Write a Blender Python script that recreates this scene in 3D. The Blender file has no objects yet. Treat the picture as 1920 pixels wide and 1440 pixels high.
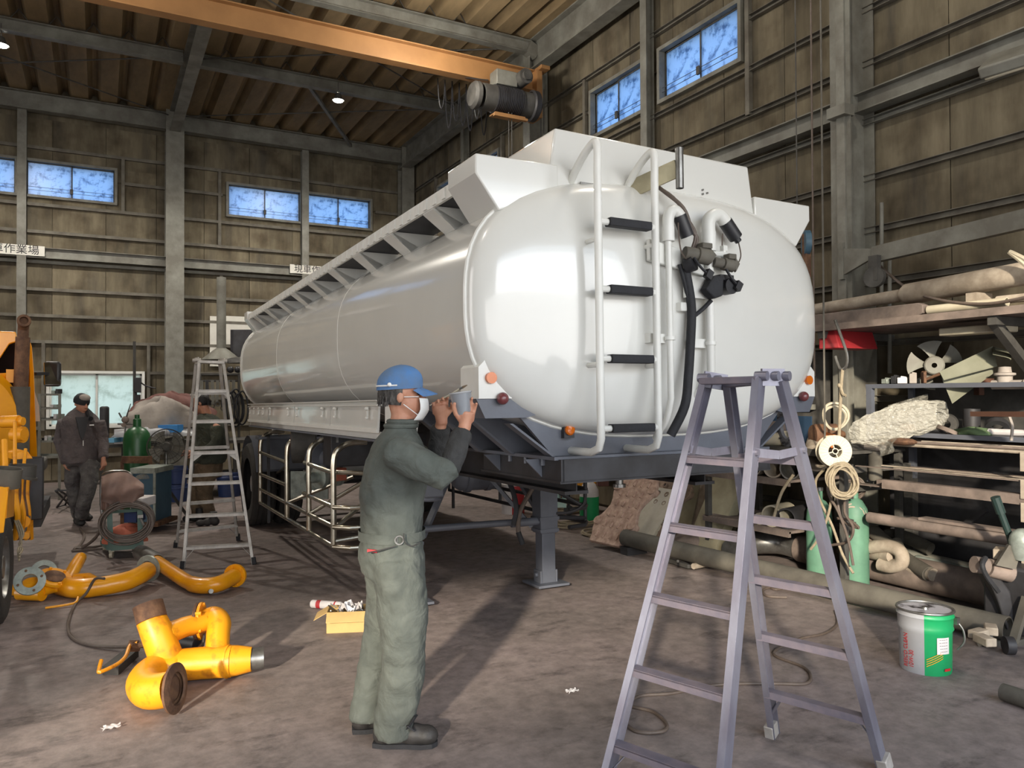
import bpy, math, random
from mathutils import Vector as V, Matrix, Euler
S = bpy.context.scene
COL = S.collection
rnd = random.Random(7)
PI = math.pi
R = math.radians

# ---------------- camera ----------------
FPX = 1442.0
CAMLOC = V((0, 0, 1.65))
cam = bpy.data.cameras.new('camera')
cam.sensor_width = 36.0
cam.lens = 36.0 * FPX / 1920.0
cam.clip_end = 300
camo = bpy.data.objects.new('camera', cam)
COL.objects.link(camo)
CROT = (Matrix.Rotation(R(-28.2), 4, 'Z') @ Matrix.Rotation(R(90) + math.atan(20 / FPX), 4, 'X') @ Matrix.Rotation(R(-0.25), 4, 'Z'))
camo.matrix_world = Matrix.Translation(CAMLOC) @ CROT
S.camera = camo

# ---------------- world, sun, exposure ----------------
S.view_settings.view_transform = 'Standard'
S.view_settings.look = 'None'
S.view_settings.gamma = 1
S.view_settings.use_curve_mapping = False
S.view_settings.exposure = 1.2
try:
    S.cycles.max_bounces = 8
    S.cycles.diffuse_bounces = 5
    S.cycles.sample_clamp_indirect = 6
    S.cycles.caustics_reflective = False
    S.cycles.caustics_refractive = False
except Exception:
    pass
w = bpy.data.worlds.new('sky')
S.world = w
w.use_nodes = True
nt = w.node_tree
nt.nodes.clear()
wo = nt.nodes.new('ShaderNodeOutputWorld')
bg = nt.nodes.new('ShaderNodeBackground')
tc = nt.nodes.new('ShaderNodeTexCoord')
sp = nt.nodes.new('ShaderNodeSeparateXYZ')
cr = nt.nodes.new('ShaderNodeValToRGB')
mr = nt.nodes.new('ShaderNodeMapRange')
mr.inputs[1].default_value = -1
mr.inputs[2].default_value = 1
e = cr.color_ramp.elements
e[0].position = 0.47; e[0].color = (0.35, 0.33, 0.30, 1)
e[1].position = 1.0; e[1].color = (0.42, 0.62, 1.0, 1)
x = e.new(0.52); x.color = (1.0, 0.98, 0.95, 1)
x = e.new(0.68); x.color = (0.66, 0.82, 1.0, 1)
nt.links.new(tc.outputs['Generated'], sp.inputs[0])
nt.links.new(sp.outputs['Z'], mr.inputs[0])
nt.links.new(mr.outputs[0], cr.inputs[0])
nt.links.new(cr.outputs[0], bg.inputs[0])
nt.links.new(bg.outputs[0], wo.inputs[0])
bg.inputs[1].default_value = 1.8
sun = bpy.data.lights.new('sun', 'SUN')
sun.energy = 3.0
sun.angle = R(2.5)
sun.color = (1.0, 0.88, 0.7)
suno = bpy.data.objects.new('sun', sun)
COL.objects.link(suno)
SEL = R(17)
sd = V((0.65 * math.cos(SEL), 0.76 * math.cos(SEL), -math.sin(SEL)))
suno.rotation_euler = sd.to_track_quat('-Z', 'Y').to_euler()
suno.location = (-6, -8, 8)

da = bpy.data.lights.new('door_daylight', 'AREA')
da.shape = 'RECTANGLE'; da.size = 15; da.size_y = 5.4; da.energy = 430; da.color = (1.0, 0.97, 0.93)
dao = bpy.data.objects.new('door_daylight', da); COL.objects.link(dao)
dao.location = (1.5, -5.6, 3.0)
dao.rotation_euler = V((0, 1, 0)).to_track_quat('-Z', 'Y').to_euler()

db = bpy.data.lights.new('left_fill_light', 'AREA')  # added fill lamp to brighten the tank's left side; the left wall is solid
db.shape = 'RECTANGLE'; db.size = 8.0; db.size_y = 4.0; db.energy = 170; db.color = (1.0, 0.97, 0.94)
dbo = bpy.data.objects.new('left_fill_light', db); COL.objects.link(dbo)
dbo.location = (-8.7, 5.5, 2.4)
dbo.rotation_euler = V((1, 0, 0)).to_track_quat('-Z', 'Z').to_euler()

# ---------------- projection helpers: real positions read off known planes ----------------
def ray(px, py):
    return CROT.to_3x3() @ V(((px - 960) / FPX, -(py - 720) / FPX, -1))
def D(px, py, d):
    return CAMLOC + ray(px, py) * d
def FL(px, py, z=0.0):
    r = ray(px, py)
    return CAMLOC + r * ((z - CAMLOC.z) / r.z)
def PX(px, py, X):
    r = ray(px, py)
    return CAMLOC + r * (X / r.x)
def PY(px, py, Y):
    r = ray(px, py)
    return CAMLOC + r * (Y / r.y)

# ---------------- mesh building ----------------
OFF = {}
def rect(w, h):
    return [(-w/2, -h/2), (w/2, -h/2), (w/2, h/2), (-w/2, h/2)]
def prH(w, h, t=0.012, s=0.008):
    a, b = w/2, h/2
    return [(-a,-b),(a,-b),(a,-b+t),(s/2,-b+t),(s/2,b-t),(a,b-t),(a,b),(-a,b),(-a,b-t),(-s/2,b-t),(-s/2,-b+t),(-a,-b+t)]
def prC(w, h, t=0.006):
    a, b = w/2, h/2
    return [(-a,-b),(a,-b),(a,-b+t),(-a+t,-b+t),(-a+t,b-t),(a,b-t),(a,b),(-a,b)]
def prL(w, h, t=0.006):
    return [(0,0),(w,0),(w,t),(t,t),(t,h),(0,h)]
def frame_of(d, up=None):
    d = d.normalized()
    up = V(up) if up is not None else V((0, 0, 1))
    if abs(d.dot(up.normalized())) > 0.999:
        up = V((0, 1, 0)) if abs(d.y) < 0.9 else V((1, 0, 0))
    x = up.cross(d).normalized()
    y = d.cross(x).normalized()
    return x, y, d
class MB:
    def __init__(s):
        s.v = []; s.f = []
    def add(s, vs, fs):
        o = len(s.v)
        s.v.extend(V(p) for p in vs)
        s.f.extend([tuple(i + o for i in f) for f in fs])
        return s
    def box(s, c, size, rot=None):
        c = V(c); a, b, h = (k / 2 for k in size)
        m = rot.to_matrix() if isinstance(rot, Euler) else (rot.to_3x3() if rot is not None else Matrix.Identity(3))
        vs = [c + m @ V((i*a, j*b, k*h)) for i in (-1, 1) for j in (-1, 1) for k in (-1, 1)]
        return s.add(vs, [(0,1,3,2),(4,6,7,5),(0,4,5,1),(2,3,7,6),(0,2,6,4),(1,5,7,3)])
    def ext(s, poly, p0, p1, up=None):
        p0 = V(p0); p1 = V(p1)
        x, y, d = frame_of(p1 - p0, up)
        n = len(poly)
        vs = [p0 + x*a + y*b for a, b in poly] + [p1 + x*a + y*b for a, b in poly]
        fs = [(i, (i+1) % n, n + (i+1) % n, n + i) for i in range(n)]
        fs += [tuple(range(n-1, -1, -1)), tuple(range(n, 2*n))]
        return s.add(vs, fs)
    def bar(s, p0, p1, w, h=None, up=None):
        return s.ext(rect(w, h or w), p0, p1, up)
    def prism(s, pts, dvec):
        pts = [V(p) for p in pts]; dvec = V(dvec); n = len(pts)
        nrm = V((0,0,0))
        for i in range(n):
            nrm += pts[i].cross(pts[(i+1) % n])
        if nrm.dot(dvec) > 0:
            pts = pts[::-1]
        vs = pts + [p + dvec for p in pts]
        fs = [(i, n+i, n+(i+1) % n, (i+1) % n) for i in range(n)]
        fs += [tuple(range(n)), tuple(range(2*n-1, n-1, -1))]
        return s.add(vs, fs)
    def tube(s, pts, r, n=10, closed=False, cap=True, sq=(1, 1)):
        pts = [V(p) for p in pts]; m = len(pts)
        rs = r if isinstance(r, (list, tuple)) else [r]*m
        tg = []
        for i in range(m):
            if closed:
                t = pts[(i+1) % m] - pts[i-1]
            else:
                t = pts[min(i+1, m-1)] - pts[max(i-1, 0)]
            tg.append(t.normalized() if t.length > 1e-9 else V((0,0,1)))
        x, y, _ = frame_of(tg[0])
        vs = []
        px = x
        for i in range(m):
            px = (px - tg[i] * px.dot(tg[i]))
            if px.length < 1e-6: px = frame_of(tg[i])[0]
            px.normalize()
            py = tg[i].cross(px)
            for k in range(n):
                a = 2*PI*k/n
                vs.append(pts[i] + (px*math.cos(a)*sq[0] + py*math.sin(a)*sq[1]) * rs[i])
        fs = []
        for i in range(m if closed else m-1):
            j = (i+1) % m
            for k in range(n):
                fs.append((i*n+k, i*n+(k+1) % n, j*n+(k+1) % n, j*n+k))
        if cap and not closed:
            fs.append(tuple(range(n-1, -1, -1)))
            fs.append(tuple(range((m-1)*n, m*n)))
        return s.add(vs, fs)
    def lathe(s, prof, o, axis=(0,0,1), n=24, up=None):
        o = V(o); x, y, d = frame_of(V(axis), up)
        vs = []; fs = []; m = len(prof)
        for r_, z_ in prof:
            for k in range(n):
                a = 2*PI*k/n
                vs.append(o + (x*math.cos(a) + y*math.sin(a))*max(r_, 1e-4) + d*z_)
        for i in range(m-1):
            for k in range(n):
                fs.append((i*n+k, i*n+(k+1) % n, (i+1)*n+(k+1) % n, (i+1)*n+k))
        return s.add(vs, fs)
    def pipe(s, p0, p1, ro, ri=None, n=20):
        p0 = V(p0); p1 = V(p1); L = (p1-p0).length
        if ri is None: ri = ro*0.88
        prof = [(ro, 0), (ro, L), (ri, L), (ri, 0), (ro, 0)]
        return s.lathe(prof, p0, p1-p0, n)
    def ring(s, c, axis, ro, ri, t, n=28):
        return s.lathe([(ri,-t/2),(ro,-t/2),(ro,t/2),(ri,t/2),(ri,-t/2)], c, axis, n)
    def disc(s, c, axis, r, t, n=24):
        return s.lathe([(0,-t/2),(r,-t/2),(r,t/2),(0,t/2)], c, axis, n)
    def sph(s, c, r, n=12, rot=None, m=8):
        c = V(c); r = (r, r, r) if not isinstance(r, (tuple, list)) else r
        mt = rot.to_3x3() if rot is not None else Matrix.Identity(3)
        vs = [c + mt @ V((0,0,-r[2]))]
        for i in range(1, m):
            ph = -PI/2 + PI*i/m
            for k in range(n):
                a = 2*PI*k/n
                vs.append(c + mt @ V((r[0]*math.cos(ph)*math.cos(a), r[1]*math.cos(ph)*math.sin(a), r[2]*math.sin(ph))))
        vs.append(c + mt @ V((0,0,r[2])))
        fs = [(0, 1+(k+1) % n, 1+k) for k in range(n)]
        for i in range(m-2):
            for k in range(n):
                a = 1+i*n+k; b = 1+i*n+(k+1) % n
                fs.append((a, b, b+n, a+n))
        L = 1+(m-1)*n; o = 1+(m-2)*n
        fs += [(o+k, o+(k+1) % n, L) for k in range(n)]
        return s.add(vs, fs)
    def grid(s, nu, nv, fn, th=None):
        vs = [V(fn(i/nu, j/nv)) for j in range(nv+1) for i in range(nu+1)]
        W = nu+1
        fs = [(j*W+i, j*W+i+1, (j+1)*W+i+1, (j+1)*W+i) for j in range(nv) for i in range(nu)]
        if th is None:
            return s.add(vs, fs)
        th = V(th); n = len(vs)
        vs2 = [p - th for p in vs]
        fs2 = [tuple(i+n for i in f[::-1]) for f in fs]
        bd = [i for i in range(W)] + [j*W+nu for j in range(1, nv+1)] + [nv*W+i for i in range(nu-1, -1, -1)] + [j*W for j in range(nv-1, 0, -1)]
        sd_ = [(bd[k], bd[k]+n, bd[(k+1) % len(bd)]+n, bd[(k+1) % len(bd)]) for k in range(len(bd))]
        return s.add(vs+vs2, fs+fs2+sd_)
    def loft(s, rings, cap=True):
        n = len(rings[0]); vs = [p for r_ in rings for p in r_]; fs = []
        for i in range(len(rings)-1):
            for k in range(n):
                fs.append((i*n+k, i*n+(k+1) % n, (i+1)*n+(k+1) % n, (i+1)*n+k))
        if cap:
            fs.append(tuple(range(n-1, -1, -1))); o = (len(rings)-1)*n
            fs.append(tuple(range(o, o+n)))
        return s.add(vs, fs)
    def build(s, name, m, parent=None, label=None, cat=None, group=None, kind=None, bev=0, ang=35, flat=False, origin=None, sub=0):
        xs = s.v
        lo = V((min(p.x for p in xs), min(p.y for p in xs), min(p.z for p in xs)))
        hi = V((max(p.x for p in xs), max(p.y for p in xs), max(p.z for p in xs)))
        c = V(origin) if origin is not None else (V(((lo.x+hi.x)/2, (lo.y+hi.y)/2, lo.z)) if parent is None else (lo+hi)/2)
        me = bpy.data.meshes.new(name)
        me.from_pydata([tuple(p - c) for p in xs], [], s.f)
        me.validate()
        me.update()
        if not flat:
            for p in me.polygons: p.use_smooth = True
            me.set_sharp_from_angle(angle=R(ang))
        me.materials.append(m)
        o = bpy.data.objects.new(name, me)
        COL.objects.link(o)
        OFF[o.name] = c
        if parent is not None:
            o.parent = parent
            o.location = c - OFF[parent.name]
        else:
            o.location = c
        tag(o, label, cat, group, kind)
        if bev:
            b = o.modifiers.new('bevel', 'BEVEL'); b.width = bev; b.segments = 2; b.limit_method = 'ANGLE'; b.angle_limit = R(40)
            b.harden_normals = False
        if sub:
            b = o.modifiers.new('sub', 'SUBSURF'); b.levels = sub; b.render_levels = sub
        return o
def tag(o, label=None, cat=None, group=None, kind=None):
    if label: o['label'] = label
    if cat: o['category'] = cat
    if group: o['group'] = group
    if kind: o['kind'] = kind
    return o
def thing(name, label, cat, loc, group=None, rot=None, local=False, kind=None):
    o = bpy.data.objects.new(name, None)
    o.empty_display_size = 0.1
    COL.objects.link(o)
    o.location = loc
    if rot is not None: o.rotation_euler = rot
    OFF[o.name] = V((0,0,0)) if local else V(loc)
    return tag(o, label, cat, group, kind)
def copy_tree(o, parent=None, kids=None):
    c = o.copy(); COL.objects.link(c)
    OFF[c.name] = OFF.get(o.name, V((0,0,0)))
    if parent is not None: c.parent = parent
    for ch in list(o.children): copy_tree(ch, c)
    return c
def clone(src, loc, label, rot=None, scale=None, group=None):
    c = copy_tree(src); c.location = loc
    if rot is not None: c.rotation_euler = rot
    if scale is not None: c.scale = (scale,)*3 if not isinstance(scale, tuple) else scale
    c['label'] = label
    if group: c['group'] = group
    return c
def arc(c, r, a0, a1, n, u, v):
    c = V(c); u = V(u); v = V(v)
    return [c + u*r*math.cos(a0+(a1-a0)*i/n) + v*r*math.sin(a0+(a1-a0)*i/n) for i in range(n+1)]
def smooth_path(pts, k=6):
    P = [V(p) for p in pts]
    out = []
    for i in range(len(P)-1):
        a = P[max(i-1, 0)]; b = P[i]; c = P[i+1]; d = P[min(i+2, len(P)-1)]
        for j in range(k):
            t = j/k
            out.append(0.5*((2*b) + (c-a)*t + (2*a-5*b+4*c-d)*t*t + (3*b-a-3*c+d)*t*t*t))
    out.append(P[-1])
    return out

# ---------------- materials ----------------
def C(r, g, b):
    f = lambda k: (k/255/12.92) if k/255 <= 0.04045 else ((k/255+0.055)/1.055)**2.4
    return (f(r), f(g), f(b), 1)
MATS = {}
def mat(name, col, rough=0.6, metal=0.0, col2=None, scale=6.0, bump=0.0, bscale=40, mix=0.5, coat=0, stretch=(1,1,1), obrand=0.0, detail=6, coords='Object', spec=None, alpha=None, trans=0, contrast=None):
    m = bpy.data.materials.new(name); MATS[name] = m
    m.use_nodes = True
    t = m.node_tree; b = t.nodes['Principled BSDF']
    b.inputs['Roughness'].default_value = rough
    b.inputs['Metallic'].default_value = metal
    if coat:
        b.inputs['Coat Weight'].default_value = coat
        b.inputs['Coat Roughness'].default_value = 0.05
    if spec is not None: b.inputs['Specular IOR Level'].default_value = spec
    if trans: b.inputs['Transmission Weight'].default_value = trans
    if alpha is not None: b.inputs['Alpha'].default_value = alpha
    if col2 is None: col2 = tuple(k*0.72 for k in col[:3]) + (1,)
    tcn = t.nodes.new('ShaderNodeTexCoord'); mp = t.nodes.new('ShaderNodeMapping')
    mp.inputs['Scale'].default_value = stretch
    t.links.new(tcn.outputs[coords], mp.inputs[0])
    nz = t.nodes.new('ShaderNodeTexNoise'); nz.inputs['Scale'].default_value = scale; nz.inputs['Detail'].default_value = detail
    nz.inputs['Roughness'].default_value = 0.62
    t.links.new(mp.outputs[0], nz.inputs['Vector'])
    rp = t.nodes.new('ShaderNodeValToRGB')
    lo, hi = contrast or (0.38, 0.66)
    rp.color_ramp.elements[0].position = lo; rp.color_ramp.elements[1].position = hi
    rp.color_ramp.elements[0].color = tuple(col[i]*(1-mix) + col2[i]*mix if i < 3 else 1 for i in range(4)) if mix < 1 else col2
    rp.color_ramp.elements[1].color = col
    t.links.new(nz.outputs[0], rp.inputs[0])
    out = rp.outputs[0]
    if obrand:
        oi = t.nodes.new('ShaderNodeObjectInfo'); h = t.nodes.new('ShaderNodeHueSaturation'); mrr = t.nodes.new('ShaderNodeMapRange')
        mrr.inputs[3].default_value = 1-obrand; mrr.inputs[4].default_value = 1+obrand
        t.links.new(oi.outputs['Random'], mrr.inputs[0]); t.links.new(mrr.outputs[0], h.inputs['Value']); t.links.new(out, h.inputs['Color'])
        out = h.outputs[0]
    t.links.new(out, b.inputs['Base Color'])
    if bump:
        n2 = t.nodes.new('ShaderNodeTexNoise'); n2.inputs['Scale'].default_value = bscale; n2.inputs['Detail'].default_value = 4
        t.links.new(mp.outputs[0], n2.inputs['Vector'])
        bp = t.nodes.new('ShaderNodeBump'); bp.inputs['Strength'].default_value = bump; bp.inputs['Distance'].default_value = 0.02
        t.links.new(n2.outputs[0], bp.inputs['Height']); t.links.new(bp.outputs[0], b.inputs['Normal'])
    return m
def emis(name, col, strength):
    m = bpy.data.materials.new(name); m.use_nodes = True
    b = m.node_tree.nodes['Principled BSDF']
    b.inputs['Base Color'].default_value = col
    b.inputs['Emission Color'].default_value = col
    b.inputs['Emission Strength'].default_value = strength
    MATS[name] = m
    return m

def floor_mat():
    m = bpy.data.materials.new('floor_concrete'); m.use_nodes = True
    t = m.node_tree; b = t.nodes['Principled BSDF']; N = t.nodes.new; L = t.links.new
    tcn = N('ShaderNodeTexCoord')
    def noise(sc, det=8, st=(1,1,1), ro=0.6):
        mp = N('ShaderNodeMapping'); mp.inputs['Scale'].default_value = st
        L(tcn.outputs['Object'], mp.inputs[0])
        n = N('ShaderNodeTexNoise'); n.inputs['Scale'].default_value = sc; n.inputs['Detail'].default_value = det; n.inputs['Roughness'].default_value = ro
        L(mp.outputs[0], n.inputs['Vector']); return n.outputs[0]
    def ramp(src, stops):
        r_ = N('ShaderNodeValToRGB')
        el = r_.color_ramp.elements
        el[0].position, el[0].color = stops[0]; el[1].position, el[1].color = stops[-1]
        for p, c_ in stops[1:-1]:
            q = el.new(p); q.color = c_
        L(src, r_.inputs[0]); return r_.outputs[0]
    def mixc(a, c_, f, mode='MIX'):
        x_ = N('ShaderNodeMix'); x_.data_type = 'RGBA'; x_.blend_type = mode
        if isinstance(f, float): x_.inputs[0].default_value = f
        else: L(f, x_.inputs[0])
        L(a, x_.inputs[6]); L(c_, x_.inputs[7]); return x_.outputs[2]
    base = ramp(noise(0.55, 8), [(0.3, C(115, 109, 105)), (0.5, C(137, 127, 121)), (0.7, C(152, 139, 136))])
    pink = ramp(noise(1.1, 5), [(0.0, C(124, 115, 110)), (1.0, C(158, 139, 139))])
    c1 = mixc(base, pink, 0.45)
    fine = ramp(noise(9, 10, ro=0.7), [(0.33, C(150, 150, 150)), (0.62, C(255, 255, 255))])
    c2 = mixc(c1, fine, 0.6, 'MULTIPLY')
    spots = ramp(noise(3.2, 12, (0.7, 1.3, 1), 0.72), [(0.34, C(95, 95, 100)), (0.45, C(255, 255, 255))])
    c3 = mixc(c2, spots, 0.55, 'MULTIPLY')
    scuff = ramp(noise(5, 10, (0.5, 3.5, 1), 0.75), [(0.62, C(0, 0, 0)), (0.74, C(190, 180, 178))])
    c4 = mixc(c3, scuff, 0.25, 'ADD')
    L(c4, b.inputs['Base Color'])
    rr = ramp(noise(2, 8), [(0.3, (0.5,)*3+(1,)), (0.7, (0.85,)*3+(1,))])
    L(rr, b.inputs['Roughness'])
    b.inputs['Specular IOR Level'].default_value = 0.3
    bp = N('ShaderNodeBump'); bp.inputs['Strength'].default_value = 0.15; bp.inputs['Distance'].default_value = 0.01
    L(noise(30, 8), bp.inputs['Height']); L(bp.outputs[0], b.inputs['Normal'])
    return m
def wall_mat():
    m = bpy.data.materials.new('wall_board'); m.use_nodes = True
    t = m.node_tree; b = t.nodes['Principled BSDF']; N = t.nodes.new; L = t.links.new
    g = N('ShaderNodeNewGeometry'); oi = N('ShaderNodeObjectInfo')
    mp = N('ShaderNodeMapping'); mp.inputs['Scale'].default_value = (3.0, 3.0, 0.5)
    ad = N('ShaderNodeVectorMath'); ad.operation = 'ADD'
    L(g.outputs['Position'], mp.inputs[0]); L(mp.outputs[0], ad.inputs[0])
    mu = N('ShaderNodeMath'); mu.operation = 'MULTIPLY'; mu.inputs[1].default_value = 3.0
    L(oi.outputs['Random'], mu.inputs[0]); L(mu.outputs[0], ad.inputs[1])
    n1 = N('ShaderNodeTexNoise'); n1.inputs['Scale'].default_value = 1.2; n1.inputs['Detail'].default_value = 9; n1.inputs['Roughness'].default_value = 0.65
    L(ad.outputs[0], n1.inputs['Vector'])
    r1 = N('ShaderNodeValToRGB'); el = r1.color_ramp.elements
    el[0].position = 0.3; el[0].color = C(84, 79, 70); el[1].position = 0.7; el[1].color = C(126, 117, 99)
    q = el.new(0.5); q.color = C(106, 98, 82)
    L(n1.outputs[0], r1.inputs[0])
    n2 = N('ShaderNodeTexNoise'); n2.inputs['Scale'].default_value = 2.2; n2.inputs['Detail'].default_value = 6
    L(g.outputs['Position'], n2.inputs['Vector'])
    r2 = N('ShaderNodeValToRGB'); r2.color_ramp.elements[0].position = 0.3; r2.color_ramp.elements[0].color = C(150, 140, 135); r2.color_ramp.elements[1].position = 0.55
    L(n2.outputs[0], r2.inputs[0])
    mx = N('ShaderNodeMix'); mx.data_type = 'RGBA'; mx.blend_type = 'MULTIPLY'; mx.inputs[0].default_value = 0.7
    L(r1.outputs[0], mx.inputs[6]); L(r2.outputs[0], mx.inputs[7])
    h = N('ShaderNodeHueSaturation'); mrr = N('ShaderNodeMapRange'); mrr.inputs[3].default_value = 0.85; mrr.inputs[4].default_value = 1.12
    L(oi.outputs['Random'], mrr.inputs[0]); L(mrr.outputs[0], h.inputs['Value']); L(mx.outputs[2], h.inputs['Color'])
    L(h.outputs[0], b.inputs['Base Color'])
    b.inputs['Roughness'].default_value = 0.85
    b.inputs['Specular IOR Level'].default_value = 0.15
    return m
def pane_mat(name, c1, c2, sc):
    m = bpy.data.materials.new(name); m.use_nodes = True
    t = m.node_tree; N = t.nodes.new; L = t.links.new
    t.nodes.remove(t.nodes['Principled BSDF']); out = t.nodes['Material Output']
    tr = N('ShaderNodeBsdfTranslucent'); gl = N('ShaderNodeBsdfGlossy'); gl.inputs['Roughness'].default_value = 0.3; mx = N('ShaderNodeMixShader'); mx.inputs[0].default_value = 0.05
    g = N('ShaderNodeTexCoord'); n = N('ShaderNodeTexNoise'); n.inputs['Scale'].default_value = sc; n.inputs['Detail'].default_value = 8; n.inputs['Roughness'].default_value = 0.7
    L(g.outputs['Object'], n.inputs['Vector'])
    r_ = N('ShaderNodeValToRGB'); r_.color_ramp.elements[0].position = 0.36; r_.color_ramp.elements[0].color = c1; r_.color_ramp.elements[1].position = 0.5; r_.color_ramp.elements[1].color = c2
    L(n.outputs[0], r_.inputs[0]); L(r_.outputs[0], tr.inputs[0])
    L(tr.outputs[0], mx.inputs[1]); L(gl.outputs[0], mx.inputs[2]); L(mx.outputs[0], out.inputs[0])
    return m
M_floor = floor_mat(); M_wall = wall_mat()
M_pane = pane_mat('frosted_glass_blue', C(112, 138, 168), C(172, 194, 218), 7)
M_pane2 = pane_mat('frosted_glass_milk', C(176, 182, 170), C(205, 210, 200), 3)
M_steel = mat('grey_painted_steel', C(128, 128, 120), 0.6, 0.0, C(92, 88, 80), 3.0, 0.05, 30, 0.8, obrand=0.06)
M_steel_d = mat('dark_dusty_steel', C(84, 82, 78), 0.7, 0.0, C(50, 48, 46), 4.0, 0.05, 30, 0.8)
M_girt = mat('grey_girt_paint', C(112, 108, 98), 0.7, 0, C(80, 74, 66), 4, mix=0.8)
M_deck = mat('tan_roof_deck', C(152, 130, 96), 0.8, 0, C(98, 82, 58), 1.3, 0.05, 20, 0.9, stretch=(1,0.3,1), obrand=0.1)
M_orange = mat('orange_crane_paint', C(156, 114, 70), 0.6, 0, C(124, 88, 52), 2.0, mix=0.5)
M_white = mat('white_gloss_paint', C(212, 212, 208), 0.22, 0, C(200, 200, 196), 0.8, 0.0, mix=0.5, coat=0.6)
M_white2 = mat('white_satin_paint', C(218, 218, 214), 0.4, 0, C(200, 200, 194), 4, mix=0.5)
M_chas = mat('blue_grey_chassis_paint', C(98, 102, 112), 0.45, 0, C(78, 80, 88), 3, 0.03, 30, 0.6)
M_chas_d = mat('dark_chassis_metal', C(62, 62, 66), 0.55, 0.2, C(40, 38, 38), 5, mix=0.7)
M_black = mat('black_rubber', C(34, 35, 40), 0.75, 0, C(22, 22, 24), 12, 0.2, 60)
M_blackp = mat('black_plastic', C(38, 38, 42), 0.45, 0, C(26, 26, 28), 8)
M_tyre = mat('dusty_tyre_rubber', C(52, 50, 48), 0.85, 0, C(34, 33, 32), 10, 0.3, 50)
M_alu = mat('aluminium_ladder', C(136, 137, 150), 0.36, 0.45, C(110, 105, 118), 6, 0.03, 50, 0.8, stretch=(1,1,0.4))
M_alu2 = mat('dusty_aluminium', C(186, 182, 178), 0.5, 0.35, C(150, 145, 138), 8, mix=0.8)
M_step = mat('dusty_pink_step', C(124, 114, 122), 0.6, 0.2, C(98, 96, 110), 10, mix=0.8)
M_chrome = mat('polished_steel_pipe', C(190, 184, 170), 0.22, 0.9, C(140, 130, 112), 8, mix=0.6)
M_yel = mat('yellow_orange_paint', C(243, 168, 20), 0.32, 0, C(222, 138, 14), 3, 0.02, 20, 0.6, coat=0.3)
M_yelr = mat('rust_scuffed_yellow_paint', C(238, 160, 26), 0.42, 0, C(160, 80, 30), 9, 0.05, 30, 0.75, contrast=(0.3, 0.46))
M_rust = mat('rusty_brown_steel', C(122, 90, 66), 0.8, 0.1, C(78, 54, 42), 12, 0.15, 50, 0.9)
M_bare = mat('bare_steel', C(150, 150, 148), 0.35, 0.8, C(105, 102, 98), 8, mix=0.8)
M_galv = mat('galvanised_steel', C(168, 176, 170), 0.45, 0.4, C(130, 138, 130), 14, mix=0.8)
M_dust = mat('dusty_beige_pipe', C(182, 170, 154), 0.75, 0, C(134, 122, 108), 5, 0.05, 30, 0.9)
M_pink = mat('pink_dusted_steel', C(136, 121, 112), 0.8, 0, C(94, 84, 78), 4, 0.06, 30, 0.9, stretch=(1,1,1))
M_olive = mat('dusty_olive_pipe', C(100, 96, 87), 0.75, 0, C(70, 66, 60), 3, 0.05, 30, 0.9)
M_cream = mat('cream_plastic', C(188, 181, 162), 0.5, 0, C(160, 148, 124), 6)
M_rope = mat('beige_rope', C(158, 146, 124), 0.85, 0, C(116, 104, 86), 30, 0.2, 90)
M_hose = mat('grey_brown_hose', C(96, 84, 76), 0.6, 0, C(70, 60, 54), 20)
M_cloth_g = mat('green_grey_workwear', C(88, 93, 88), 0.9, 0, C(70, 75, 71), 7, 0.7, 9, 0.9)
M_cloth_d = mat('dark_sleeve_fabric', C(58, 58, 58), 0.9, 0, C(42, 42, 42), 8, 0.8, 16, 0.8)
M_skin = mat('skin', C(188, 138, 112), 0.55, 0, C(165, 108, 86), 14, 0.05, 60, 0.6)
M_hair = mat('grey_black_hair', C(92, 88, 84), 0.8, 0, C(34, 32, 32), 40, 0.4, 90, 0.95, stretch=(1,1,0.4))
M_hairb = mat('black_hair', C(26, 24, 26), 0.6, 0, C(14, 13, 14), 40, 0.3, 90)
M_cap = mat('blue_cap_cloth', C(74, 118, 172), 0.85, 0, C(88, 112, 142), 9, 0.15, 60, 0.9)
M_mask = mat('white_mask_cloth', C(232, 232, 230), 0.8, 0, C(205, 205, 205), 10, 0.1, 40)
M_boot = mat('black_dusty_leather', C(50, 48, 48), 0.6, 0, C(30, 29, 29), 10, 0.15, 40, 0.9)
M_jack = mat('grey_brown_jacket', C(96, 88, 88), 0.9, 0, C(74, 68, 70), 7, 0.25, 18, 0.8)
M_trou = mat('stained_grey_trousers', C(98, 96, 94), 0.9, 0, C(62, 58, 60), 9, 0.25, 18, 0.9)
M_brown = mat('brown_work_trousers', C(116, 98, 78), 0.9, 0, C(88, 74, 58), 7, 0.25, 18, 0.9)
M_dgreen = mat('dark_green_jacket', C(72, 76, 64), 0.9, 0, C(52, 56, 48), 7, 0.25, 18, 0.9)
M_card = mat('cardboard', C(192, 160, 104), 0.85, 0, C(168, 138, 88), 6)
M_green = mat('green_paint', C(30, 158, 96), 0.4, 0, C(24, 140, 84), 6)
M_dkgreen = mat('dark_green_cylinder', C(44, 98, 58), 0.35, 0, C(34, 78, 46), 5)
M_mint = mat('pale_mint_cylinder', C(96, 140, 116), 0.6, 0, C(78, 114, 96), 5, mix=0.8)
M_red = mat('red_paint', C(176, 46, 52), 0.6, 0, C(136, 40, 44), 5)
M_blue = mat('blue_cabinet_paint', C(72, 104, 124), 0.5, 0, C(52, 80, 100), 5)
M_blued = mat('dark_blue_paint', C(40, 58, 104), 0.5, 0, C(28, 40, 76), 5)
M_amber = mat('amber_lens', C(198, 100, 14), 0.2, 0, C(205, 98, 12), 20, coat=0.5)
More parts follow.
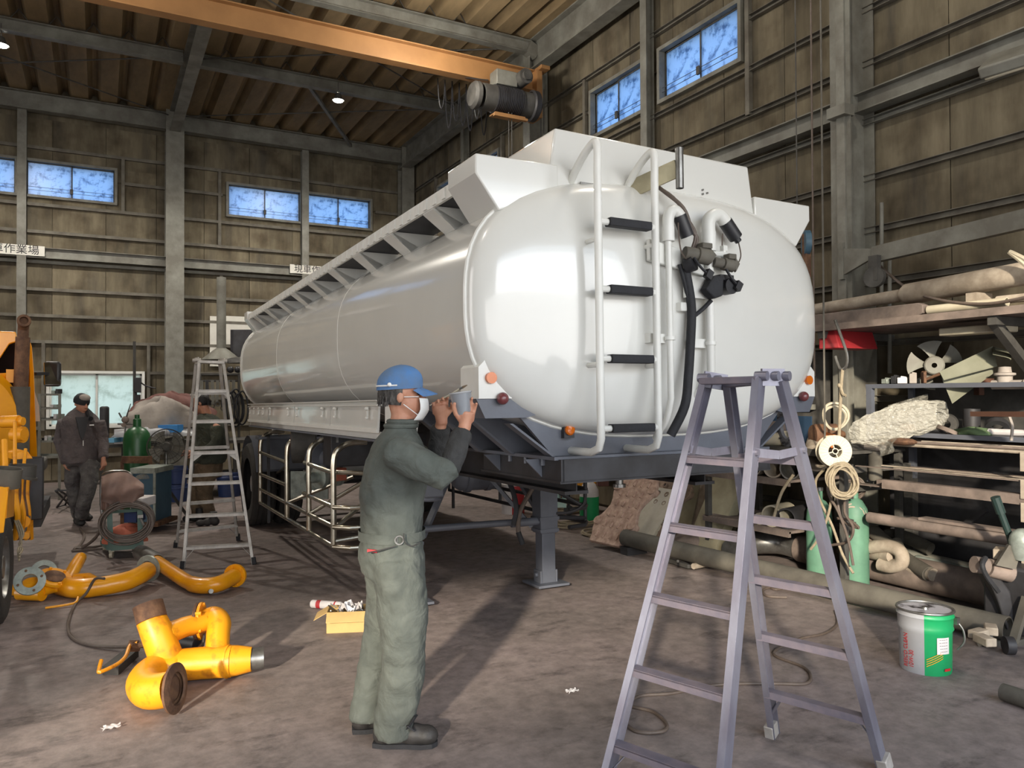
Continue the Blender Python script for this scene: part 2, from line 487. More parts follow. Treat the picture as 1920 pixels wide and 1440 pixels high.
M_lensr = mat('dusty_red_lens', C(112, 56, 58), 0.35, 0, C(88, 42, 46), 20, coat=0.3)
M_tarp = mat('grey_tarpaulin', C(160, 152, 144), 0.75, 0, C(124, 116, 110), 5, 0.3, 10)
M_tarpr = mat('maroon_tarpaulin', C(118, 82, 76), 0.85, 0, C(88, 58, 56), 5, 0.3, 10)
M_tape = mat('white_sign_board', C(214, 212, 204), 0.6, 0, C(190, 188, 180), 4)
M_ink = mat('black_ink', C(24, 24, 26), 0.7)
M_redink = mat('red_ink', C(200, 40, 44), 0.6)
M_paper = mat('white_paper', C(216, 212, 212), 0.8, 0, C(190, 186, 188), 8)
M_greyp = mat('grey_bucket_paint', C(168, 170, 174), 0.4, 0, C(150, 150, 154), 5)
M_orcl = mat('orange_cloth', C(196, 112, 88), 0.8, 0, C(165, 86, 66), 6, 0.2, 20)
M_teal = mat('teal_green_cart_paint', C(92, 118, 110), 0.55, 0, C(70, 92, 86), 6)
M_plate = mat('pink_rusty_plate', C(196, 168, 150), 0.8, 0, C(150, 122, 108), 14, 0.15, 40, 0.9)
M_concr = mat('pale_leaning_board', C(176, 168, 140), 0.8, 0, C(140, 132, 108), 3, 0.05, 20, 0.8)
M_mirror = mat('mirror_glass', C(200, 205, 210), 0.03, 1.0, C(190, 195, 200), 2)
M_choc = mat('chocolate_brown_paint', C(110, 74, 58), 0.7, 0, C(88, 58, 46), 6)
def film():
    m = bpy.data.materials.new('clear_plastic_film'); m.use_nodes = True
    t = m.node_tree; N = t.nodes.new; L = t.links.new; b = t.nodes['Principled BSDF']
    b.inputs['Base Color'].default_value = C(205, 202, 190); b.inputs['Roughness'].default_value = 0.22
    b.inputs['Alpha'].default_value = 0.36
    n = N('ShaderNodeTexNoise'); n.inputs['Scale'].default_value = 14; bp = N('ShaderNodeBump'); bp.inputs['Strength'].default_value = 0.7; bp.inputs['Distance'].default_value = 0.05
    L(n.outputs[0], bp.inputs['Height']); L(bp.outputs[0], b.inputs['Normal'])
    return m
M_film = film()
M_lamp = emis('lamp_glow', (1.0, 0.97, 0.88, 1), 60)

for m_ in (M_cloth_g, M_cloth_d, M_jack, M_trou, M_brown, M_dgreen):
    for n_ in m_.node_tree.nodes:
        if n_.type == 'BUMP': n_.inputs['Distance'].default_value = 0.05; n_.inputs['Strength'].default_value = 0.5
        if n_.type == 'TEX_NOISE' and n_.inputs['Detail'].default_value == 4: n_.inputs['Distortion'].default_value = 0.5
# ---------------- building shell ----------------
XW, YB, YF, XL = 6.5, 17.2, -1.4, -9.0        # wall planes
ZR = 7.42                                      # underside of roof deck
def subtract(rects, holes):
    for h in holes:
        out = []
        for r_ in rects:
            a0, b0, a1, b1 = r_
            x0, y0, x1, y1 = max(a0, h[0]), max(b0, h[1]), min(a1, h[2]), min(b1, h[3])
            if x0 >= x1 or y0 >= y1:
                out.append(r_); continue
            for q in ((a0, b0, a1, y0), (a0, y1, a1, b1), (a0, y0, x0, y1), (x1, y0, a1, y1)):
                if q[2]-q[0] > 0.02 and q[3]-q[1] > 0.02: out.append(q)
        rects = out
    return rects
MB().box((-1.25, 7.9, -0.05), (15.6, 18.7, 0.1)).build('floor', M_floor, kind='structure', flat=True, origin=(0,0,0))
MB().box((0, 0, -0.2), (90, 90, 0.16)).build('ground', mat('yard_concrete', C(150, 146, 138), 0.9), kind='structure', flat=True)
ROWS = [0.02, 0.5, 1.05, 1.6, 2.12, 2.7, 3.2, 3.7, 4.3, 4.8, 5.32, 5.9, 6.41, 7.0]
WZ0, WZ1 = 5.50, 6.14
winR = [(7.98+0.32, WZ0, 9.5, WZ1), (6.5, WZ0, 7.9, WZ1), (12.55, WZ0, 13.75, WZ1), (14.0, WZ0, 15.4, WZ1), (0.4, WZ0, 1.8, WZ1)]
winB = [(-2.75, WZ0, -1.42, WZ1), (-1.23, WZ0, 0.25, WZ1), (2.4, WZ0, 3.9, WZ1), (4.03, WZ0, 5.5, WZ1), (-0.85, 1.08, 0.75, 2.1)]
def wall(name, side):
    # side 'R': plane x=XW, a = y ; 'B': plane y=YB, a = x
    holes = winR if side == 'R' else winB
    a0, a1 = (YF, YB) if side == 'R' else (XL, XW)
    P = (lambda a, z, off: V((XW+off, a, z))) if side == 'R' else (lambda a, z, off: V((a, YB+off, z)))
    m = MB()
    for r_ in subtract([(a0, 0, a1, 7.8)], holes):
        c = P((r_[0]+r_[2])/2, (r_[1]+r_[3])/2, 0.1)
        sz = (0.14, r_[2]-r_[0], r_[3]-r_[1]) if side == 'R' else (r_[2]-r_[0], 0.14, r_[3]-r_[1])
        m.box(c, sz)
    wo_ = m.build(name, M_wall, kind='structure', flat=True)
    shared = {}
    n = int((a1-a0)/0.91)
    for i in range(n+1):
        x0 = a0 + i*0.91; x1 = min(a0+(i+1)*0.91, a1)
        if x1-x0 < 0.1: continue
        for k in range(len(ROWS)-1):
            for q in subtract([(x0+0.005, ROWS[k]+0.02, x1-0.005, ROWS[k+1]-0.02)], [(h[0]-0.04, h[1]-0.04, h[2]+0.04, h[3]+0.04) for h in holes]):
                w_, h_ = q[2]-q[0], q[3]-q[1]
                if w_ < 0.06 or h_ < 0.06: continue
                key = (round(w_, 3), round(h_, 3))
                c = P((q[0]+q[2])/2, (q[1]+q[3])/2, 0.015 + 0.006*rnd.random())
                if key in shared:
                    o = shared[key].copy(); COL.objects.link(o); o.location = c - OFF[wo_.name]
                else:
                    sz = (0.02, w_, h_) if side == 'R' else (w_, 0.02, h_)
                    o = MB().box(c, sz).build('panel', M_wall, wo_, flat=True)
                    shared[key] = o
    # girts (rails): C channels standing proud of the boards
    for z in ROWS[1:-1]:
        if abs(z-4.3) < 0.01: continue
        segs = [(a0, a1)]
        for h in holes:
            if h[1]-0.05 < z < h[3]+0.05:
                segs = [t for s_ in segs for t in ((s_[0], min(s_[1], h[0]-0.12)), (max(s_[0], h[2]+0.12), s_[1])) if t[1]-t[0] > 0.2]
        for s_ in segs:
            MB().ext(prC(0.055, 0.06), P(s_[0], z, -0.03), P(s_[1], z, -0.03)).build('girt', M_girt, wo_, flat=True)
    return wo_, P
wall_r, PR = wall('wall_right', 'R')
wall_b, PB = wall('wall_back', 'B')
# left wall and front wall with the big door opening (behind the camera)
MB().box((XL-0.1, 7.9, 3.9), (0.2, 18.8, 7.8)).build('wall_left', M_wall, kind='structure', flat=True)
m = MB()
for r_ in subtract([(XL, 0, XW, 7.8)], [(-5.6, 0, 5.6, 4.5)]):
    m.box(((r_[0]+r_[2])/2, YF-0.1, (r_[1]+r_[3])/2), (r_[2]-r_[0], 0.2, r_[3]-r_[1]))
m.build('wall_front', M_wall, kind='structure', flat=True)
# unseen sun blockers behind the camera: slats in the front opening, a screen outside
m = MB()
for i in range(12): m.box((-2.8, YF-0.12, 3.08+0.125*i), (5.6, 0.03, 0.115))
m.build('sun_blocker_slats', M_steel, kind='structure', flat=True)  # added out of view to keep direct sun off the tank
MB().box((-2, -6.1, 1.9), (40, 0.2, 3.8)).build('sun_blocker_yard', M_steel, kind='structure', flat=True)  # unseen screen added to keep low sun off the near floor
# windows
def window(i, side, h, lower=False):
    P = PR if side == 'R' else PB
    root = thing('window_%d' % i, None, None, P((h[0]+h[2])/2, h[1], 0), kind='structure')
    th = 0.05
    def fr(a0, z0, a1, z1, off, t, d, nm, mt):
        c = P((a0+a1)/2, (z0+z1)/2, off)
        sz = (d, a1-a0, z1-z0) if side == 'R' else (a1-a0, d, z1-z0)
        return MB().box(c, sz).build(nm, mt, root, flat=True)
    m = MB()
    for (a0, z0, a1, z1) in ((h[0]-th, h[1]-th, h[2]+th, h[1]), (h[0]-th, h[3], h[2]+th, h[3]+th), (h[0]-th, h[1], h[0], h[3]), (h[2], h[1], h[2]+th, h[3])):
        c = P((a0+a1)/2, (z0+z1)/2, 0.0)
        m.box(c, (0.12, a1-a0, z1-z0) if side == 'R' else (a1-a0, 0.12, z1-z0))
    m.build('window_frame', M_white2 if lower else M_steel, root, flat=True)
    mid = (h[0]+h[2])/2
    for (a0, a1, off) in ((h[0], mid+0.015, 0.03), (mid-0.015, h[2], 0.055)):
        s_ = 0.018 if not lower else 0.035
        m = MB()
        for (b0, z0, b1, z1) in ((a0, h[1], a1, h[1]+s_), (a0, h[3]-s_, a1, h[3]), (a0, h[1], a0+s_, h[3]), (a1-s_, h[1], a1, h[3])):
            c = P((b0+b1)/2, (z0+z1)/2, off)
            m.box(c, (0.02, b1-b0, z1-z0) if side == 'R' else (b1-b0, 0.02, z1-z0))
        m.build('sash', M_white2 if lower else M_steel_d, root, flat=True)
        fr(a0+s_, h[1]+s_, a1-s_, h[3]-s_, off, 0, 0.005, 'pane', M_pane2 if lower else M_pane)
    if not lower:
        m = MB()
        for z in (0.10, 0.16):
            m.tube([P(h[0], h[1]+z, -0.01), P(h[2], h[1]+z, -0.01)], 0.004, 5)
        m.box(P(mid, h[1]+0.13, -0.02), (0.03, 0.05, 0.1) if side == 'R' else (0.05, 0.03, 0.1))
        m.build('latch_wire', M_steel_d, root)
    return root
n = 1
for h in winR: window(n, 'R', h); n += 1
for h in winB[:4]: window(n, 'B', h); n += 1
window(n, 'B', winB[4], True)
# steel columns and posts
def column(x, y, w_, d_, zt, nm='steel_column', ori=0):
    if ori: MB().ext(prH(w_, d_, 0.014, 0.010), (x, y, 0), (x, y, zt), (1, 0, 0)).build(nm, M_steel, kind='structure', flat=True)
    else: MB().ext(prH(w_, d_, 0.014, 0.010), (x, y, 0), (x, y, zt), (0, 1, 0)).build(nm, M_steel, kind='structure', flat=True)
for y in (4.88, 10.9): column(6.3, y, 0.22, 0.34, 7.6, ori=1)
column(6.3, -1.1, 0.22, 0.34, 7.6, ori=1)
column(6.3, 16.95, 0.3, 0.3, 7.6)
for x in (1.33, -3.75): column(x, 16.98, 0.34, 0.34, 7.6)
for x in (-1.3, 3.98, -6.3): column(x, 17.07, 0.15, 0.15, 7.1, 'wall_post')
for y in (7.98+0.12, 13.88, 1.9): column(6.4, y, 0.13, 0.13, 7.1, 'wall_post', 1)
# conduit up the near right column and window trimmer studs
MB().box((6.12, 4.86, 3.8), (0.03, 0.09, 7.6)).box((6.11, 4.86, 4.28), (0.14, 0.2, 0.1)).build('trim_1', M_steel, kind='structure', flat=True, bev=0.003)
m = MB()
for (a, z0, z1) in ((0.4, 5.3, 6.4), (2.22, 4.8, 6.4), (0.75+0.12, 1.0, 2.7), (-0.95, 1.0, 2.7), (2.25, 2.7, 4.2)):
    m.box(PB(a, (z0+z1)/2, -0.03), (0.06, 0.06, z1-z0))
m.build('trim_2', M_girt, kind='structure', flat=True)
m = MB()
for (a, z0, z1) in ((9.68, 5.0, 6.41), (6.36, 4.8, 6.41), (12.4, 4.8, 6.41), (15.55, 4.8, 6.41)):
    m.box(PR(a, (z0+z1)/2, -0.03), (0.06, 0.06, z1-z0))
m.build('trim_3', M_girt, kind='structure', flat=True)
# mid-height crane-way beams (z 4.2-4.45) and eave beams
MB().ext(prH(0.14, 0.2), (XL, YB-0.12, 4.38), (XW, YB-0.12, 4.38)).ext(prC(0.06, 0.06), (XL, YB-0.04, 4.22), (XW, YB-0.04, 4.22)).build('wall_beam', M_steel, kind='structure', flat=True)
MB().ext(prH(0.14, 0.18), (XW-0.12, YF, 4.40), (XW-0.12, YB, 4.40)).ext(prC(0.06, 0.06), (XW-0.04, YF, 4.24), (XW-0.04, YB, 4.24)).build('wall_beam', M_steel, kind='structure', flat=True)
MB().ext(prH(0.2, 0.34), (XL, YB-0.2, 7.22), (XW, YB-0.2, 7.22)).build('eave_beam', M_steel, kind='structure', flat=True)
MB().ext(prH(0.22, 0.5, 0.02), (XW-0.25, YF, 7.17), (XW-0.25, YB, 7.17)).build('eave_beam', M_steel, kind='structure', flat=True)
# roof rafter over the back column, cross purlins with joint plates, diagonal rods
MB().ext(prH(0.2, 0.42, 0.02), (1.33, YF, 7.2), (1.33, YB-0.2, 7.2)).build('roof_beam', M_steel, kind='structure', flat=True)
MB().ext(prH(0.2, 0.42, 0.02), (-3.75, YF, 7.2), (-3.75, YB-0.2, 7.2)).build('roof_beam', M_steel, kind='structure', flat=True)
for y in (13.8, 10.8, 7.8, 4.8, 1.8):
    for a, b in ((XL, -3.87), (-3.63, 1.21), (1.45, XW-0.36)):
        mm = MB().ext(prH(0.14, 0.2), (a, y, 7.28), (b, y, 7.28))
        if b > 1.5: mm.bar((b-0.05, y, 7.28), (b+0.12, y, 7.2), 0.16, 0.2)
        mm.build('roof_purlin', M_steel, kind='structure', flat=True)
for (p, q) in (((1.4, 13.8, 7.3), (6.2, 10.8, 7.3)), ((1.4, 10.8, 7.3), (6.2, 13.8, 7.3)), ((1.4, 16.8, 7.3), (6.2, 13.8, 7.3)), ((-3.6, 13.8, 7.3), (1.2, 16.8, 7.3)), ((-3.6, 16.8, 7.3), (1.2, 13.8, 7.3))):
    MB().tube([p, q], 0.012, 6).build('brace_rod', M_steel_d, kind='structure')
MB().ext(prL(0.06, 0.06), (3.3, 13.85, 7.25), (5.0, 16.9, 7.25)).build('knee_brace', M_steel, kind='structure', flat=True)
# folded plate roof: one shared pressed sheet per rib
ceil = thing('ceiling', None, None, (0, 0, ZR), kind='structure')
prof = [(-0.25, 0.17), (-0.215, 0.17), (-0.14, 0.0), (0.14, 0.0), (0.215, 0.17), (0.25, 0.17)]
m = MB()
vs = []
for y in (YF-0.1, YB+0.1):
    for a, z in prof: vs.append((a+0.0, y, ZR+z))
    for a, z in reversed(prof): vs.append((a, y, ZR+z+0.004))
nn = 12
m.add(vs, [(i, (i+1) % nn, nn+(i+1) % nn, nn+i) for i in range(nn)])
first = m.build('deck_rib', M_deck, ceil, flat=True)
base_loc = first.location.copy()
for i in range(31):
    o = first if i == 0 else first.copy()
    if i: COL.objects.link(o)
    o.location = base_loc + V((XW - 0.1 - 0.25 - 0.5*i, 0, 0))
MB().box((-1.2, 7.9, ZR+0.26), (16, 19, 0.06)).build('ceiling_backing', M_steel_d, ceil, flat=True)
# end gaps clips: bent rod hangers on two purlins
for y in (13.8, 10.8):
    for i in range(26):
        x = XW-0.1-0.5-0.5*i
        if y == 10.8 and (x > 5 or x < -2): continue
        m = MB().tube([(x-0.12, y, ZR-0.03), (x, y, ZR+0.14), (x+0.12, y, ZR-0.03)], 0.008, 5)
        m.build('deck_clip', M_steel_d, ceil)

# ---------------- crane girder and hoist ----------------
g = thing('crane_girder', 'orange painted overhead crane beam spanning below the roof', 'crane beam', (1, 10.3, 6.3))
MB().ext(prH(0.17, 0.32, 0.018), (XL+0.4, 10.3, 6.50), (5.98, 10.3, 6.50)).build('beam', M_orange, g, flat=True)
MB().box((5.95, 10.3, 6.28), (0.1, 0.3, 0.75)).box((6.0, 10.3, 6.66), (0.16, 0.5, 0.06)).build('end_carriage', M_orange, g, flat=True, bev=0.01)
h0 = thing('chain_hoist', 'dark grey electric rope hoist hanging from the orange beam', 'hoist', (5.35, 10.0, 5.9))
hc = D(950, 190, 11.4)
hx = V((1, 0, 0)); 
MB().pipe(hc+V((-0.42,0,0)), hc+V((0.40,0,0)), 0.19, 0.15, 24).build('drum_housing', M_steel_d, h0)
m = MB()
for i in range(16):
    x = -0.22+i*0.028
    m.ring(hc+V((x,0,0)), hx, 0.205, 0.19, 0.02, 24)
m.build('rope_drum', M_chas_d, h0)
MB().lathe([(0.0,0),(0.16,0),(0.2,0.04),(0.2,0.1)], hc+V((-0.58,0,0)), (1,0,0)).build('end_bell', M_steel_d, h0)
MB().lathe([(0.2,0),(0.23,0.02),(0.23,0.1),(0.14,0.16),(0,0.16)], hc+V((0.38,0,0)), (1,0,0)).build('gear_case', M_chas_d, h0)
MB().box(hc+V((-0.05,0,0.3)), (0.34,0.24,0.22)).build('control_box', M_steel, h0, bev=0.01)
MB().pipe(hc+V((0.2,-0.25,0.33)), hc+V((0.2,0.15,0.33)), 0.11, 0.02).disc(hc+V((0.2,-0.27,0.33)), (0,1,0), 0.07, 0.05).build('travel_motor', M_steel_d, h0)
MB().box(hc+V((0.0,-0.12,-0.28)), (0.55,0.06,0.035)).box(hc+V((0.0,-0.02,-0.24)), (0.5,0.2,0.02)).build('limit_bar', M_orange, h0, flat=True)
m = MB()
for dx in (-0.02, 0.03): m.tube([hc+V((dx,-0.1,-0.2)), hc+V((dx,-0.1,-0.95))], 0.008, 6)
m.build('hoist_rope', M_steel_d, h0)
hb = hc+V((0.02,-0.1,-1.0))
m = MB().disc(hb, (0,1,0), 0.11, 0.1, 20).tube([hb+V((0,0,-0.08)), hb+V((0.0,0,-0.16)), hb+V((0.06,0,-0.22)), hb+V((0.0,0,-0.29)), hb+V((-0.06,0,-0.22))], 0.018, 8)
m.build('hook_block', M_steel_d, h0)
# festoon cable loops beneath the girder
m = MB()
fx = D(860, 155, 11.9)
for i in range(7):
    a = fx+V((-0.35+0.12*i, 0, 0)); ln = 0.45+0.3*abs(math.sin(i*1.3))
    m.tube(smooth_path([a, a+V((0.02,0,-ln*0.7)), a+V((0.06,0,-ln)), a+V((0.10,0,-ln*0.7)), a+V((0.12,0,0))], 5), 0.010, 6)
m.tube([fx+V((-0.6,0,0.03)), hc+V((-0.3,0,0.26))], 0.008, 6)
m.build('festoon_cable', M_blackp, label='bunched black festoon cable loops hanging left of the hoist', cat='cable')
ch = D(1015, 225, 11.85)
m = MB()
for dx in (0, 0.05): m.tube([V((ch.x+dx, ch.y, 6.36)), ch+V((dx-0.01,0,-0.45))], 0.009, 6)
m.box(ch+V((0.02,0,-0.5)), (0.09,0.07,0.13)).build('pendant_chain', M_steel_d, label='thin hanging hand chain with small block by the column', cat='chain')

# ---------------- lamps ----------------
def highbay(px, py, vis=True, pos=None, lab=''):
    p = pos or D(px, py, 1)
    t = thing('high_bay_lamp', lab, 'lamp', p, group='high bay lamps below the purlins')
    MB().lathe([(0.02,0.12),(0.05,0.1),(0.07,0.03),(0.11,0.0),(0.11,-0.015),(0.0,-0.012)], p).build('lamp_body', M_steel_d, t)
    MB().tube([p+V((0,0,0.1)), p+V((0,0,0.32))], 0.008, 6).build('hanger', M_steel_d, t)
    MB().disc(p+V((0,0,-0.02)), (0,0,1), 0.085, 0.012).build('lens', M_lamp, t)
    l = bpy.data.lights.new('high_bay_light', 'SPOT'); l.spot_size = R(160); l.spot_blend = 0.6; l.energy = 300; l.shadow_soft_size = 0.08; l.color = (1, 0.93, 0.82)
    lo = bpy.data.objects.new('high_bay_light', l); COL.objects.link(lo); lo.parent = t; lo.location = (0, 0, -0.12)
    return t
p1 = PY(634, 187, 13.8); p2 = PY(2, 83, 13.8)
highbay(0, 0, pos=p1, lab='lit round ceiling lamp at the centre of the far purlin')
highbay(0, 0, pos=p2, lab='lit round ceiling lamp at the far upper left edge')
for q in ((-1.3, 9.2, 6.2), (3.9, 9.2, 6.2), (4.0, 3.4, 6.2), (-1.3, 3.4, 6.2)):
    l = bpy.data.lights.new('bay_light', 'POINT'); l.energy = 62; l.shadow_soft_size = 0.1; l.color = (1, 0.93, 0.82)
    lo = bpy.data.objects.new('bay_light', l); COL.objects.link(lo); lo.location = q
fl = PX(1905, 108, 6.0)
t = thing('flood_lamp', 'unlit cream flood lamp on the right wall beam', 'lamp', fl)
rt = Euler((0, R(-35), R(8)))
MB().box(fl, (0.30, 0.42, 0.09), rt).build('lamp_housing', M_steel, t, bev=0.015)
MB().box(fl+rt.to_matrix()@V((0,0,-0.055)), (0.26, 0.38, 0.03), rt).build('lens', M_cream, t, bev=0.012)
MB().bar(fl+V((0.05,0,0.05)), fl+V((0.35,0,0.2)), 0.04).build('arm', M_steel_d, t)

# ---------------- signs with lettering ----------------
def text_obj(body, size, loc, rot, m_, parent, name='lettering', ext=0.002, sx=1.0, align='CENTER'):
    cu = bpy.data.curves.new(name, 'FONT'); cu.body = body; cu.size = size; cu.extrude = ext
    cu.align_x = align; cu.align_y = 'CENTER'
    cu.materials.append(m_)
    o = bpy.data.objects.new(name, cu); COL.objects.link(o)
    o.rotation_euler = rot; o.scale = (sx, 1, 1)
    me = bpy.data.meshes.new_from_object(o.evaluated_get(bpy.context.evaluated_depsgraph_get()))
    ro, sc_ = o.rotation_euler.copy(), o.scale.copy()
    bpy.data.objects.remove(o)
    me.name = name
    o = bpy.data.objects.new(name, me); COL.objects.link(o); o.rotation_euler = ro; o.scale = sc_
    if parent is not None:
        o.parent = parent; o.location = V(loc) - OFF[parent.name]
    else: o.location = loc
    return o
for (px, lab) in ((18, 'white sign with black Japanese lettering at the far left'), (592, 'white sign with black Japanese lettering behind the tanker walkway')):
    c = PY(px, 467 if px < 100 else 507, YB-0.206)
    t = thing('sign_board', lab, 'sign', c, group='lettered signs on the back wall beam')
    MB().box(c, (1.12, 0.02, 0.19)).build('board', M_tape, t, flat=True)
    text_obj('現車作業場', 0.19, c+V((0,-0.012,0)), (PI/2, 0, 0), M_ink, t)
# ---------------- tank trailer (local frame: x right, y towards the rear, origin under the front) ----------------
T = thing('tank_trailer', 'huge glossy white oval tank semi-trailer on a blue grey chassis', 'tank trailer', (2.89, 3.5, 0), rot=(R(-0.8), 0, R(-0.2)), local=True)
TZ, TA, TH, TN = 2.13, 1.25, 0.715, 2.75
def sect(y, k=1.0, n=64, kz=None):
    out = []
    kz = k if kz is None else kz
    for i in range(n):
        a = 2*PI*i/n
        c_, s_ = math.cos(a), math.sin(a)
        r_ = (abs(c_)**TN + abs(s_)**TN)**(-1/TN)
        out.append(V((TA*k*r_*c_, y, TZ + TH*kz*r_*s_)))
    return out
def bulge(sgn, y0, m=10, dep=0.2):
    rs = []
    for k in (1.0, 0.997, 0.99, 0.98, 0.965, 0.945, 0.92, 0.89, 0.85, 0.8, 0.7, 0.6, 0.5, 0.35, 0.2, 0.02):
        rs.append(sect(y0 + sgn*(0.13*math.sqrt(1-k**10) + 0.09*(1-k*k)), k))
    return rs
# barrel
ys = [0.03] + [0.03+7.2*i/24 for i in range(1, 25)]
MB().loft([sect(y, 1 + 0.0) for y in ys], cap=False).build('tank_shell', M_white, T, ang=60)
MB().loft(bulge(-1, 0.02)[::-1]).build('front_head', M_white, T, ang=80)
MB().loft(bulge(1, 7.22)).build('rear_head', M_white, T, ang=80)
for (y, nm) in ((0.02, 'rim_weld'), (2.45, 'seam_weld'), (4.85, 'seam_weld'), (7.22, 'rim_weld')):
    MB().tube(sect(y, 1.003 if nm == 'rim_weld' else 1.0), 0.011 if nm == 'rim_weld' else 0.0025, 6, closed=True).build(nm, M_white2, T)
# crash box and wings on top
bx = [(-0.80, 2.60), (-0.73, 3.09), (0.68, 3.07), (0.75, 2.60)]
MB().prism([(x_, -0.02, z_) for x_, z_ in bx], (0, 0.55, 0)).build('top_box', M_white, T, bev=0.012)
for s_ in (-1, 1):
    w_ = [(-1.21, 2.88), (-1.21, 2.78), (-1.08, 2.60), (-0.72, 2.74), (-0.72, 2.885)]
    o_ = MB().prism([(-s_*x_ if s_ > 0 else x_, -0.03, z_) for x_, z_ in w_], (0, 0.36, 0)).build('front_wing', M_white, T, bev=0.008)
    MB().prism([(-s_*x_ if s_ > 0 else x_, 7.0, z_-0.02) for x_, z_ in w_], (0, 0.22, 0)).build('rear_wing', M_white, T, bev=0.008)
    sx = s_
    # walkway: perforated deck, outer rail with studs, triangular brackets
    MB().box((sx*1.02, 3.62, 2.775), (0.30, 6.8, 0.012)).build('walkway_deck', M_chas_d, T, flat=True)
    MB().box((sx*1.175, 3.62, 2.79), (0.018, 6.8, 0.075)).build('walkway_rail', M_white2, T, flat=True)
    nr = 0
    if s_ < 0:
        for i in range(48):
            MB().box((-1.187, 0.30+i*0.14, 2.79), (0.012, 0.05, 0.06)).build('rail_stud', M_white2, T, flat=True)
    for i in range(9):
        y = 0.62 + i*0.74
        MB().prism([(sx*1.18, y, 2.765), (sx*0.80, y, 2.765), (sx*0.80, y, 2.66), (sx*1.00, y, 2.60)], (0, 0.012, 0)).prism([(sx*1.18, y, 2.765), (sx*1.18, y+0.0, 2.745), (sx*0.98, y, 2.60), (sx*0.95, y, 2.66)], (0, 0.16, 0)).build('walkway_bracket', M_white2, T, flat=True)
# manhole hatches along the top
for i in range(3):
    MB().lathe([(0.0,0.14),(0.24,0.13),(0.27,0.1),(0.27,0.06),(0.25,0.05),(0.25,0)], (0, 1.6+2.2*i, 2.83)).build('manhole_cover', M_white2, T)
# corner lamp boxes on both sides
for s_ in (-1, 1):
    b_ = MB().prism([(s_*1.21, -0.04, 1.63), (s_*1.21, -0.04, 1.79), (s_*1.17, -0.04, 1.83), (s_*1.02, -0.04, 1.67 if False else 1.63)], (0, 0.22, 0)).build('lamp_box', M_white2, T, flat=True)
    MB().disc((s_*1.145, -0.05, 1.735), (0, 1, 0), 0.029, 0.02, 24).build('amber_lens', M_amber, T)
    MB().sph((s_*1.085, -0.06, 1.63), 0.032, 16).build('red_lens', M_lensr, T)
    MB().prism([(s_*1.22, -0.03, 1.63), (s_*1.17, -0.03, 1.53), (s_*0.93, -0.03, 1.53), (s_*0.80, -0.03, 1.56), (s_*0.98, -0.03, 1.63)], (0, 0.12, 0)).build('lower_lip', M_chas, T, flat=True)
    MB().tube(smooth_path([(s_*1.20, 0.02, 1.83), (s_*1.20, 0.02, 1.88), (s_*1.24, 0.02, 1.90)], 4), 0.006, 6).build('bent_rod', M_white2, T)
# side skirts with hinged panels
for s_ in (-1, 1):
    MB().ext(prC(0.05, 0.04), (s_*1.22, 1.5, 1.62), (s_*1.22, 6.75, 1.62)).bar((s_*1.235, 1.5, 1.43), (s_*1.235, 6.75, 1.43), 0.02, 0.03).bar((s_*1.20, 1.5, 1.395), (s_*1.20, 6.75, 1.395), 0.03, 0.05).build('skirt_rail', M_white2, T, flat=True)
    yb = [1.5, 2.75, 4.1, 5.45, 6.75]
    for i in range(4):
        p_ = MB().prism([(s_*1.225, yb[i]+0.01, 1.60), (s_*1.225, yb[i+1]-0.01, 1.60), (s_*1.235, yb[i+1]-(0.10 if i == 2 else 0.01), 1.43), (s_*1.235, yb[i]+0.01, 1.43)], (-s_*0.015, 0, 0)).build('skirt_panel', M_white, T, flat=True)
        if s_ < 0:
            for k in range(2 if i < 3 else 4):
                yy = yb[i]+0.2+k*((yb[i+1]-yb[i])-0.4)/(1 if i < 3 else 3)
                MB().bar((-1.245, yy, 1.575), (-1.245, yy, 1.525), 0.012).sph((-1.248, yy-0.012, 1.58), 0.013, 8).sph((-1.248, yy+0.012, 1.58), 0.013, 8).sph((-1.248, yy, 1.515), 0.012, 8).build('latch', M_white2, p_)
    MB().box((s_*1.19, 4.1, 1.36), (0.10, 5.2, 0.012)).build('skirt_flange', M_chas, T, flat=True)
    MB().prism([(s_*1.20, 0.85, 1.62), (s_*1.20, 1.45, 1.62), (s_*1.20, 1.45, 1.2), (s_*1.20, 1.02, 1.2)], (-s_*0.03, 0, 0)).build('front_skirt_plate', M_white2, T, flat=True)
# chassis
m = MB()
for s_ in (-1, 1):
    m.ext(prH(0.16, 0.36, 0.02), (s_*0.48, 0.2, 1.26), (s_*0.48, 7.3, 1.26))
for y in (1.6, 2.6, 3.6, 4.6, 5.6, 6.6, 7.2): m.box((0, y, 1.26), (0.9, 0.08, 0.2))
m.build('chassis_rails', M_chas_d, T, flat=True)
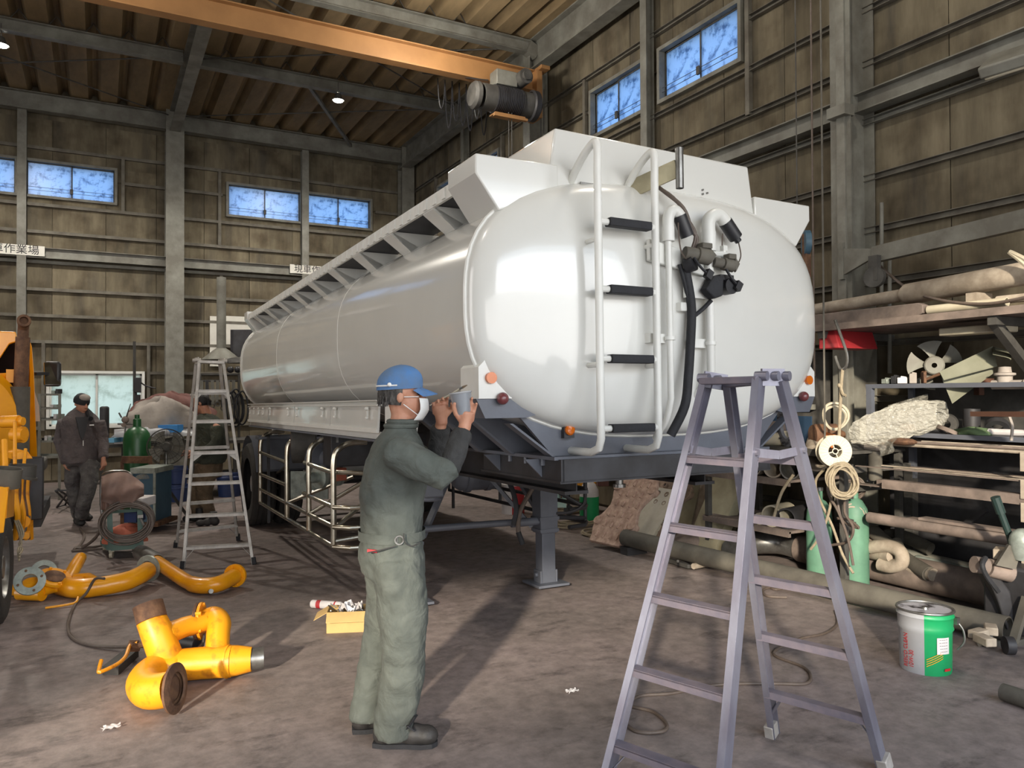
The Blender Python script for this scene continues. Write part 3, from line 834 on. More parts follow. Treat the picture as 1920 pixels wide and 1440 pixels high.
# sloping gussets carrying the tank; the foremost forms the blunt nose plate
def low(x_):
    a = min(abs(x_)/TA, 0.999)
    return TZ - TH*(1-a**TN)**(1/TN)
for (y, xa, th, nm) in ((0.02, 0.74, 0.025, 'nose_plate'), (0.42, 0.78, 0.02, 'cross_gusset'), (0.80, 0.80, 0.02, 'cross_gusset'), (1.2, 0.80, 0.02, 'cross_gusset')):
    xs_ = [-1.17 if y > 0.1 else -1.0] ; xs_ += [-0.9+0.2*i for i in range(10)]; xs_ += [1.17 if y > 0.1 else 1.0]
    top = [(x_, y, min(max(low(x_), 1.36), 1.62)) for x_ in xs_]
    MB().prism([(-xa, y, 1.315), (xa, y, 1.315)] + top[::-1], (0, th, 0)).build(nm, M_chas, T, flat=True)
    for s_ in (-1, 1):
        MB().prism([(s_*xa, y-0.03, 1.315), (s_*(xa+0.02), y-0.03, 1.315), (s_*1.19 if y > 0.1 else s_*1.02, y-0.03, 1.63 if y > 0.1 else 1.50), (s_*1.17 if y > 0.1 else s_*1.0, y-0.03, 1.63 if y > 0.1 else 1.50)], (0, 0.07, 0)).build('gusset_flange', M_chas, T, flat=True)
MB().box((0, 0.62, 1.31), (1.56, 1.35, 0.018)).build('coupler_top_plate', M_chas, T, flat=True)
kb = MB()
for s_ in (-1, 1): kb.bar((s_*0.745, -0.08, 1.245), (s_*0.745, 0.85, 1.245), 0.02, 0.12)
kb.box((0, -0.07, 1.245), (1.49, 0.02, 0.12)).box((0, 0.4, 1.185), (1.52, 0.96, 0.014))
kb.build('coupler_box', M_chas_d, T, flat=True)
for s_ in (-1, 1):
    for i in range(4):
        MB().disc((s_*0.76, 0.1+i*0.19, 1.285), (0, 0, 1), 0.014, 0.04, 6).build('bolt', M_chas, T)
    for y in (0.12, 0.62):
        MB().prism([(s_*0.755, y, 1.30), (s_*0.755, y, 1.20), (s_*0.86, y, 1.30)], (0, 0.012, 0)).build('small_rib', M_chas, T, flat=True)
MB().lathe([(0.045,0),(0.045,0.05),(0.025,0.05),(0.025,0.09),(0.04,0.09),(0.04,0.11)], (0, 0.45, 1.18), (0,0,-1)).build('king_pin', M_bare, T)
MB().box((-0.66, 0.0, 1.46), (0.065, 0.03, 0.09)).build('reflector_plate', M_chas_d, T, flat=True)
MB().lathe([(0.030,0),(0.030,0.012),(0.022,0.02),(0,0.022)], (-0.66, -0.014, 1.46), (0,-1,0), 20).build('amber_reflector', M_amber, T)
# front ladder
lx = (-0.63, -0.26); ly = -0.27
m = MB()
for x_ in lx:
    m.tube(smooth_path([(x_, -0.0, 2.80), (x_, -0.12, 2.90), (x_, -0.23, 2.955), (x_, ly, 2.93), (x_, ly, 2.80)], 5) + [V((x_, ly, 1.55)), V((x_, ly, 1.42)), V((x_, ly+0.02, 1.37)), V((x_, ly+0.09, 1.345)), V((x_, 0.02, 1.345))], 0.021, 12)
m.build('ladder_rails', M_white2, T)
for i, z in enumerate((1.47, 1.83, 2.19, 2.54)):
    MB().tube([(lx[0], ly, z), (lx[0]+0.05, ly, z), (lx[1]-0.05, ly, z), (lx[1], ly, z)], 0.017, 10).build('rung', M_white2, T)
    MB().ext([(-0.026,-0.022),(0.026,-0.022),(0.03,0),(0.026,0.022),(-0.026,0.022),(-0.03,0)], (lx[0]+0.06, ly, z), (lx[1]-0.04, ly, z)).build('rung_grip', M_black, T, bev=0.004)
for x_ in lx:
    for z in (1.8, 2.45):
        MB().tube([(x_, ly, z), (x_, -0.16, z)], 0.014, 8).build('stand_off', M_white2, T)
# front piping
def hp(x_, z, y=-0.25): return V((x_, y, z))
MB().tube(smooth_path([hp(-0.15, 1.4, -0.1), hp(-0.15, 1.50, -0.2), hp(-0.155, 1.62)], 4) + [hp(-0.155, 2.5)], 0.018, 12).build('air_pipe', M_white2, T)
MB().tube(smooth_path([hp(0.10, 1.62, -0.1), hp(0.12, 1.68, -0.2), hp(0.135, 1.78)], 4) + [hp(0.135, 2.5)], 0.024, 12).build('vapour_pipe', M_white2, T)
for (x_, z) in ((-0.155, 1.95), (0.135, 1.93)):
    MB().box((x_-0.07, -0.20, z), (0.11, 0.06, 0.05)).ring((x_, -0.25, z), (0,0,1), 0.03, 0.02, 0.02).build('pipe_clamp', M_white2, T)
    MB().box((x_-0.09, -0.17, z), (0.14, 0.012, 0.2)).build('backing_pad', M_white, T, bev=0.02)
MB().box((0.0-0.0, -0.17, 2.13), (0.16, 0.012, 0.2)).box((-0.03, -0.21, 2.13), (0.07, 0.06, 0.05)).build('cable_clamp_pad', M_white, T, bev=0.01)
# elbow couplings with caps
MB().tube([hp(-0.155, 2.48), hp(-0.155, 2.56)], 0.034, 14).tube(smooth_path([hp(-0.155, 2.54), hp(-0.15, 2.62), hp(-0.11, 2.655), hp(-0.06, 2.62)], 5), 0.032, 12).build('pipe_elbow', M_white2, T)
MB().pipe(hp(-0.075, 2.63), hp(-0.02, 2.52), 0.038, 0.028).build('pipe_cap', M_blackp, T)
MB().disc(hp(-0.03, 2.36, -0.28), (0.5,-1,0.3), 0.045, 0.05).build('hanging_cap', M_blackp, T)
MB().tube(smooth_path([hp(-0.11, 2.58, -0.28), hp(-0.115, 2.5, -0.29), hp(-0.10, 2.42, -0.29), hp(-0.06, 2.38, -0.29)], 4), 0.004, 5).build('cap_cord', M_hose, T)
MB().tube([hp(0.135, 2.45), hp(0.135, 2.56)], 0.04, 14).tube(smooth_path([hp(0.135, 2.54), hp(0.14, 2.63), hp(0.21, 2.665), hp(0.27, 2.62)], 6), [0.038]*19, 14).build('pipe_elbow', M_white2, T)
MB().tube([hp(0.26, 2.63), hp(0.34, 2.545)], 0.04, 14).tube([hp(0.34, 2.545), hp(0.36, 2.525)], 0.02, 8).build('pipe_cap', M_blackp, T)
MB().tube(smooth_path([hp(0.36, 2.52), hp(0.375, 2.44), hp(0.33, 2.38), hp(0.26, 2.39), hp(0.235, 2.48), hp(0.24, 2.56)], 5), 0.004, 5).build('cap_cord', M_hose, T)
MB().tube([hp(0.15, 2.44), hp(0.25, 2.44)], 0.018, 10).tube([hp(0.245, 2.47), hp(0.245, 2.37)], 0.015, 8).box(hp(0.245, 2.475), (0.03,0.03,0.03)).build('drain_cock', M_white2, T)
MB().prism([hp(-0.27, 2.49, -0.2), hp(-0.27, 2.37, -0.2), hp(0.28, 2.29, -0.2), hp(0.28, 2.42, -0.2), hp(-0.03, 2.45, -0.2)], (0, -0.03, 0)).build('coupling_bracket', M_white2, T, bev=0.006)
def gland(p, sc, nm):
    p = V(p)
    m = MB().tube([p+V((-0.09*sc,-0.02,0.01)), p+V((0.0,-0.04,0))], 0.036*sc, 12).tube([p+V((-0.02,-0.04,0)), p+V((0.06*sc,-0.05,-0.01))], 0.046*sc, 12)
    m.box(p+V((0.03*sc,-0.05,0.05*sc)), (0.07*sc,0.05,0.03)).prism([p+V((0.05*sc,-0.06,0.035)), p+V((0.09*sc,-0.06,0)), p+V((0.05*sc,-0.06,-0.05))], (0,-0.02,0))
    m.build(nm, M_olive, T, bev=0.004)
gland((0.02, -0.26, 2.41), 1.0, 'air_coupling'); gland((0.21, -0.26, 2.375), 0.8, 'air_coupling')
MB().prism([(-0.0+0.04, -0.27, 2.22), (0.10, -0.27, 2.30), (0.17, -0.27, 2.30), (0.16, -0.27, 2.19), (0.10, -0.27, 2.17)], (0, -0.06, 0)).build('electric_socket', M_black, T, bev=0.008)
MB().disc((0.235, -0.29, 2.25), (0,1,0), 0.045, 0.06).box((0.22, -0.27, 2.30), (0.10,0.06,0.03)).build('electric_socket', M_blackp, T)
MB().box((0.06, -0.24, 2.24), (0.20,0.02,0.12)).build('socket_plate', M_white2, T, flat=True)
for (a, b) in (((-0.03, 2.39), (0.055, 2.30)), ((0.19, 2.36), (0.27, 2.25))):
    MB().tube(smooth_path([hp(a[0], a[1], -0.31), hp((a[0]+b[0])/2-0.01, (a[1]+b[1])/2-0.01, -0.33), hp(b[0], b[1], -0.33)], 4), 0.008, 6).box(hp(b[0], b[1], -0.33), (0.04,0.03,0.05), Euler((0,R(30),0))).build('dust_cap_cord', M_blackp, T)
MB().tube(smooth_path([hp(-0.17, 2.86, -0.1), hp(-0.12, 2.79, -0.16), hp(-0.04, 2.68, -0.24), hp(0.0, 2.56, -0.26), hp(0.03, 2.50, -0.27), hp(0.0, 2.40, -0.24)], 5), 0.011, 8).tube(smooth_path([hp(-0.14, 2.83, -0.11), hp(-0.07, 2.74, -0.2), hp(-0.02, 2.62, -0.25), hp(0.02, 2.52, -0.27), hp(-0.02, 2.38, -0.24)], 5), 0.009, 8).build('wiring_loom', M_hose, T)
MB().tube(smooth_path([hp(-0.04, 2.34), hp(-0.01, 2.2), hp(0.0, 2.1), hp(-0.01, 1.95), hp(-0.03, 1.75), hp(-0.06, 1.58), hp(-0.12, 1.42, -0.2)], 5), 0.026, 12).tube(smooth_path([hp(-0.08, 2.36), hp(-0.04, 2.24), hp(-0.01, 2.12)], 4), 0.012, 8).tube(smooth_path([hp(0.12, 2.17, -0.28), hp(0.08, 2.12), hp(0.02, 2.08)], 4), 0.012, 8).build('black_conduit', M_black, T)
MB().bar(hp(-0.26, 2.80, -0.03), hp(-0.13, 2.87, -0.30), 0.012, 0.10).build('tube_bracket', M_concr, T, flat=True)
MB().pipe(hp(-0.12, 2.76, -0.31), hp(-0.12, 2.98, -0.31), 0.022, 0.018).build('steel_tube', M_bare, T)
for (x_, z, y) in ((-0.60, 2.78, -0.035), (-0.33, 2.62, -0.14)):
    MB().box((x_+0.06, y, z), (0.085, 0.008, 0.06)).build('name_plate', M_bare, T, flat=True)
for (x_, z) in ((0.30, 2.875), (0.335, 2.86), (0.30, 2.85)):
    MB().disc((x_, -0.025, z), (0,1,0), 0.006, 0.012, 8).build('rivet', M_bare, T)
# landing legs
for s_ in (-1, 1):
    x_ = s_*0.62-0.13; y0 = 2.22
    lm = MB().box((x_, y0, 0.92), (0.17, 0.15, 0.85)).box((x_, y0, 0.35), (0.13, 0.12, 0.62)).build('landing_leg', M_chas, T, bev=0.006)
    MB().box((x_, y0, 0.62), (0.19, 0.165, 0.03)).box((x_, y0, 0.52), (0.185, 0.16, 0.025)).build('collar', M_chas, lm, flat=True)
    MB().box((x_, y0, 0.065), (0.30, 0.30, 0.022)).box((x_-0.075, y0, 0.12), (0.02, 0.12, 0.12)).box((x_+0.075, y0, 0.12), (0.02, 0.12, 0.12)).tube([(x_-0.11, y0, 0.14), (x_+0.11, y0, 0.14)], 0.02, 10).build('foot_plate', M_chas, lm, bev=0.004)
    MB().bar((x_-0.12*s_, y0+0.02, 0.55), (x_-0.55*s_, y0+0.3, 1.15), 0.05, 0.03).bar((x_, y0+0.05, 0.62), (x_, y0+0.8, 1.15), 0.05, 0.04).build('brace', M_chas, lm, flat=True)
    MB().box((x_, y0, 1.28), (0.22, 0.2, 0.2)).build('leg_bracket', M_chas_d, lm, flat=True)
MB().tube([(-0.75, 2.2, 0.62), (-0.2, 2.2, 0.615), (0.49, 2.2, 0.60)], 0.028, 12).tube([(0.15, 2.2, 0.6), (0.45, 2.2, 0.6)], 0.035, 12).build('cross_shaft', M_chas, T)
MB().tube(smooth_path([(0.56, 2.15, 0.66), (0.70, 2.15, 0.66), (0.80, 2.13, 0.70), (0.83, 2.1, 0.80), (0.83, 2.1, 1.2)], 4), 0.014, 8).build('crank_handle', M_chas_d, T)
MB().tube(smooth_path([(0.42, 2.1, 1.2), (0.32, 2.08, 0.95), (0.16, 2.06, 0.72), (0.14, 2.06, 0.55)], 5) , 0.02, 10).build('hose_stub', M_hose, T)
MB().tube([(0.14, 2.06, 0.55), (0.17, 2.04, 0.45)], 0.022, 10).build('hose_end', M_black, T)
# side guards: polished pipe frames
for s_ in (-1, 1):
    m = MB(); X = s_*1.22
    gm = M_chrome if s_ < 0 else M_chas_d
    yp = (2.70, 3.55, 4.5, 6.0)
    for i, y in enumerate(yp):
        m.tube(smooth_path([(X-s_*0.28, y, 1.30), (X-s_*0.12, y, 1.29), (X-s_*0.02, y, 1.22), (X, y, 1.1)], 4) + [V((X, y, 0.47))], 0.024 if s_ < 0 else 0.018, 10)
    def rail(pts, r=0.02): m.tube(pts, r, 10)
    for z in (0.46, 0.62):
        rail([(X-s_*0.30, 2.52, z+0.0), (X-s_*0.10, 2.56, z), (X, 2.68, z), (X, 6.0, z)])
    rail([(X-s_*0.32, 2.52, 0.78), (X-s_*0.10, 2.56, 0.78), (X, 2.68, 0.78), (X, 3.75, 0.79)])
    rail([(X-s_*0.32, 2.5, 1.05), (X, 2.75, 1.06), (X, 3.7, 1.08)])
    rail([(X, 4.5, 0.80), (X, 6.0, 0.80)]); rail([(X, 4.5, 1.03), (X, 6.0, 1.06)])
    rail([(X, 4.5, 1.0), (X-s_*0.2, 6.0, 0.8)], 0.015)
    rail([(X, 2.7, 0.60), (X-s_*0.55, 2.9, 0.95)]); rail([(X, 3.55, 0.62), (X-s_*0.6, 3.2, 1.02)]); rail([(X, 4.5, 0.62), (X-s_*0.55, 4.0, 0.9)])
    rail([(X, 2.70, 0.50), (X-s_*0.5, 2.6, 0.56)])
    m.build('side_guard', gm, T)
    MB().bar((X-s_*0.05, 5.75, 1.25), (X-s_*0.05, 5.75, 0.25), 0.03).build('guard_post', M_chas_d, T, flat=True)
# wheels and fenders
for s_ in (-1, 1):
    for k, x_ in enumerate((1.12, 0.79)):
        X = s_*x_; o_ = V((X, 6.75, 0.62))
        pr = [(0.33,-0.13),(0.42,-0.145),(0.49,-0.14),(0.52,-0.11),(0.527,-0.07),(0.515,-0.065),(0.527,-0.06),(0.527,-0.02),(0.515,-0.012),(0.515,0.012),(0.527,0.02),(0.527,0.06),(0.515,0.065),(0.527,0.07),(0.52,0.11),(0.49,0.14),(0.42,0.145),(0.33,0.13)]
        wt = MB().lathe(pr, o_, (1,0,0), 40).build('tyre', M_tyre, T)
        MB().lathe([(0.33,-0.13),(0.31,-0.1),(0.30,0.0),(0.12,0.02),(0.1,0.08),(0,0.09)], o_, (s_,0,0), 28).build('rim', M_greyp, wt)
    MB().add([V((s_*x_, 6.75+0.62*math.cos(a), 0.62+0.62*math.sin(a))) for a in [R(18+i*16) for i in range(10)] for x_ in (0.6, 1.24)], [(2*i, 2*i+1, 2*i+3, 2*i+2) for i in range(9)]).build('mudguard', M_chas, T)
    MB().box((s_*0.95, 6.1, 1.05), (0.55, 0.03, 0.42)).box((s_*1.0, 6.05, 1.23), (0.5, 0.2, 0.03)).build('mud_flap_bracket', M_chas, T, flat=True)
MB().tube([(-1.0, 6.75, 0.62), (1.0, 6.75, 0.62)], 0.07, 14).build('axle', M_chas_d, T)
# pump, reel, valves, boxes under the tank
def w2t(p): return V((p.x-2.89, p.y-3.5, p.z+0.014*(p.y-3.5)))
c = w2t(D(570, 830, 7.9))
MB().lathe([(0.20,-0.12),(0.21,-0.12),(0.21,0.12),(0.20,0.12)], c, (0.9,-0.3,0)).disc(c+V((0.12,-0.04,0)), (0.9,-0.3,0), 0.2, 0.02).build('reel_guard', M_steel_d, T)
MB().lathe([(0,-0.13),(0.15,-0.13),(0.15,-0.1),(0.09,-0.09),(0.09,0.1)], c, (0.9,-0.3,0)).build('hose_reel', M_rust, T)
c = w2t(D(604, 862, 7.7))
MB().lathe([(0,-0.2),(0.1,-0.18),(0.13,-0.1),(0.13,0.05),(0.17,0.06),(0.17,0.1),(0.1,0.12),(0.08,0.2),(0,0.2)], c, (0.2,-0.95,0.1)).box(c+V((0,0,0.17)), (0.1,0.22,0.12)).disc(c+V((0.02,0.1,0)), (0.2,-0.95,0.1), 0.19, 0.03, 12).build('pump_body', M_chas, T)
c = w2t(D(616, 893, 7.2))
MB().lathe([(0,-0.18),(0.05,-0.18),(0.05,-0.12),(0.1,-0.11),(0.1,-0.07),(0.07,-0.05),(0.08,0.08),(0.11,0.09),(0.11,0.13),(0.05,0.14),(0.05,0.25)], c, (-0.9,-0.4,0)).build('valve_body', M_galv, T)
MB().box(c+V((0.06,-0.08,0.02)), (0.13,0.1,0.12), Euler((0,0,R(25)))).build('orange_valve_tag', M_orcl, T, bev=0.01)
c = w2t(D(578, 910, 8.3)); MB().box(c, (0.02, 0.42, 0.30), Euler((0,0,R(55)))).build('splash_plate', M_galv, T, flat=True)
c = w2t(D(655, 838, 7.0)); bxo = MB().box(c, (0.42, 0.36, 0.33), Euler((0,0,R(-3)))).build('tool_box', M_chas_d, T, bev=0.01)
for dx in (-0.17, 0.12): MB().box(c+V((dx,-0.19,0.1)), (0.02,0.02,0.1)).build('hasp', M_bare, bxo)
for i in range(3): MB().box(c+V((0.24+0.0*i,-0.15+0.04*i,0)), (0.012,0.012,0.32)).build('box_strap', M_bare, bxo, flat=True)
c = w2t(D(893, 892, 6.9))
MB().lathe([(0,-0.24),(0.09,-0.22),(0.13,-0.16),(0.13,0.16),(0.09,0.22),(0,0.24)], c, (1,-0.1,0)).ring(c+V((-0.1,0,0)), (1,-0.1,0), 0.145, 0.12, 0.04).ring(c+V((0.1,0,0)), (1,-0.1,0), 0.14, 0.12, 0.04).tube([c+V((-0.24,0,0)), c+V((-0.36,0,0))], 0.03, 8).tube([c+V((0.2,0,0.03)), c+V((0.42,0,0.04))], 0.05, 10).build('air_tank', M_chas, T)
c = w2t(D(870, 850, 6.9)); MB().box(c, (0.6, 0.08, 0.14)).build('tank_hanger', M_chas, T, flat=True)
c = w2t(D(806, 905, 5.9)); MB().box(c, (0.16, 0.2, 0.22)).lathe([(0.08,-0.02),(0.09,0.02),(0,0.02)], c+V((0,0,-0.12)), (0,0,-1)).build('side_lamp_box', M_chas, T, bev=0.015)
for i in range(4):
    y = 3.0+i*0.75
    MB().tube(smooth_path([(-0.35, y, 1.12), (-0.2, y+0.2, 0.95), (0.1, y+0.1, 0.92), (0.3, y, 1.1)], 4), 0.03, 8).build('underside_pipe', M_chas_d, T)
MB().tube([(-0.2, 1.4, 1.12), (-0.2, 6.4, 1.05)], 0.05, 10).tube([(0.25, 1.4, 1.15), (0.25, 6.6, 1.1)], 0.035, 10).build('delivery_pipe', M_chas_d, T)
MB().tube(smooth_path([w2t(D(890, 858, 6.5)), w2t(D(930, 872, 6.2)), w2t(D(955, 905, 6.1)), w2t(D(968, 950, 6.0)), w2t(D(962, 985, 6.0))], 4), 0.02, 8).build('black_hose', M_black, T)
MB().box((0, 7.35, 0.7), (2.3, 0.1, 0.12)).box((-0.8, 7.3, 1.0), (0.06, 0.1, 0.6)).box((0.8, 7.3, 1.0), (0.06, 0.1, 0.6)).build('rear_bumper', M_white2, T, flat=True)
# ---------------- step ladders ----------------
def stepladder(name, label, tops, feet, nstep_f, nstep_r, rm, sm, rw=0.06, rd=0.028, zs_f=None, zs_r=None, gus=(), foot=M_black, hinge=True):
    # tops: FL, FR, RL, RR ; feet the same (front frame left/right, rear frame left/right)
    c = sum(feet, V((0,0,0)))/4; c.z = 0
    t = thing(name, label, 'ladder', c)
    wv = (feet[1]-feet[0]); wv.z = 0; wv.normalize()
    for i in range(4):
        inn = wv if i % 2 == 0 else -wv
        m = MB(); d = (feet[i]-tops[i]).normalized()
        out = (d.cross(wv)).normalized()
        # channel: web plus two flanges
        x, y, _ = frame_of(d, wv)
        m.ext([(p[0], p[1]) for p in rect(rw, rd*0.25)], tops[i], feet[i], wv)
        for sg in (-1, 1):
            off = x*sg*(rw/2)
            m.bar(tops[i]+off+inn*rd*0.4, feet[i]+off+inn*rd*0.4, 0.005, rd, wv)
        m.build('rail', rm, t, flat=True)
        MB().bar(feet[i]-d*0.07, feet[i], rw+0.012, rd+0.015, wv).build('foot', foot, t, bev=0.004)
    H = (tops[0].z+tops[1].z)/2
    for (a, b, n_, zs) in ((0, 1, nstep_f, zs_f), (2, 3, nstep_r, zs_r)):
        zs = zs or [H*(i+1)/(n_+1) for i in range(n_)]
        for z in zs:
            f = lambda i: tops[i].lerp(feet[i], (tops[i].z-z)/(tops[i].z-feet[i].z))
            p, q = f(a), f(b)
            nrm = V((-wv.y, wv.x, 0))
            m = MB()
            m.ext(rect(0.055 if a == 0 else 0.05, 0.008), p, q, (0,0,1))
            m.ext([(-0.0275,-0.028),(-0.0235,-0.028),(-0.0235,0.002),(-0.0275,0.002)], p, q, (0,0,1))
            m.ext([(0.0235,-0.028),(0.0275,-0.028),(0.0275,0.002),(0.0235,0.002)], p, q, (0,0,1))
            m.build('step', sm, t, flat=True)
    for (a, b) in ((0, 1), (2, 3)):
        for z, e in ((feet[0].z+0.32, 0.1),) if True else ():
            f = lambda i, zz: tops[i].lerp(feet[i], (tops[i].z-zz)/(tops[i].z-feet[i].z))
            zz = zs_f[-1] if (a == 0 and zs_f) else (zs_r[-1] if zs_r else H/(nstep_f+1))
            for u_, v_ in ((a, b), (b, a)):
                p = f(u_, zz-0.14); q = f(u_, zz).lerp(f(v_, zz), 0.18)
                MB().bar(p, q, 0.02, 0.004).build('corner_brace', rm, t, flat=True)
    for z in gus:
        f = lambda i, zz: tops[i].lerp(feet[i], (tops[i].z-zz)/(tops[i].z-feet[i].z))
        for u_, v_ in ((0, 1), (1, 0)):
            nrm = (feet[0]-tops[0]).cross(wv).normalized()*0.004
            MB().prism([f(u_, z), f(u_, z).lerp(f(v_, z), 0.27), f(u_, z-0.10)], nrm).build('gusset_plate', rm, t, flat=True)
    # top treads, hinges and spreader bars
    MB().ext(rect(0.075, 0.03), tops[0], tops[1], (0,0,1)).build('top_tread', sm, t, bev=0.004)
    MB().ext(rect(0.06, 0.025), tops[2], tops[3], (0,0,1)).build('top_tread', rm, t, bev=0.004)
    for (a, b) in ((0, 2), (1, 3)):
        mid = (tops[a]+tops[b])/2
        m = MB().bar(tops[a]+V((0,0,0.01)), tops[b]+V((0,0,0.01)), 0.012, 0.07)
        for p in (tops[a], tops[b], mid): m.disc(p+V((0,0,0.015)), wv, 0.02, 0.05, 12)
        m.build('hinge', rm, t)
        f = lambda i, k: tops[i].lerp(feet[i], k)
        p, q = f(a, 0.17), f(b, 0.17); mm = (p+q)/2 - V((0,0,0.015))
        MB().bar(p, mm, 0.004, 0.035).bar(mm, q, 0.004, 0.035).disc(p, wv, 0.014, 0.03, 10).disc(q, wv, 0.014, 0.03, 10).build('spreader', rm, t, flat=True)
    return t
A, B = V((1.77, 2.59, 0)), V((1.96, 2.10, 0)); Cc, Dd = FL(1448, 1380), FL(1662, 1445)
hz = 1.70
tA, tB, tC, tD = PX(1320, 715, 2.32), PX(1428, 712, 2.36), PX(1362, 722, 2.43), PX(1470, 712, 2.47)
stepladder('step_ladder', 'large aluminium stepladder with open legs before the tank front', [tA, tB, tC, tD], [A, B, Cc, Dd], 5, 5, M_alu, M_step, 0.062, 0.03,
    zs_f=[1.385, 1.10, 0.815, 0.525, 0.235], zs_r=[1.38, 1.10, 0.81, 0.53, 0.24], foot=M_alu2)
f1, f2, f3, f4 = FL(342, 1066), FL(477, 1058), FL(329, 1026), FL(447, 1013)
zt = 2.02
def atz(px, py, ref):  # point on the ray at the distance of ref
    return D(px, py, ref)
t1, t2 = D(372, 678, 7.75), D(421, 680, 7.85)
t3, t4 = D(366, 679, 7.95), D(414, 681, 8.05)
zf = [PX(400, 730, 0).z for _ in range(0)]
def zat(py, d): return D(400, py, d).z
stepladder('step_ladder', 'tall paint-splashed aluminium stepladder standing before the bending man', [t1, t2, t3, t4], [f1, f2, f3, f4], 6, 6, M_alu2, M_alu2, 0.055, 0.026,
    gus=(zat(733, 7.8), zat(849, 7.65)), zs_f=[zat(731, 7.8), zat(788, 7.7), zat(846, 7.65), zat(903, 7.6), zat(964, 7.5), zat(1023, 7.45)],
    zs_r=[zat(735, 8.0), zat(788, 8.1), zat(838, 8.2), zat(889, 8.3), zat(940, 8.4), zat(990, 8.5)])

# ---------------- yellow pipe fittings on the floor ----------------
def flange(m, c, ax, ro, ri, t=0.022, n=28):
    m.ring(c, ax, ro, ri, t, n); return m
def bolts(parent, c, ax, r, k, m_, s=0.012):
    x, y, d = frame_of(V(ax))
    for i in range(k):
        a = 2*PI*i/k+0.3
        MB().disc(c+(x*math.cos(a)+y*math.sin(a))*r, ax, s, 0.05, 6).build('bolt', m_, parent)
# left assembly
g1 = thing('pipe_fitting', 'long curved yellow pipe assembly with grey and yellow flanges lying left', 'pipe', FL(160, 1110), group='yellow pipes on the floor')
# every run of pipe rests on the floor: z is the height of its axis
def Z(px, py, z): return FL(px, py, z)
MB().tube(smooth_path([Z(97, 1093, 0.06), Z(115, 1098, 0.07), Z(145, 1103, 0.08), Z(190, 1099, 0.085), Z(235, 1090, 0.10), Z(262, 1079, 0.12), Z(276, 1070, 0.12)], 5), [0.02,0.04,0.055,0.065,0.072,0.078]+[0.08]*8+[0.078]*8+[0.075]*9, 20).build('curved_pipe', M_yel, g1)
m = MB(); flange(m, Z(278, 1066, 0.12), V((0.75,0.75,0)), 0.118, 0.07); m.build('end_flange', M_galv, g1)
MB().tube([Z(126, 1090, 0.07), Z(140, 1064, 0.13), Z(151, 1046, 0.17)], [0.055, 0.056, 0.05], 18).sph(Z(151, 1046, 0.17), 0.05, 14).build('branch_pipe', M_yel, g1)
MB().tube([Z(138, 1088, 0.08), Z(165, 1086, 0.08), Z(185, 1093, 0.08)], [0.055,0.055,0.04], 16).build('branch_pipe', M_yel, g1)
fc = Z(102, 1083, 0.16); ax = V((0.25, -0.35, 0.85))
MB().disc(fc, ax, 0.125, 0.022, 32).build('blind_flange', M_yel, g1)
MB().disc(fc+ax.normalized()*0.012, ax, 0.08, 0.012, 28).build('flange_face', M_rust, g1)
bolts(g1, fc, ax, 0.107, 6, M_yel)
fc = Z(58, 1086, 0.17)+V((0, -0.12, 0.01)); ax = V((0.12, -0.9, 0.42))
MB().ring(fc, ax, 0.112, 0.055, 0.025).build('grey_flange', M_galv, g1); bolts(g1, fc, ax, 0.085, 4, M_rust, 0.010)
MB().ring(Z(80, 1078, 0.17)+V((0.0, 0.12, 0.0)), ax, 0.10, 0.055, 0.025).build('grey_flange', M_galv, g1)
MB().tube([Z(36, 1112, 0.06), Z(80, 1114, 0.06)], 0.055, 18).tube([Z(22, 1106, 0.05), Z(42, 1108, 0.055)], 0.045, 16).tube([Z(60, 1106, 0.08), Z(58, 1090, 0.16)+V((0, 0.03, 0))], 0.06, 16).build('valve_block', M_yel, g1)
MB().tube([Z(78, 1108, 0.08), Z(100, 1102, 0.08), Z(125, 1100, 0.08)], 0.045, 12).build('link_pipe', M_yel, g1)
MB().tube(smooth_path([FL(85, 1140, 0.012), FL(130, 1133, 0.02), FL(143, 1128, 0.03), Z(146, 1120, 0.05)], 4), 0.009, 8).build('lever_rod', M_yelr, g1)
g2 = thing('pipe_fitting', 'bent yellow pipe with bare steel coupling below the far stepladder', 'pipe', FL(370, 1110), group='yellow pipes on the floor')
MB().tube(smooth_path([Z(292, 1052, 0.13), Z(325, 1074, 0.10), Z(352, 1091, 0.075), Z(375, 1098, 0.07), Z(405, 1096, 0.08), Z(428, 1087, 0.09), Z(440, 1080, 0.10)], 5), [0.058]*12+[0.066]*19, 20).build('bent_pipe', M_yel, g2)
MB().pipe(Z(294, 1053, 0.13), Z(264, 1036, 0.14), 0.075, 0.062).build('steel_coupling', M_bare, g2)
fc = Z(441, 1079, 0.10)
MB().ring(fc, V((0.55, 0.8, 0)), 0.098, 0.05, 0.025).build('end_flange', M_yel, g2); bolts(g2, fc, V((0.55, 0.8, 0)), 0.08, 6, M_yelr)
MB().disc(Z(394, 1108, 0.04), (0.1,-0.8,0.1), 0.02, 0.06, 10).build('drain_plug', M_bare, g2)
g3 = thing('pipe_fitting', 'heavy scuffed yellow pipe manifold with bell flange lying nearest the camera', 'pipe', FL(360, 1290), group='yellow pipes on the floor')
Q = lambda px, py, z=0.1: FL(px, py, z)
MB().tube([Q(434, 1240, 0.095), Q(380, 1243, 0.095), Q(335, 1247, 0.095)]+smooth_path([Q(325, 1249, 0.095), Q(290, 1258, 0.095), Q(270, 1280, 0.095), Q(282, 1296, 0.10), Q(318, 1292, 0.12)], 5), 0.090, 24).build('main_pipe', M_yelr, g3)
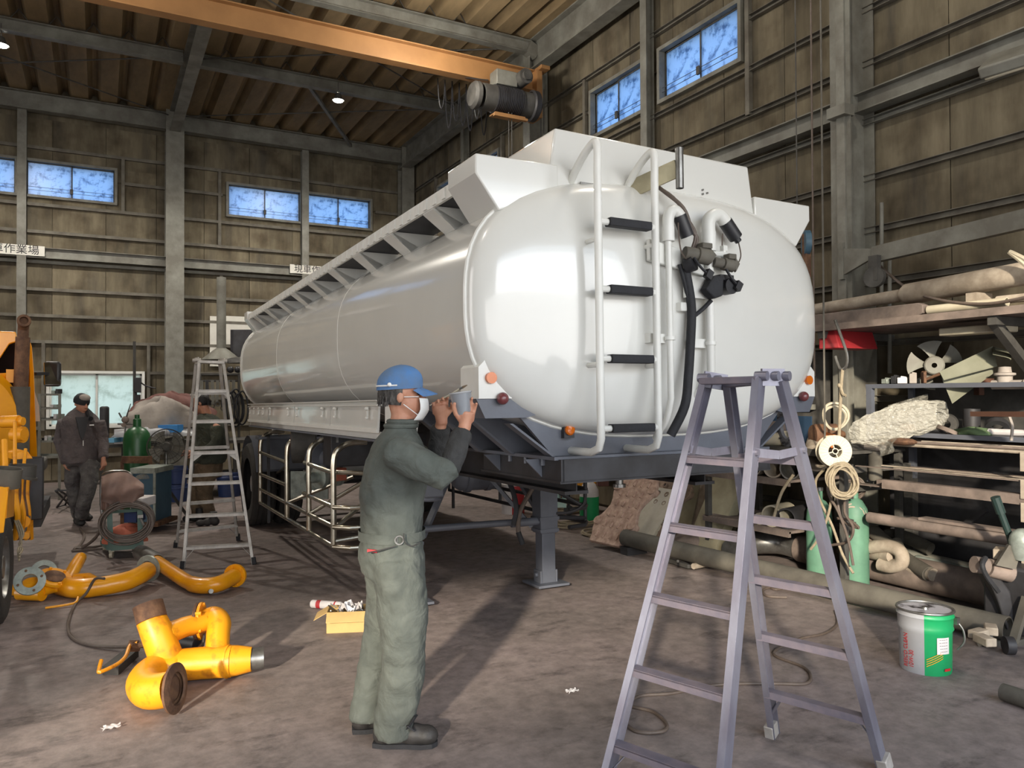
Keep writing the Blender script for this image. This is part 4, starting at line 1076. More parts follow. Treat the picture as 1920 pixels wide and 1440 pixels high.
MB().tube([Q(425, 1240, 0.095), Q(445, 1238, 0.095), Q(472, 1236, 0.095)], [0.092, 0.086, 0.07], 22).ring(Q(427,1240,0.095), (1,-0.5,0), 0.095, 0.08, 0.012).build('reducer', M_yelr, g3)
MB().pipe(Q(468, 1236, 0.095), Q(494, 1233, 0.095), 0.062, 0.054).build('chrome_sleeve', M_bare, g3)
fc = Q(323, 1291, 0.135); axf = V((0.85, -0.50, 0.08))
MB().lathe([(0.06,0.015),(0.075,0.0),(0.125,0.006),(0.128,0.02),(0.085,0.03),(0.08,0.02)], fc, axf, 32).build('bell_flange', M_rust, g3)
MB().disc(fc+axf.normalized()*0.0, axf, 0.07, 0.01).build('bell_throat', M_rust, g3)
MB().tube([Q(283, 1160, 0.36), Q(294, 1185, 0.29), Q(305, 1215, 0.20), Q(315, 1240, 0.12)], [0.082,0.088,0.09,0.09], 22).build('inclined_pipe', M_yelr, g3)
MB().pipe(Q(285, 1163, 0.355), Q(277, 1133, 0.44), 0.084, 0.076).build('steel_stub', M_rust, g3)
MB().tube([Q(310, 1190, 0.27), Q(345, 1176, 0.27), Q(382, 1167, 0.27)], [0.062,0.06,0.06], 20).build('branch_pipe', M_yelr, g3)
for k in (0, 1):
    MB().ring(Q(371+k*7, 1165-k*1, 0.27), (0.95,-0.35,0.05), 0.112, 0.06, 0.016).build('joint_flange', M_yelr if k else M_rust, g3)
bolts(g3, Q(376, 1165, 0.27), V((0.95,-0.35,0.05)), 0.098, 6, M_yelr)
MB().tube(smooth_path([Q(380, 1166, 0.27), Q(400, 1158, 0.28), Q(411, 1168, 0.27), Q(409, 1190, 0.22), Q(407, 1235, 0.11)], 6), 0.068, 22).build('elbow_pipe', M_yelr, g3)
MB().tube([Q(335, 1202, 0.14), Q(372, 1208, 0.14)], 0.05, 16).build('black_tube', M_blackp, g3)
MB().tube(smooth_path([Q(368, 1222, 0.12), Q(380, 1205, 0.15), Q(384, 1190, 0.2)], 3), 0.012, 8).build('steel_strap', M_bare, g3)
MB().tube([Q(262, 1209, 0.12), Q(290, 1205, 0.14)], 0.018, 8).box(Q(252, 1211, 0.11), (0.06,0.05,0.05), Euler((0.3,0.2,0.4))).ring(Q(252,1211,0.11), (0.2,-0.9,0.1), 0.03, 0.015, 0.03).build('grease_nipple', M_rust, g3)
MB().tube(smooth_path([Q(258, 1205, 0.13), Q(244, 1210, 0.12), Q(236, 1230, 0.10), Q(220, 1245, 0.09), Q(188, 1260, 0.085), Q(186, 1254, 0.09), Q(190, 1238, 0.12)], 4), 0.011, 8).build('bent_rod', M_yelr, g3)
MB().prism([FL(192, 1265, 0.0), FL(222, 1266, 0.0), FL(260, 1231, 0.0), FL(243, 1225, 0.0)], (0, 0, 0.05)).build('steel_angle_offcut', M_steel_d, label='dark steel bar offcut lying under the bent yellow rod', cat='steel bar')
MB().tube(smooth_path([Q(277, 1211, 0.09), FL(232, 1213, 0.03), FL(170, 1210, 0.012), FL(135, 1195, 0.012), FL(128, 1170, 0.012), FL(140, 1135, 0.012), FL(162, 1112, 0.06), FL(178, 1086, 0.17), FL(196, 1085, 0.18)], 6), 0.011, 8).build('rubber_hose', M_hose, label='thin grey hose curving on the floor between the yellow pipes', cat='hose')

# ---------------- small floor things ----------------
b = thing('cardboard_box', 'small open cardboard box full of fasteners behind the worker', 'box', FL(655, 1190))
bc = FL(650, 1186); th = 0.006
u_ = V((0.93, -0.36, 0)); v_ = V((0.36, 0.93, 0))
bw, bd, bh = 0.27, 0.2, 0.14
m = MB()
cc = bc + v_*bd/2
for (o_, du, dv) in ((cc-v_*bd/2, bw, th), (cc+v_*bd/2, bw, th), (cc-u_*bw/2, th, bd), (cc+u_*bw/2, th, bd)):
    m.box(o_+V((0,0,bh/2)), (du, dv, bh), Matrix.Rotation(math.atan2(u_.y, u_.x), 3, 'Z'))
m.box(cc+V((0,0,0.004)), (bw, bd, 0.006), Matrix.Rotation(math.atan2(u_.y, u_.x), 3, 'Z'))
m.build('box_body', M_card, b, flat=True)
for (o_, du, out) in ((cc-v_*bd/2, u_*bw/2, -v_*0.07), (cc-u_*bw/2, v_*bd/2, -u_*0.09)):
    p = o_+V((0,0,bh))
    MB().prism([p-du, p+du, p+du+out+V((0,0,-0.05)), p-du+out+V((0,0,-0.05))], (0,0,0.004)).build('flap', M_card, b, flat=True)
m = MB()
for i in range(26):
    p = cc + u_*rnd.uniform(-0.11, 0.11) + v_*rnd.uniform(-0.08, 0.08) + V((0,0,rnd.uniform(0.1, 0.15)))
    q = p + V((rnd.uniform(-0.05,0.05), rnd.uniform(-0.05,0.05), rnd.uniform(0,0.05)))
    m.tube([p, q], 0.005, 6)
m.build('fasteners', M_bare, label='loose bolts and clips heaped in the cardboard box', cat='fasteners', kind='stuff')
mm = MB()
p = cc+V((0.02,0,0.12))
mm.grid(8, 8, lambda a, b_: p + u_*(a-0.5)*0.16 + v_*(b_-0.5)*0.12 + V((0,0,0.03+0.05*math.sin(a*9+b_*5)*math.cos(b_*8))))
mm.build('crumpled_paper', M_paper, label='crumpled white paper lying in the cardboard box', cat='paper')
sc = thing('spray_can', 'white tube canister with a red band lying by the cardboard box', 'can', FL(605, 1130))
p, q = FL(584, 1132, 0.032), FL(640, 1136, 0.032)
dd = (q-p).normalized()
MB().lathe([(0,0),(0.026,0.0),(0.031,0.008),(0.031,0.25),(0.022,0.262),(0,0.262)], p, dd).build('can_body', M_paper, sc)
MB().lathe([(0.0315,0.05),(0.0315,0.085)], p, dd).lathe([(0.0315,0.2),(0.0315,0.212)], p, dd).build('red_band', M_red, sc)
for (px, py, lab, k) in ((208, 1365, 'small torn scrap of pale paper on the floor lower left', 0.035), (1072, 1297, 'tiny crumpled yellowish paper scrap on the floor by centre', 0.03)):
    c = FL(px, py, 0.004)
    MB().grid(6, 4, lambda a, b_: c+V(((a-0.5)*k*2.2+0.01*math.sin(b_*9), (b_-0.5)*k*1.5, 0.012*abs(math.sin(a*7+b_*4))))).build('paper_scrap', M_paper, label=lab, cat='paper scrap')
# hoses on the floor near the ladder
def cord(pts, r, m_, lab, nm='air_hose', k=6, z=None, cat='hose'):
    P = [FL(p[0], p[1], p[2] if len(p) > 2 else r) if isinstance(p, tuple) else p for p in pts]
    return MB().tube(smooth_path(P, k), r, 8).build(nm, m_, label=lab, cat=cat)
cord([(1176, 1330), (1172, 1352), (1195, 1372), (1240, 1372), (1250, 1358), (1225, 1335), (1180, 1322), (1200, 1305), (1260, 1300), (1330, 1286), (1390, 1282), (1460, 1282), (1510, 1282), (1520, 1268), (1505, 1250), (1450, 1225), (1500, 1198), (1545, 1188), (1570, 1170), (1566, 1145)], 0.009, M_hose, 'thin dark hose snaking on the floor around the near stepladder')
cord([(1475, 1120), (1440, 1118), (1430, 1108), (1442, 1102), (1460, 1105), (1500, 1090), (1530, 1075)], 0.010, M_hose, 'short grey cord looped under the near stepladder steps')

# ---------------- oil pail ----------------
pc = FL(1766, 1256) + V((0.0, 0.0, 0)); pc = FL(1768, 1268) + V((0.035, 0.13, 0))
pl = thing('oil_pail', 'tall grey and green oil pail with red lettering at right', 'pail', pc)
hh, rr_ = 0.365, 0.15
prf = [(0, 0.004), (rr_-0.012, 0.0), (rr_-0.01, 0.01), (rr_-0.006, 0.24), (rr_+0.003, 0.255), (rr_-0.002, 0.27), (rr_, hh-0.045), (rr_+0.007, hh-0.035), (rr_, hh-0.025), (rr_+0.002, hh-0.012)]
vw = (CAMLOC-pc); vw.z = 0; vw.normalize()
rg = V((-vw.y, vw.x, 0))
def halfl(a0, a1, n_):
    vs = []; fs = []
    for r_, z in prf:
        for k in range(n_+1):
            a = a0+(a1-a0)*k/n_
            vs.append(pc + (rg*math.cos(a)+vw*math.sin(a))*r_ + V((0,0,z)))
    for i in range(len(prf)-1):
        for k in range(n_): fs.append((i*(n_+1)+k, i*(n_+1)+k+1, (i+1)*(n_+1)+k+1, (i+1)*(n_+1)+k))
    return vs, fs
for (a0, a1, mt, nm) in ((R(92), R(340), M_greyp, 'pail_wall_grey'), (R(-20), R(92), M_green, 'pail_wall_green')):
    vs, fs = halfl(a0, a1, 20); MB().add(vs, fs).build(nm, mt, pl, ang=50)
MB().tube([pc+V((math.cos(a)*(rr_+0.004), math.sin(a)*(rr_+0.004), hh-0.004)) for a in [2*PI*i/40 for i in range(40)]], 0.007, 8, closed=True).build('rim', M_bare, pl)
MB().disc(pc+V((0,0,hh-0.014)), (0,0,1), rr_-0.002, 0.008, 36).build('lid', mat('stained_lid', C(186, 184, 190), 0.4, 0.3, C(52, 50, 52), 7, mix=1.0, contrast=(0.42, 0.5)), pl)
MB().lathe([(0.02,0),(0.016,0.012),(0,0.014)], pc+V((0.0,0,hh-0.01))).build('cap', M_bare, pl)
hp_ = pc + rg*(rr_+0.012) + V((0,0,hh-0.06))
MB().tube(smooth_path([hp_, hp_+rg*0.035+V((0,0,-0.05)), hp_+rg*0.04+V((0,0,-0.12)), hp_+rg*0.005+V((0,0,-0.17))], 5), 0.006, 8).box(hp_, (0.03,0.03,0.04)).build('handle', M_bare, pl)
def on_pail(a, z, out=0.003):
    return pc + (rg*math.cos(a)+vw*math.sin(a))*(rr_-0.005+out) + V((0,0,z))
def patch(a0, a1, z0, z1, mt, nm, sh=0.0, nseg=6):
    vs = []
    for k in range(nseg+1):
        a = a0+(a1-a0)*k/nseg
        vs += [on_pail(a, z0+sh*k/nseg), on_pail(a, z1+sh*k/nseg)]
    MB().add(vs, [(2*k, 2*k+2, 2*k+3, 2*k+1) for k in range(nseg)]).build(nm, mt, pl, flat=True)
patch(R(35), R(66), 0.13, 0.225, M_paper, 'paper_label')
for i in range(5): patch(R(40), R(62-i), 0.212-0.017*i, 0.2145-0.017*i, M_steel_d, 'printed_line')
for i in range(4): patch(R(88), R(52), 0.055+0.013*i, 0.059+0.013*i, M_yelr, 'yellow_stripe', sh=0.05)
patch(R(30), R(48), 0.03, 0.045, M_redink, 'warning_label')
for (txt, a, sz) in (('RESCO CLEAN', R(133), 0.042), ('10W-30', R(119), 0.042)):
    p = on_pail(a, 0.13 if 'R' in txt else 0.085, 0.004)
    nrm = (p-pc); nrm.z = 0; nrm.normalize()
    # letters run upwards: local x = world z
    xx = V((0,0,1)); zz = nrm; yy = zz.cross(xx)
    mt_ = Matrix((xx, yy, zz)).transposed()
    text_obj(txt, sz*0.9, p, mt_.to_euler(), M_redink, pl, 'printed_lettering', 0.0005, 0.8)
# short pipe offcut at the right edge
p, q = FL(1880, 1297, 0.05), FL(1945, 1318, 0.05)
MB().pipe(p, q, 0.045, 0.038).build('pipe_offcut', M_olive, label='short grey pipe offcut on the floor at the right edge', cat='pipe')
# ---------------- people ----------------
def bake(m, name, mt, voxel, parent, smooth=4, fac=0.5, label=None, disp=0, dscale=0.12, ratio=None):
    o = m.build(name+'_src', mt, None, flat=True)
    r_ = o.modifiers.new('r', 'REMESH'); r_.mode = 'VOXEL'; r_.voxel_size = voxel; r_.use_smooth_shade = True
    if smooth:
        s_ = o.modifiers.new('s', 'SMOOTH'); s_.factor = fac; s_.iterations = smooth
    if disp:
        tx = bpy.data.textures.new('folds', 'CLOUDS'); tx.noise_scale = dscale; tx.noise_depth = 2
        d_ = o.modifiers.new('d', 'DISPLACE'); d_.texture = tx; d_.strength = disp; d_.mid_level = 0.5
    if ratio:
        q_ = o.modifiers.new('q', 'DECIMATE'); q_.ratio = ratio
    dg = bpy.context.evaluated_depsgraph_get()
    me = bpy.data.meshes.new_from_object(o.evaluated_get(dg))
    src_c = OFF[o.name].copy()
    bpy.data.objects.remove(o)
    for v_ in me.vertices: v_.co += src_c
    n = len(me.vertices)
    cs = [v_.co.copy() for v_ in me.vertices]
    c = sum(cs, V((0,0,0)))/max(n, 1)
    for v_ in me.vertices: v_.co -= c
    me.name = name
    me.materials.clear(); me.materials.append(mt)
    for p in me.polygons: p.use_smooth = True; p.material_index = 0
    ob = bpy.data.objects.new(name, me); COL.objects.link(ob)
    OFF[ob.name] = c
    ob.parent = parent; ob.location = c - OFF[parent.name]
    if label: ob['label'] = label
    return ob
def basis(f, up=V((0,0,1))):
    f = f.normalized(); r_ = f.cross(up).normalized(); u = r_.cross(f).normalized()
    return f, r_, u
def fingers(m, wrist, d, n, curl, thumb=1, spread=0.18, L=0.085, thick=1.0, tc=0.6):
    """palm from wrist along d, palm normal n (side the fingers curl to); thumb=+1/-1 picks the side."""
    d = d.normalized(); s_ = d.cross(n).normalized()*thumb; n = s_.cross(d).normalized()*(1 if s_.cross(d).dot(n) > 0 else -1)
    k = thick
    m.tube([wrist-d*0.02, wrist+d*0.02, wrist+d*0.05, wrist+d*L], [0.027*k, 0.030*k, 0.037*k, 0.036*k], 14, sq=(1, 1))
    for i in range(4):
        a = (i-1.5)
        base = wrist + d*(L-0.012) - s_*a*0.021*k
        ln = (0.038, 0.043, 0.040, 0.031)[i]*k
        ang = 0; p = base; pts = [base-d*0.03, base]; dr = (d - s_*a*spread*0.3).normalized()
        for j, l_ in enumerate((ln, ln*0.68, ln*0.55)):
            ang += curl[i]*(0.6 if j == 0 else 0.85)
            dd = dr*math.cos(ang) + n*math.sin(ang)
            p = p + dd*l_; pts.append(p)
        m.tube(pts, [0.0085*k, 0.0095*k, 0.009*k, 0.0082*k, 0.0068*k], 10)
    b0 = wrist + d*0.025 + s_*0.026*k
    t1 = b0 + (d*0.6+s_*0.7+n*0.3).normalized()*0.036*k
    t2 = t1 + (d*0.85+s_*(0.55-tc*0.5)+n*(0.2+tc)).normalized()*0.032*k
    t3 = t2 + (d*0.9+s_*(0.2-tc*0.6)+n*(0.2+tc)).normalized()*0.024*k
    m.tube([b0-s_*0.012, b0, t1, t2, t3], [0.014*k, 0.015*k, 0.0115*k, 0.0105*k, 0.0075*k], 10)
    return m
def head(m, c, f, r_, u, s_=1.0):
    """head centred at c (between the ears); f face direction, r_ right, u up"""
    mt = Matrix((r_, f, u)).transposed()
    m.sph(c+u*0.035*s_+f*(-0.012)*s_, (0.076*s_, 0.095*s_, 0.090*s_), 20, mt, 14)
    m.sph(c-u*0.03*s_+f*0.025*s_, (0.062*s_, 0.072*s_, 0.085*s_), 18, mt, 12)
    m.sph(c-u*0.095*s_+f*0.06*s_, (0.034*s_, 0.028*s_, 0.026*s_), 12, mt)
    m.tube([c+u*0.018*s_+f*0.092*s_, c-u*0.012*s_+f*0.108*s_, c-u*0.028*s_+f*0.106*s_], [0.009*s_, 0.012*s_, 0.015*s_], 10)
    m.tube([c+r_*0.03*s_+u*0.032*s_+f*0.078*s_, c+u*0.038*s_+f*0.088*s_, c-r_*0.03*s_+u*0.032*s_+f*0.078*s_], 0.010*s_, 8)
    m.tube([c+r_*0.022*s_-u*0.06*s_+f*0.085*s_, c-u*0.06*s_+f*0.096*s_, c-r_*0.022*s_-u*0.06*s_+f*0.085*s_], 0.009*s_, 8)
    for sg in (-1, 1):
        m.sph(c+r_*sg*0.076*s_-f*0.008*s_-u*0.005*s_, (0.010*s_, 0.019*s_, 0.031*s_), 12, mt)
def ell(c, f, r_, a, b, n=20):
    return [c + f*a*math.cos(2*PI*i/n) + r_*b*math.sin(2*PI*i/n) for i in range(n)]
# --- worker with the paint cup ---
WD = 3.60
W = lambda px, py, dd=0.0: D(px, py, WD+dd)
f0, r0, u0 = basis(V((0.80, 0.60-0.75, 0)))        # faces the corner of the tank
f0 = (ray(900, 720).cross(V((0,0,1)))*-1).normalized() if False else V((0.90, -0.25, 0)).normalized()
r0 = f0.cross(V((0,0,1)))                          # his right, towards the camera
p_root = thing('person', 'person in green grey coveralls and blue cap painting beside the white tank', 'person', FL(735, 1390))
body = MB(); cov = MB(); slv = MB(); slv2 = MB()
pel = W(742, 1015, 0.05); chest = W(742, 880, 0.05); neck = W(748, 798, 0.03)
# trunk rings: from hip to neck (front-back radius, half width)
rings = []
for (px, py, a, b) in ((738, 1075, 0.148, 0.172), (736, 1040, 0.158, 0.178), (735, 1000, 0.148, 0.170), (735, 960, 0.150, 0.180), (738, 910, 0.155, 0.198), (742, 865, 0.142, 0.212), (746, 832, 0.118, 0.200), (750, 805, 0.075, 0.110), (757, 782, 0.058, 0.064)):
    rings.append(ell(W(px, py, 0.06), f0, r0, a, b, 24))
cov.loft(rings)
Rt = W(738, 1065, -0.05); Lf = W(736, 1065, 0.17)
# legs (right leg nearer the camera)
cov.tube([W(742, 1050, -0.03), W(752, 1110, -0.04), W(757, 1180, -0.04), W(755, 1260, -0.03), W(742, 1335, 0.0), W(735, 1374, 0.02)], [0.118, 0.118, 0.108, 0.100, 0.092, 0.090], 22)
cov.tube([W(732, 1050, 0.16), W(728, 1110, 0.19), W(718, 1180, 0.20), W(702, 1260, 0.18), W(690, 1320, 0.15), W(688, 1350, 0.14)], [0.115, 0.110, 0.096, 0.086, 0.080, 0.084], 22)
# right arm: shoulder - elbow - forearm; left arm behind
Rs, Re, Rw = W(742, 848, -0.16), W(838, 893, -0.22), W(868, 808, -0.12)
Ls, Le, Lw = W(764, 848, 0.24), W(818, 880, 0.20), W(826, 800, 0.10)
cov.tube([Rs.lerp(Re, -0.12), Rs, Rs.lerp(Re, 0.5), Re.lerp(Rs, 0.08), Re.lerp(Rw, 0.22)], [0.066, 0.078, 0.077, 0.067, 0.062], 18)
cov.tube([Ls, Ls.lerp(Le, 0.5), Le, Le.lerp(Lw, 0.2)], [0.078, 0.070, 0.062, 0.056], 18)
slv.tube([Re.lerp(Rw, 0.12), Re.lerp(Rw, 0.5), Re.lerp(Rw, 0.8), Rw], [0.048, 0.052, 0.046, 0.044], 16)
slv.tube([Re.lerp(Rw, 0.84), Re.lerp(Rw, 0.92)], 0.050, 16)
slv2.tube([Le.lerp(Lw, 0.1), Le.lerp(Lw, 0.5), Le.lerp(Lw, 0.82), Lw], [0.054, 0.052, 0.046, 0.044], 16)
slv2.tube([Le.lerp(Lw, 0.88), Le.lerp(Lw, 0.96)], 0.049, 16)
hc_ = W(754, 742, 0.04)
fh, rh, uh = basis(V((0.93, -0.36, -0.06)), V((0,0,1)))
head(body, hc_, fh, rh, uh, 0.98)
body.tube([W(752, 800, 0.04), W(754, 775, 0.04), hc_-uh*0.03-fh*0.01], [0.056, 0.052, 0.054], 16)
# trunk and limbs of the body inside the clothes, so it is one continuous figure
body.loft([ell(W(px, py, 0.06), f0, r0, a, b, 16) for (px, py, a, b) in ((738, 1060, 0.11, 0.13), (735, 960, 0.11, 0.13), (742, 865, 0.11, 0.16), (750, 805, 0.06, 0.07))])
for pts in ([W(742, 1050, -0.03), W(756, 1180, -0.04), W(735, 1375, 0.02)], [W(732, 1050, 0.16), W(718, 1180, 0.20), W(688, 1345, 0.14)]):
    body.tube(pts, [0.08, 0.06, 0.04], 12)
for (s1, e1, w1, wr) in ((Rs, Re, Rw, W(873, 793, -0.11)), (Ls, Le, Lw, W(829, 786, 0.10))):
    body.tube([s1.lerp(W(745, 840, 0.05), 0.5), s1, e1, w1, wr], [0.04, 0.034, 0.028, 0.028, 0.027], 12)
cup_c = W(866, 757, -0.10)
# right hand cradles the cup from below and behind
hw = W(872, 797, -0.11)
fingers(body, hw, V((0.15, 0.05, 1.0)), (cup_c-hw+V((0,0.0,0))) .cross(V((0,0,0))) if False else -r0*(-1), [0.25, 0.3, 0.35, 0.45], thumb=-1, L=0.06, tc=0.3)
# left hand pinches the brush
hw2 = W(828, 788, 0.09)
fingers(body, hw2, V((-0.12, 0.0, 1.0)), r0, [0.75, 0.9, 1.0, 1.1], thumb=1, L=0.075, tc=0.9)
bake(body, 'body', M_skin, 0.0055, p_root, 2)
cv = bake(cov, 'coverall', M_cloth_g, 0.011, p_root, 6, 0.5, 'green grey work coverall', disp=0.028, dscale=0.10)
for sl_ in (slv, slv2): bake(sl_, 'sleeve', M_cloth_d, 0.008, p_root, 3, 0.5, None, disp=0.010, dscale=0.05)
# collar, belt, buckle, pockets, label
m = MB()
for k in range(2):
    m.tube(ell(W(755-k*3, 790+k*8, 0.05), f0, r0, 0.066+0.006*k, 0.078+0.008*k, 24)+[], 0.012, 8, closed=True)
m.build('collar', M_cloth_g, p_root)
m = MB(); bc_ = W(735, 1000, 0.06)
m.loft([ell(bc_+V((0,0,z)), f0, r0, 0.158, 0.180, 32) for z in (-0.022, 0.022)], cap=False)
m.build('waistband', M_cloth_g, p_root)
bp_ = bc_ + r0*0.182 + f0*0.02
MB().ring(bp_, r0, 0.022, 0.016, 0.006, 16).tube([bp_-f0*0.01+V((0,0,-0.02)), bp_-f0*0.01+V((0,0,0.02))], 0.003, 6).build('buckle', M_bare, p_root)
pp = W(698, 1033, -0.10)
MB().box(pp, (0.045, 0.01, 0.013), Euler((0,R(6),R(-30)))).build('red_tab', M_red, p_root)
m = MB().tube(smooth_path([W(690, 1036, -0.125), W(715, 1031, -0.14), W(742, 1024, -0.13)], 4), 0.003, 6).tube(smooth_path([W(757, 1000, -0.12), W(758, 1015, -0.125), W(770, 1024, -0.11), W(788, 1018, -0.07)], 4), 0.003, 6)
m.build('pocket_seam', M_cloth_d, p_root)
# boots
def boot(hx_, hy_, dd, fdir, nm='boot', L=0.275):
    c = FL(hx_, hy_); c.z = 0
    fdir = fdir.normalized(); rr2 = fdir.cross(V((0,0,1)))
    m = MB()
    for (s0, a, b, z) in ((0.02, 0.055, 0.045, 0.058), (0.09, 0.065, 0.046, 0.064), (0.16, 0.07, 0.052, 0.052), (0.215, 0.062, 0.053, 0.048)):
        m.sph(c+fdir*s0+V((0,0,z)), (a*1.0, b, z), 16, Matrix((fdir, rr2, V((0,0,1)))).transposed(), 10)
    m.tube([c+fdir*0.04+V((0,0,0.05)), c+fdir*0.035+V((0,0,0.11))], [0.05, 0.045], 14)
    b_ = bake(m, nm, M_boot, 0.008, p_root if nm == 'boot' else None, 3)
    ol = [(-0.03, 0.03), (0.03, 0.045), (0.12, 0.043), (0.20, 0.052), (0.25, 0.042), (0.272, 0.012), (0.272, -0.012), (0.25, -0.042), (0.20, -0.052), (0.12, -0.043), (0.03, -0.045), (-0.03, -0.03)]
    MB().prism([c+fdir*a+rr2*b+V((0,0,0.001)) for a, b in ol], (0,0,0.022)).build('sole', M_black, b_, flat=False)
    return b_
boot(712, 1398, 0, V((0.86, -0.46, 0)))
b2 = boot(672, 1372, 0, V((0.85, -0.2, 0)))
MB().tube([W(756, 1376, -0.02), W(768, 1360, -0.03), W(780, 1342, -0.03)], [0.016, 0.02, 0.022], 8, sq=(1, 0.3)).box(W(770, 1366, -0.04), (0.05, 0.01, 0.006), Euler((0, R(40), 0))).build('boot_strap', M_black, p_root)
# cap, hair, mask, eye
mt_h = Matrix((rh, fh, uh)).transposed()
m = MB(); cc_ = hc_+uh*0.060-fh*0.014
cap_rings = []
for i in range(9):
    t = i/8; ph = t*PI/2
    cap_rings.append([cc_ + rh*0.090*math.cos(ph)*math.sin(a) + fh*0.108*math.cos(ph)*math.cos(a) + uh*(0.0+0.086*math.sin(ph)+0.012*math.cos(ph)*math.cos(a)) for a in [2*PI*k/28 for k in range(28)]])
low_ = [p-uh*0.03 for p in cap_rings[0]]
m.loft([low_]+cap_rings[:-1]+[[cc_+uh*0.087+(p-cc_)*0.02 for p in cap_rings[0]]])
m.build('cap', M_cap, p_root, ang=80)
m = MB()
m.grid(12, 6, lambda a, b: cc_ + rh*(a-0.5)*0.155*(1-0.15*b) + fh*(0.100*math.sqrt(max(0.0, 1-((a-0.5)*1.5)**2)) + b*0.080*math.sqrt(max(0, 1-((a-0.5)*1.6)**2))) + uh*(-0.014 - 0.026*b - 0.06*(a-0.5)**2), uh*0.004)
m.build('cap_peak', M_cap, p_root, ang=60)
MB().tube([cc_ + rh*0.092*math.sin(a)+fh*0.109*math.cos(a)-uh*(0.012 - 0.010*math.cos(a)) for a in [R(95+i*8) for i in range(12)]], 0.004, 6).sph(cc_+rh*0.094-fh*0.045-uh*0.012, 0.010, 8).build('cap_strap', M_mask, p_root)
m = MB()
m.loft([[hc_ - fh*0.018 + uh*z + (rh*math.sin(a)*ra + fh*math.cos(a)*rb) for a in [R(78+i*9.3) for i in range(23)]] for (z, ra, rb) in ((0.055, 0.086, 0.100), (0.02, 0.083, 0.098), (-0.01, 0.079, 0.092), (-0.03, 0.074, 0.086), (-0.045, 0.066, 0.078))], cap=False)
for i in range(40):
    a = R(100+rnd.random()*160); z = rnd.uniform(-0.035, 0.03)
    p = hc_-fh*0.018+uh*z+rh*math.sin(a)*0.08+fh*math.cos(a)*0.092
    m.tube([p, p-uh*0.022+(p-hc_).normalized()*0.003], [0.006, 0.002], 5)
m.build('hair', M_hair, p_root)
m = MB()
m.grid(12, 8, lambda a, b: hc_ + rh*(a-0.5)*0.132*(1-0.25*abs(b-0.5)) + uh*(-0.006-0.105*b) + fh*(0.050+0.072*math.sqrt(max(0, 1-((a-0.5)*1.75)**2)) - 0.022*max(0, b-0.55)*2 + 0.008*math.sin(b*PI)), fh*0.004)
for sg in (-1, 1):
    for z in (0.0, -0.085):
        m.tube([hc_+rh*sg*0.056+uh*z+fh*0.078, hc_+rh*sg*0.08+uh*(z*0.4-0.005)+fh*0.01], 0.0022, 5)
m.build('face_mask', M_mask, p_root, ang=80)
for sg in (-1, 1):
    MB().sph(hc_+rh*sg*0.030+uh*0.018+fh*0.078, 0.0105, 12).build('eye', M_ink, p_root)
    MB().tube([hc_+rh*sg*0.018+uh*0.038+fh*0.088, hc_+rh*sg*0.034+uh*0.042+fh*0.083, hc_+rh*sg*0.05+uh*0.034+fh*0.07], 0.0035, 6).build('eyebrow', M_hair, p_root)
# cup and brush in his hands
ct = thing('paint_cup', 'small clear cup of grey paint held up by the painter', 'cup', cup_c+V((0,0,-0.05)))
caxis = V((-0.12, 0.05, 1))
MB().lathe([(0,-0.048),(0.036,-0.048),(0.050,0.052),(0.052,0.054),(0.047,0.052),(0.034,-0.044),(0,-0.044)], cup_c, caxis, 28).build('cup_body', mat('grey_paint_cup', C(132, 136, 142), 0.25, 0, C(116, 118, 124), 14, coat=0.4), ct)
MB().disc(cup_c+V((0,0,0.03)), caxis, 0.043, 0.004, 24).build('paint', M_chas, ct)
MB().lathe([(0.0505,0.047),(0.0535,0.050),(0.0505,0.055)], cup_c, caxis, 28).build('rim', M_greyp, ct)
br = thing('paint_brush', 'thin wooden paint brush in the raised hand', 'brush', W(845, 738, 0.03))
MB().tube([W(806, 760, 0.06), W(825, 750, 0.05), W(850, 737, 0.0), W(862, 729, -0.03)], [0.003, 0.004, 0.005, 0.0045], 8).build('handle', M_cream, br)
MB().tube([W(862, 729, -0.03), W(868, 726, -0.04)], 0.0055, 8).build('ferrule', M_bare, br)
MB().tube([W(868, 726, -0.04), W(876, 722, -0.05)], [0.006, 0.002], 8).build('bristles', M_brown, br)

# --- walking man at the back left ---
GD = 9.8
G = lambda px, py, dd=0.0: D(px, py, GD+dd)
q_root = thing('person', 'person in grey jacket and knitted cap walking towards the camera, looking down', 'person', FL(152, 985))
fg = (V((CAMLOC.x, CAMLOC.y, 0))-V((G(152, 900).x, G(152, 900).y, 0))).normalized(); fg = (fg + V((0.25, 0.1, 0))).normalized()
rg_ = fg.cross(V((0,0,1)))     # his right = image left
jb = MB(); tb = MB(); bb = MB()
jb.loft([ell(G(px, py), fg, rg_, a, b, 20) for (px, py, a, b) in ((153, 868, 0.16, 0.235), (153, 850, 0.165, 0.24), (152, 825, 0.155, 0.225), (152, 800, 0.15, 0.225), (152, 785, 0.13, 0.215), (151, 775, 0.10, 0.16), (151, 768, 0.08, 0.10))])
for (s1, e1, w1) in ((G(121, 789), G(112, 825, 0.05), G(121, 858, -0.1)), (G(184, 789), G(193, 825, 0.05), G(194, 858, -0.1))):
    jb.tube([s1, s1.lerp(e1, 0.5), e1, w1], [0.085, 0.08, 0.072, 0.060], 16)
tb.loft([ell(G(153, py), fg, rg_, 0.15, 0.19, 20) for py in (872, 855)])
tb.tube([G(140, 868), G(137, 900), G(142, 935, 0.1), G(147, 968, 0.3)], [0.12, 0.10, 0.088, 0.075], 16)
tb.tube([G(168, 868), G(168, 900, -0.1), G(160, 935, -0.15), G(152, 970, -0.05)], [0.12, 0.10, 0.085, 0.078], 16)
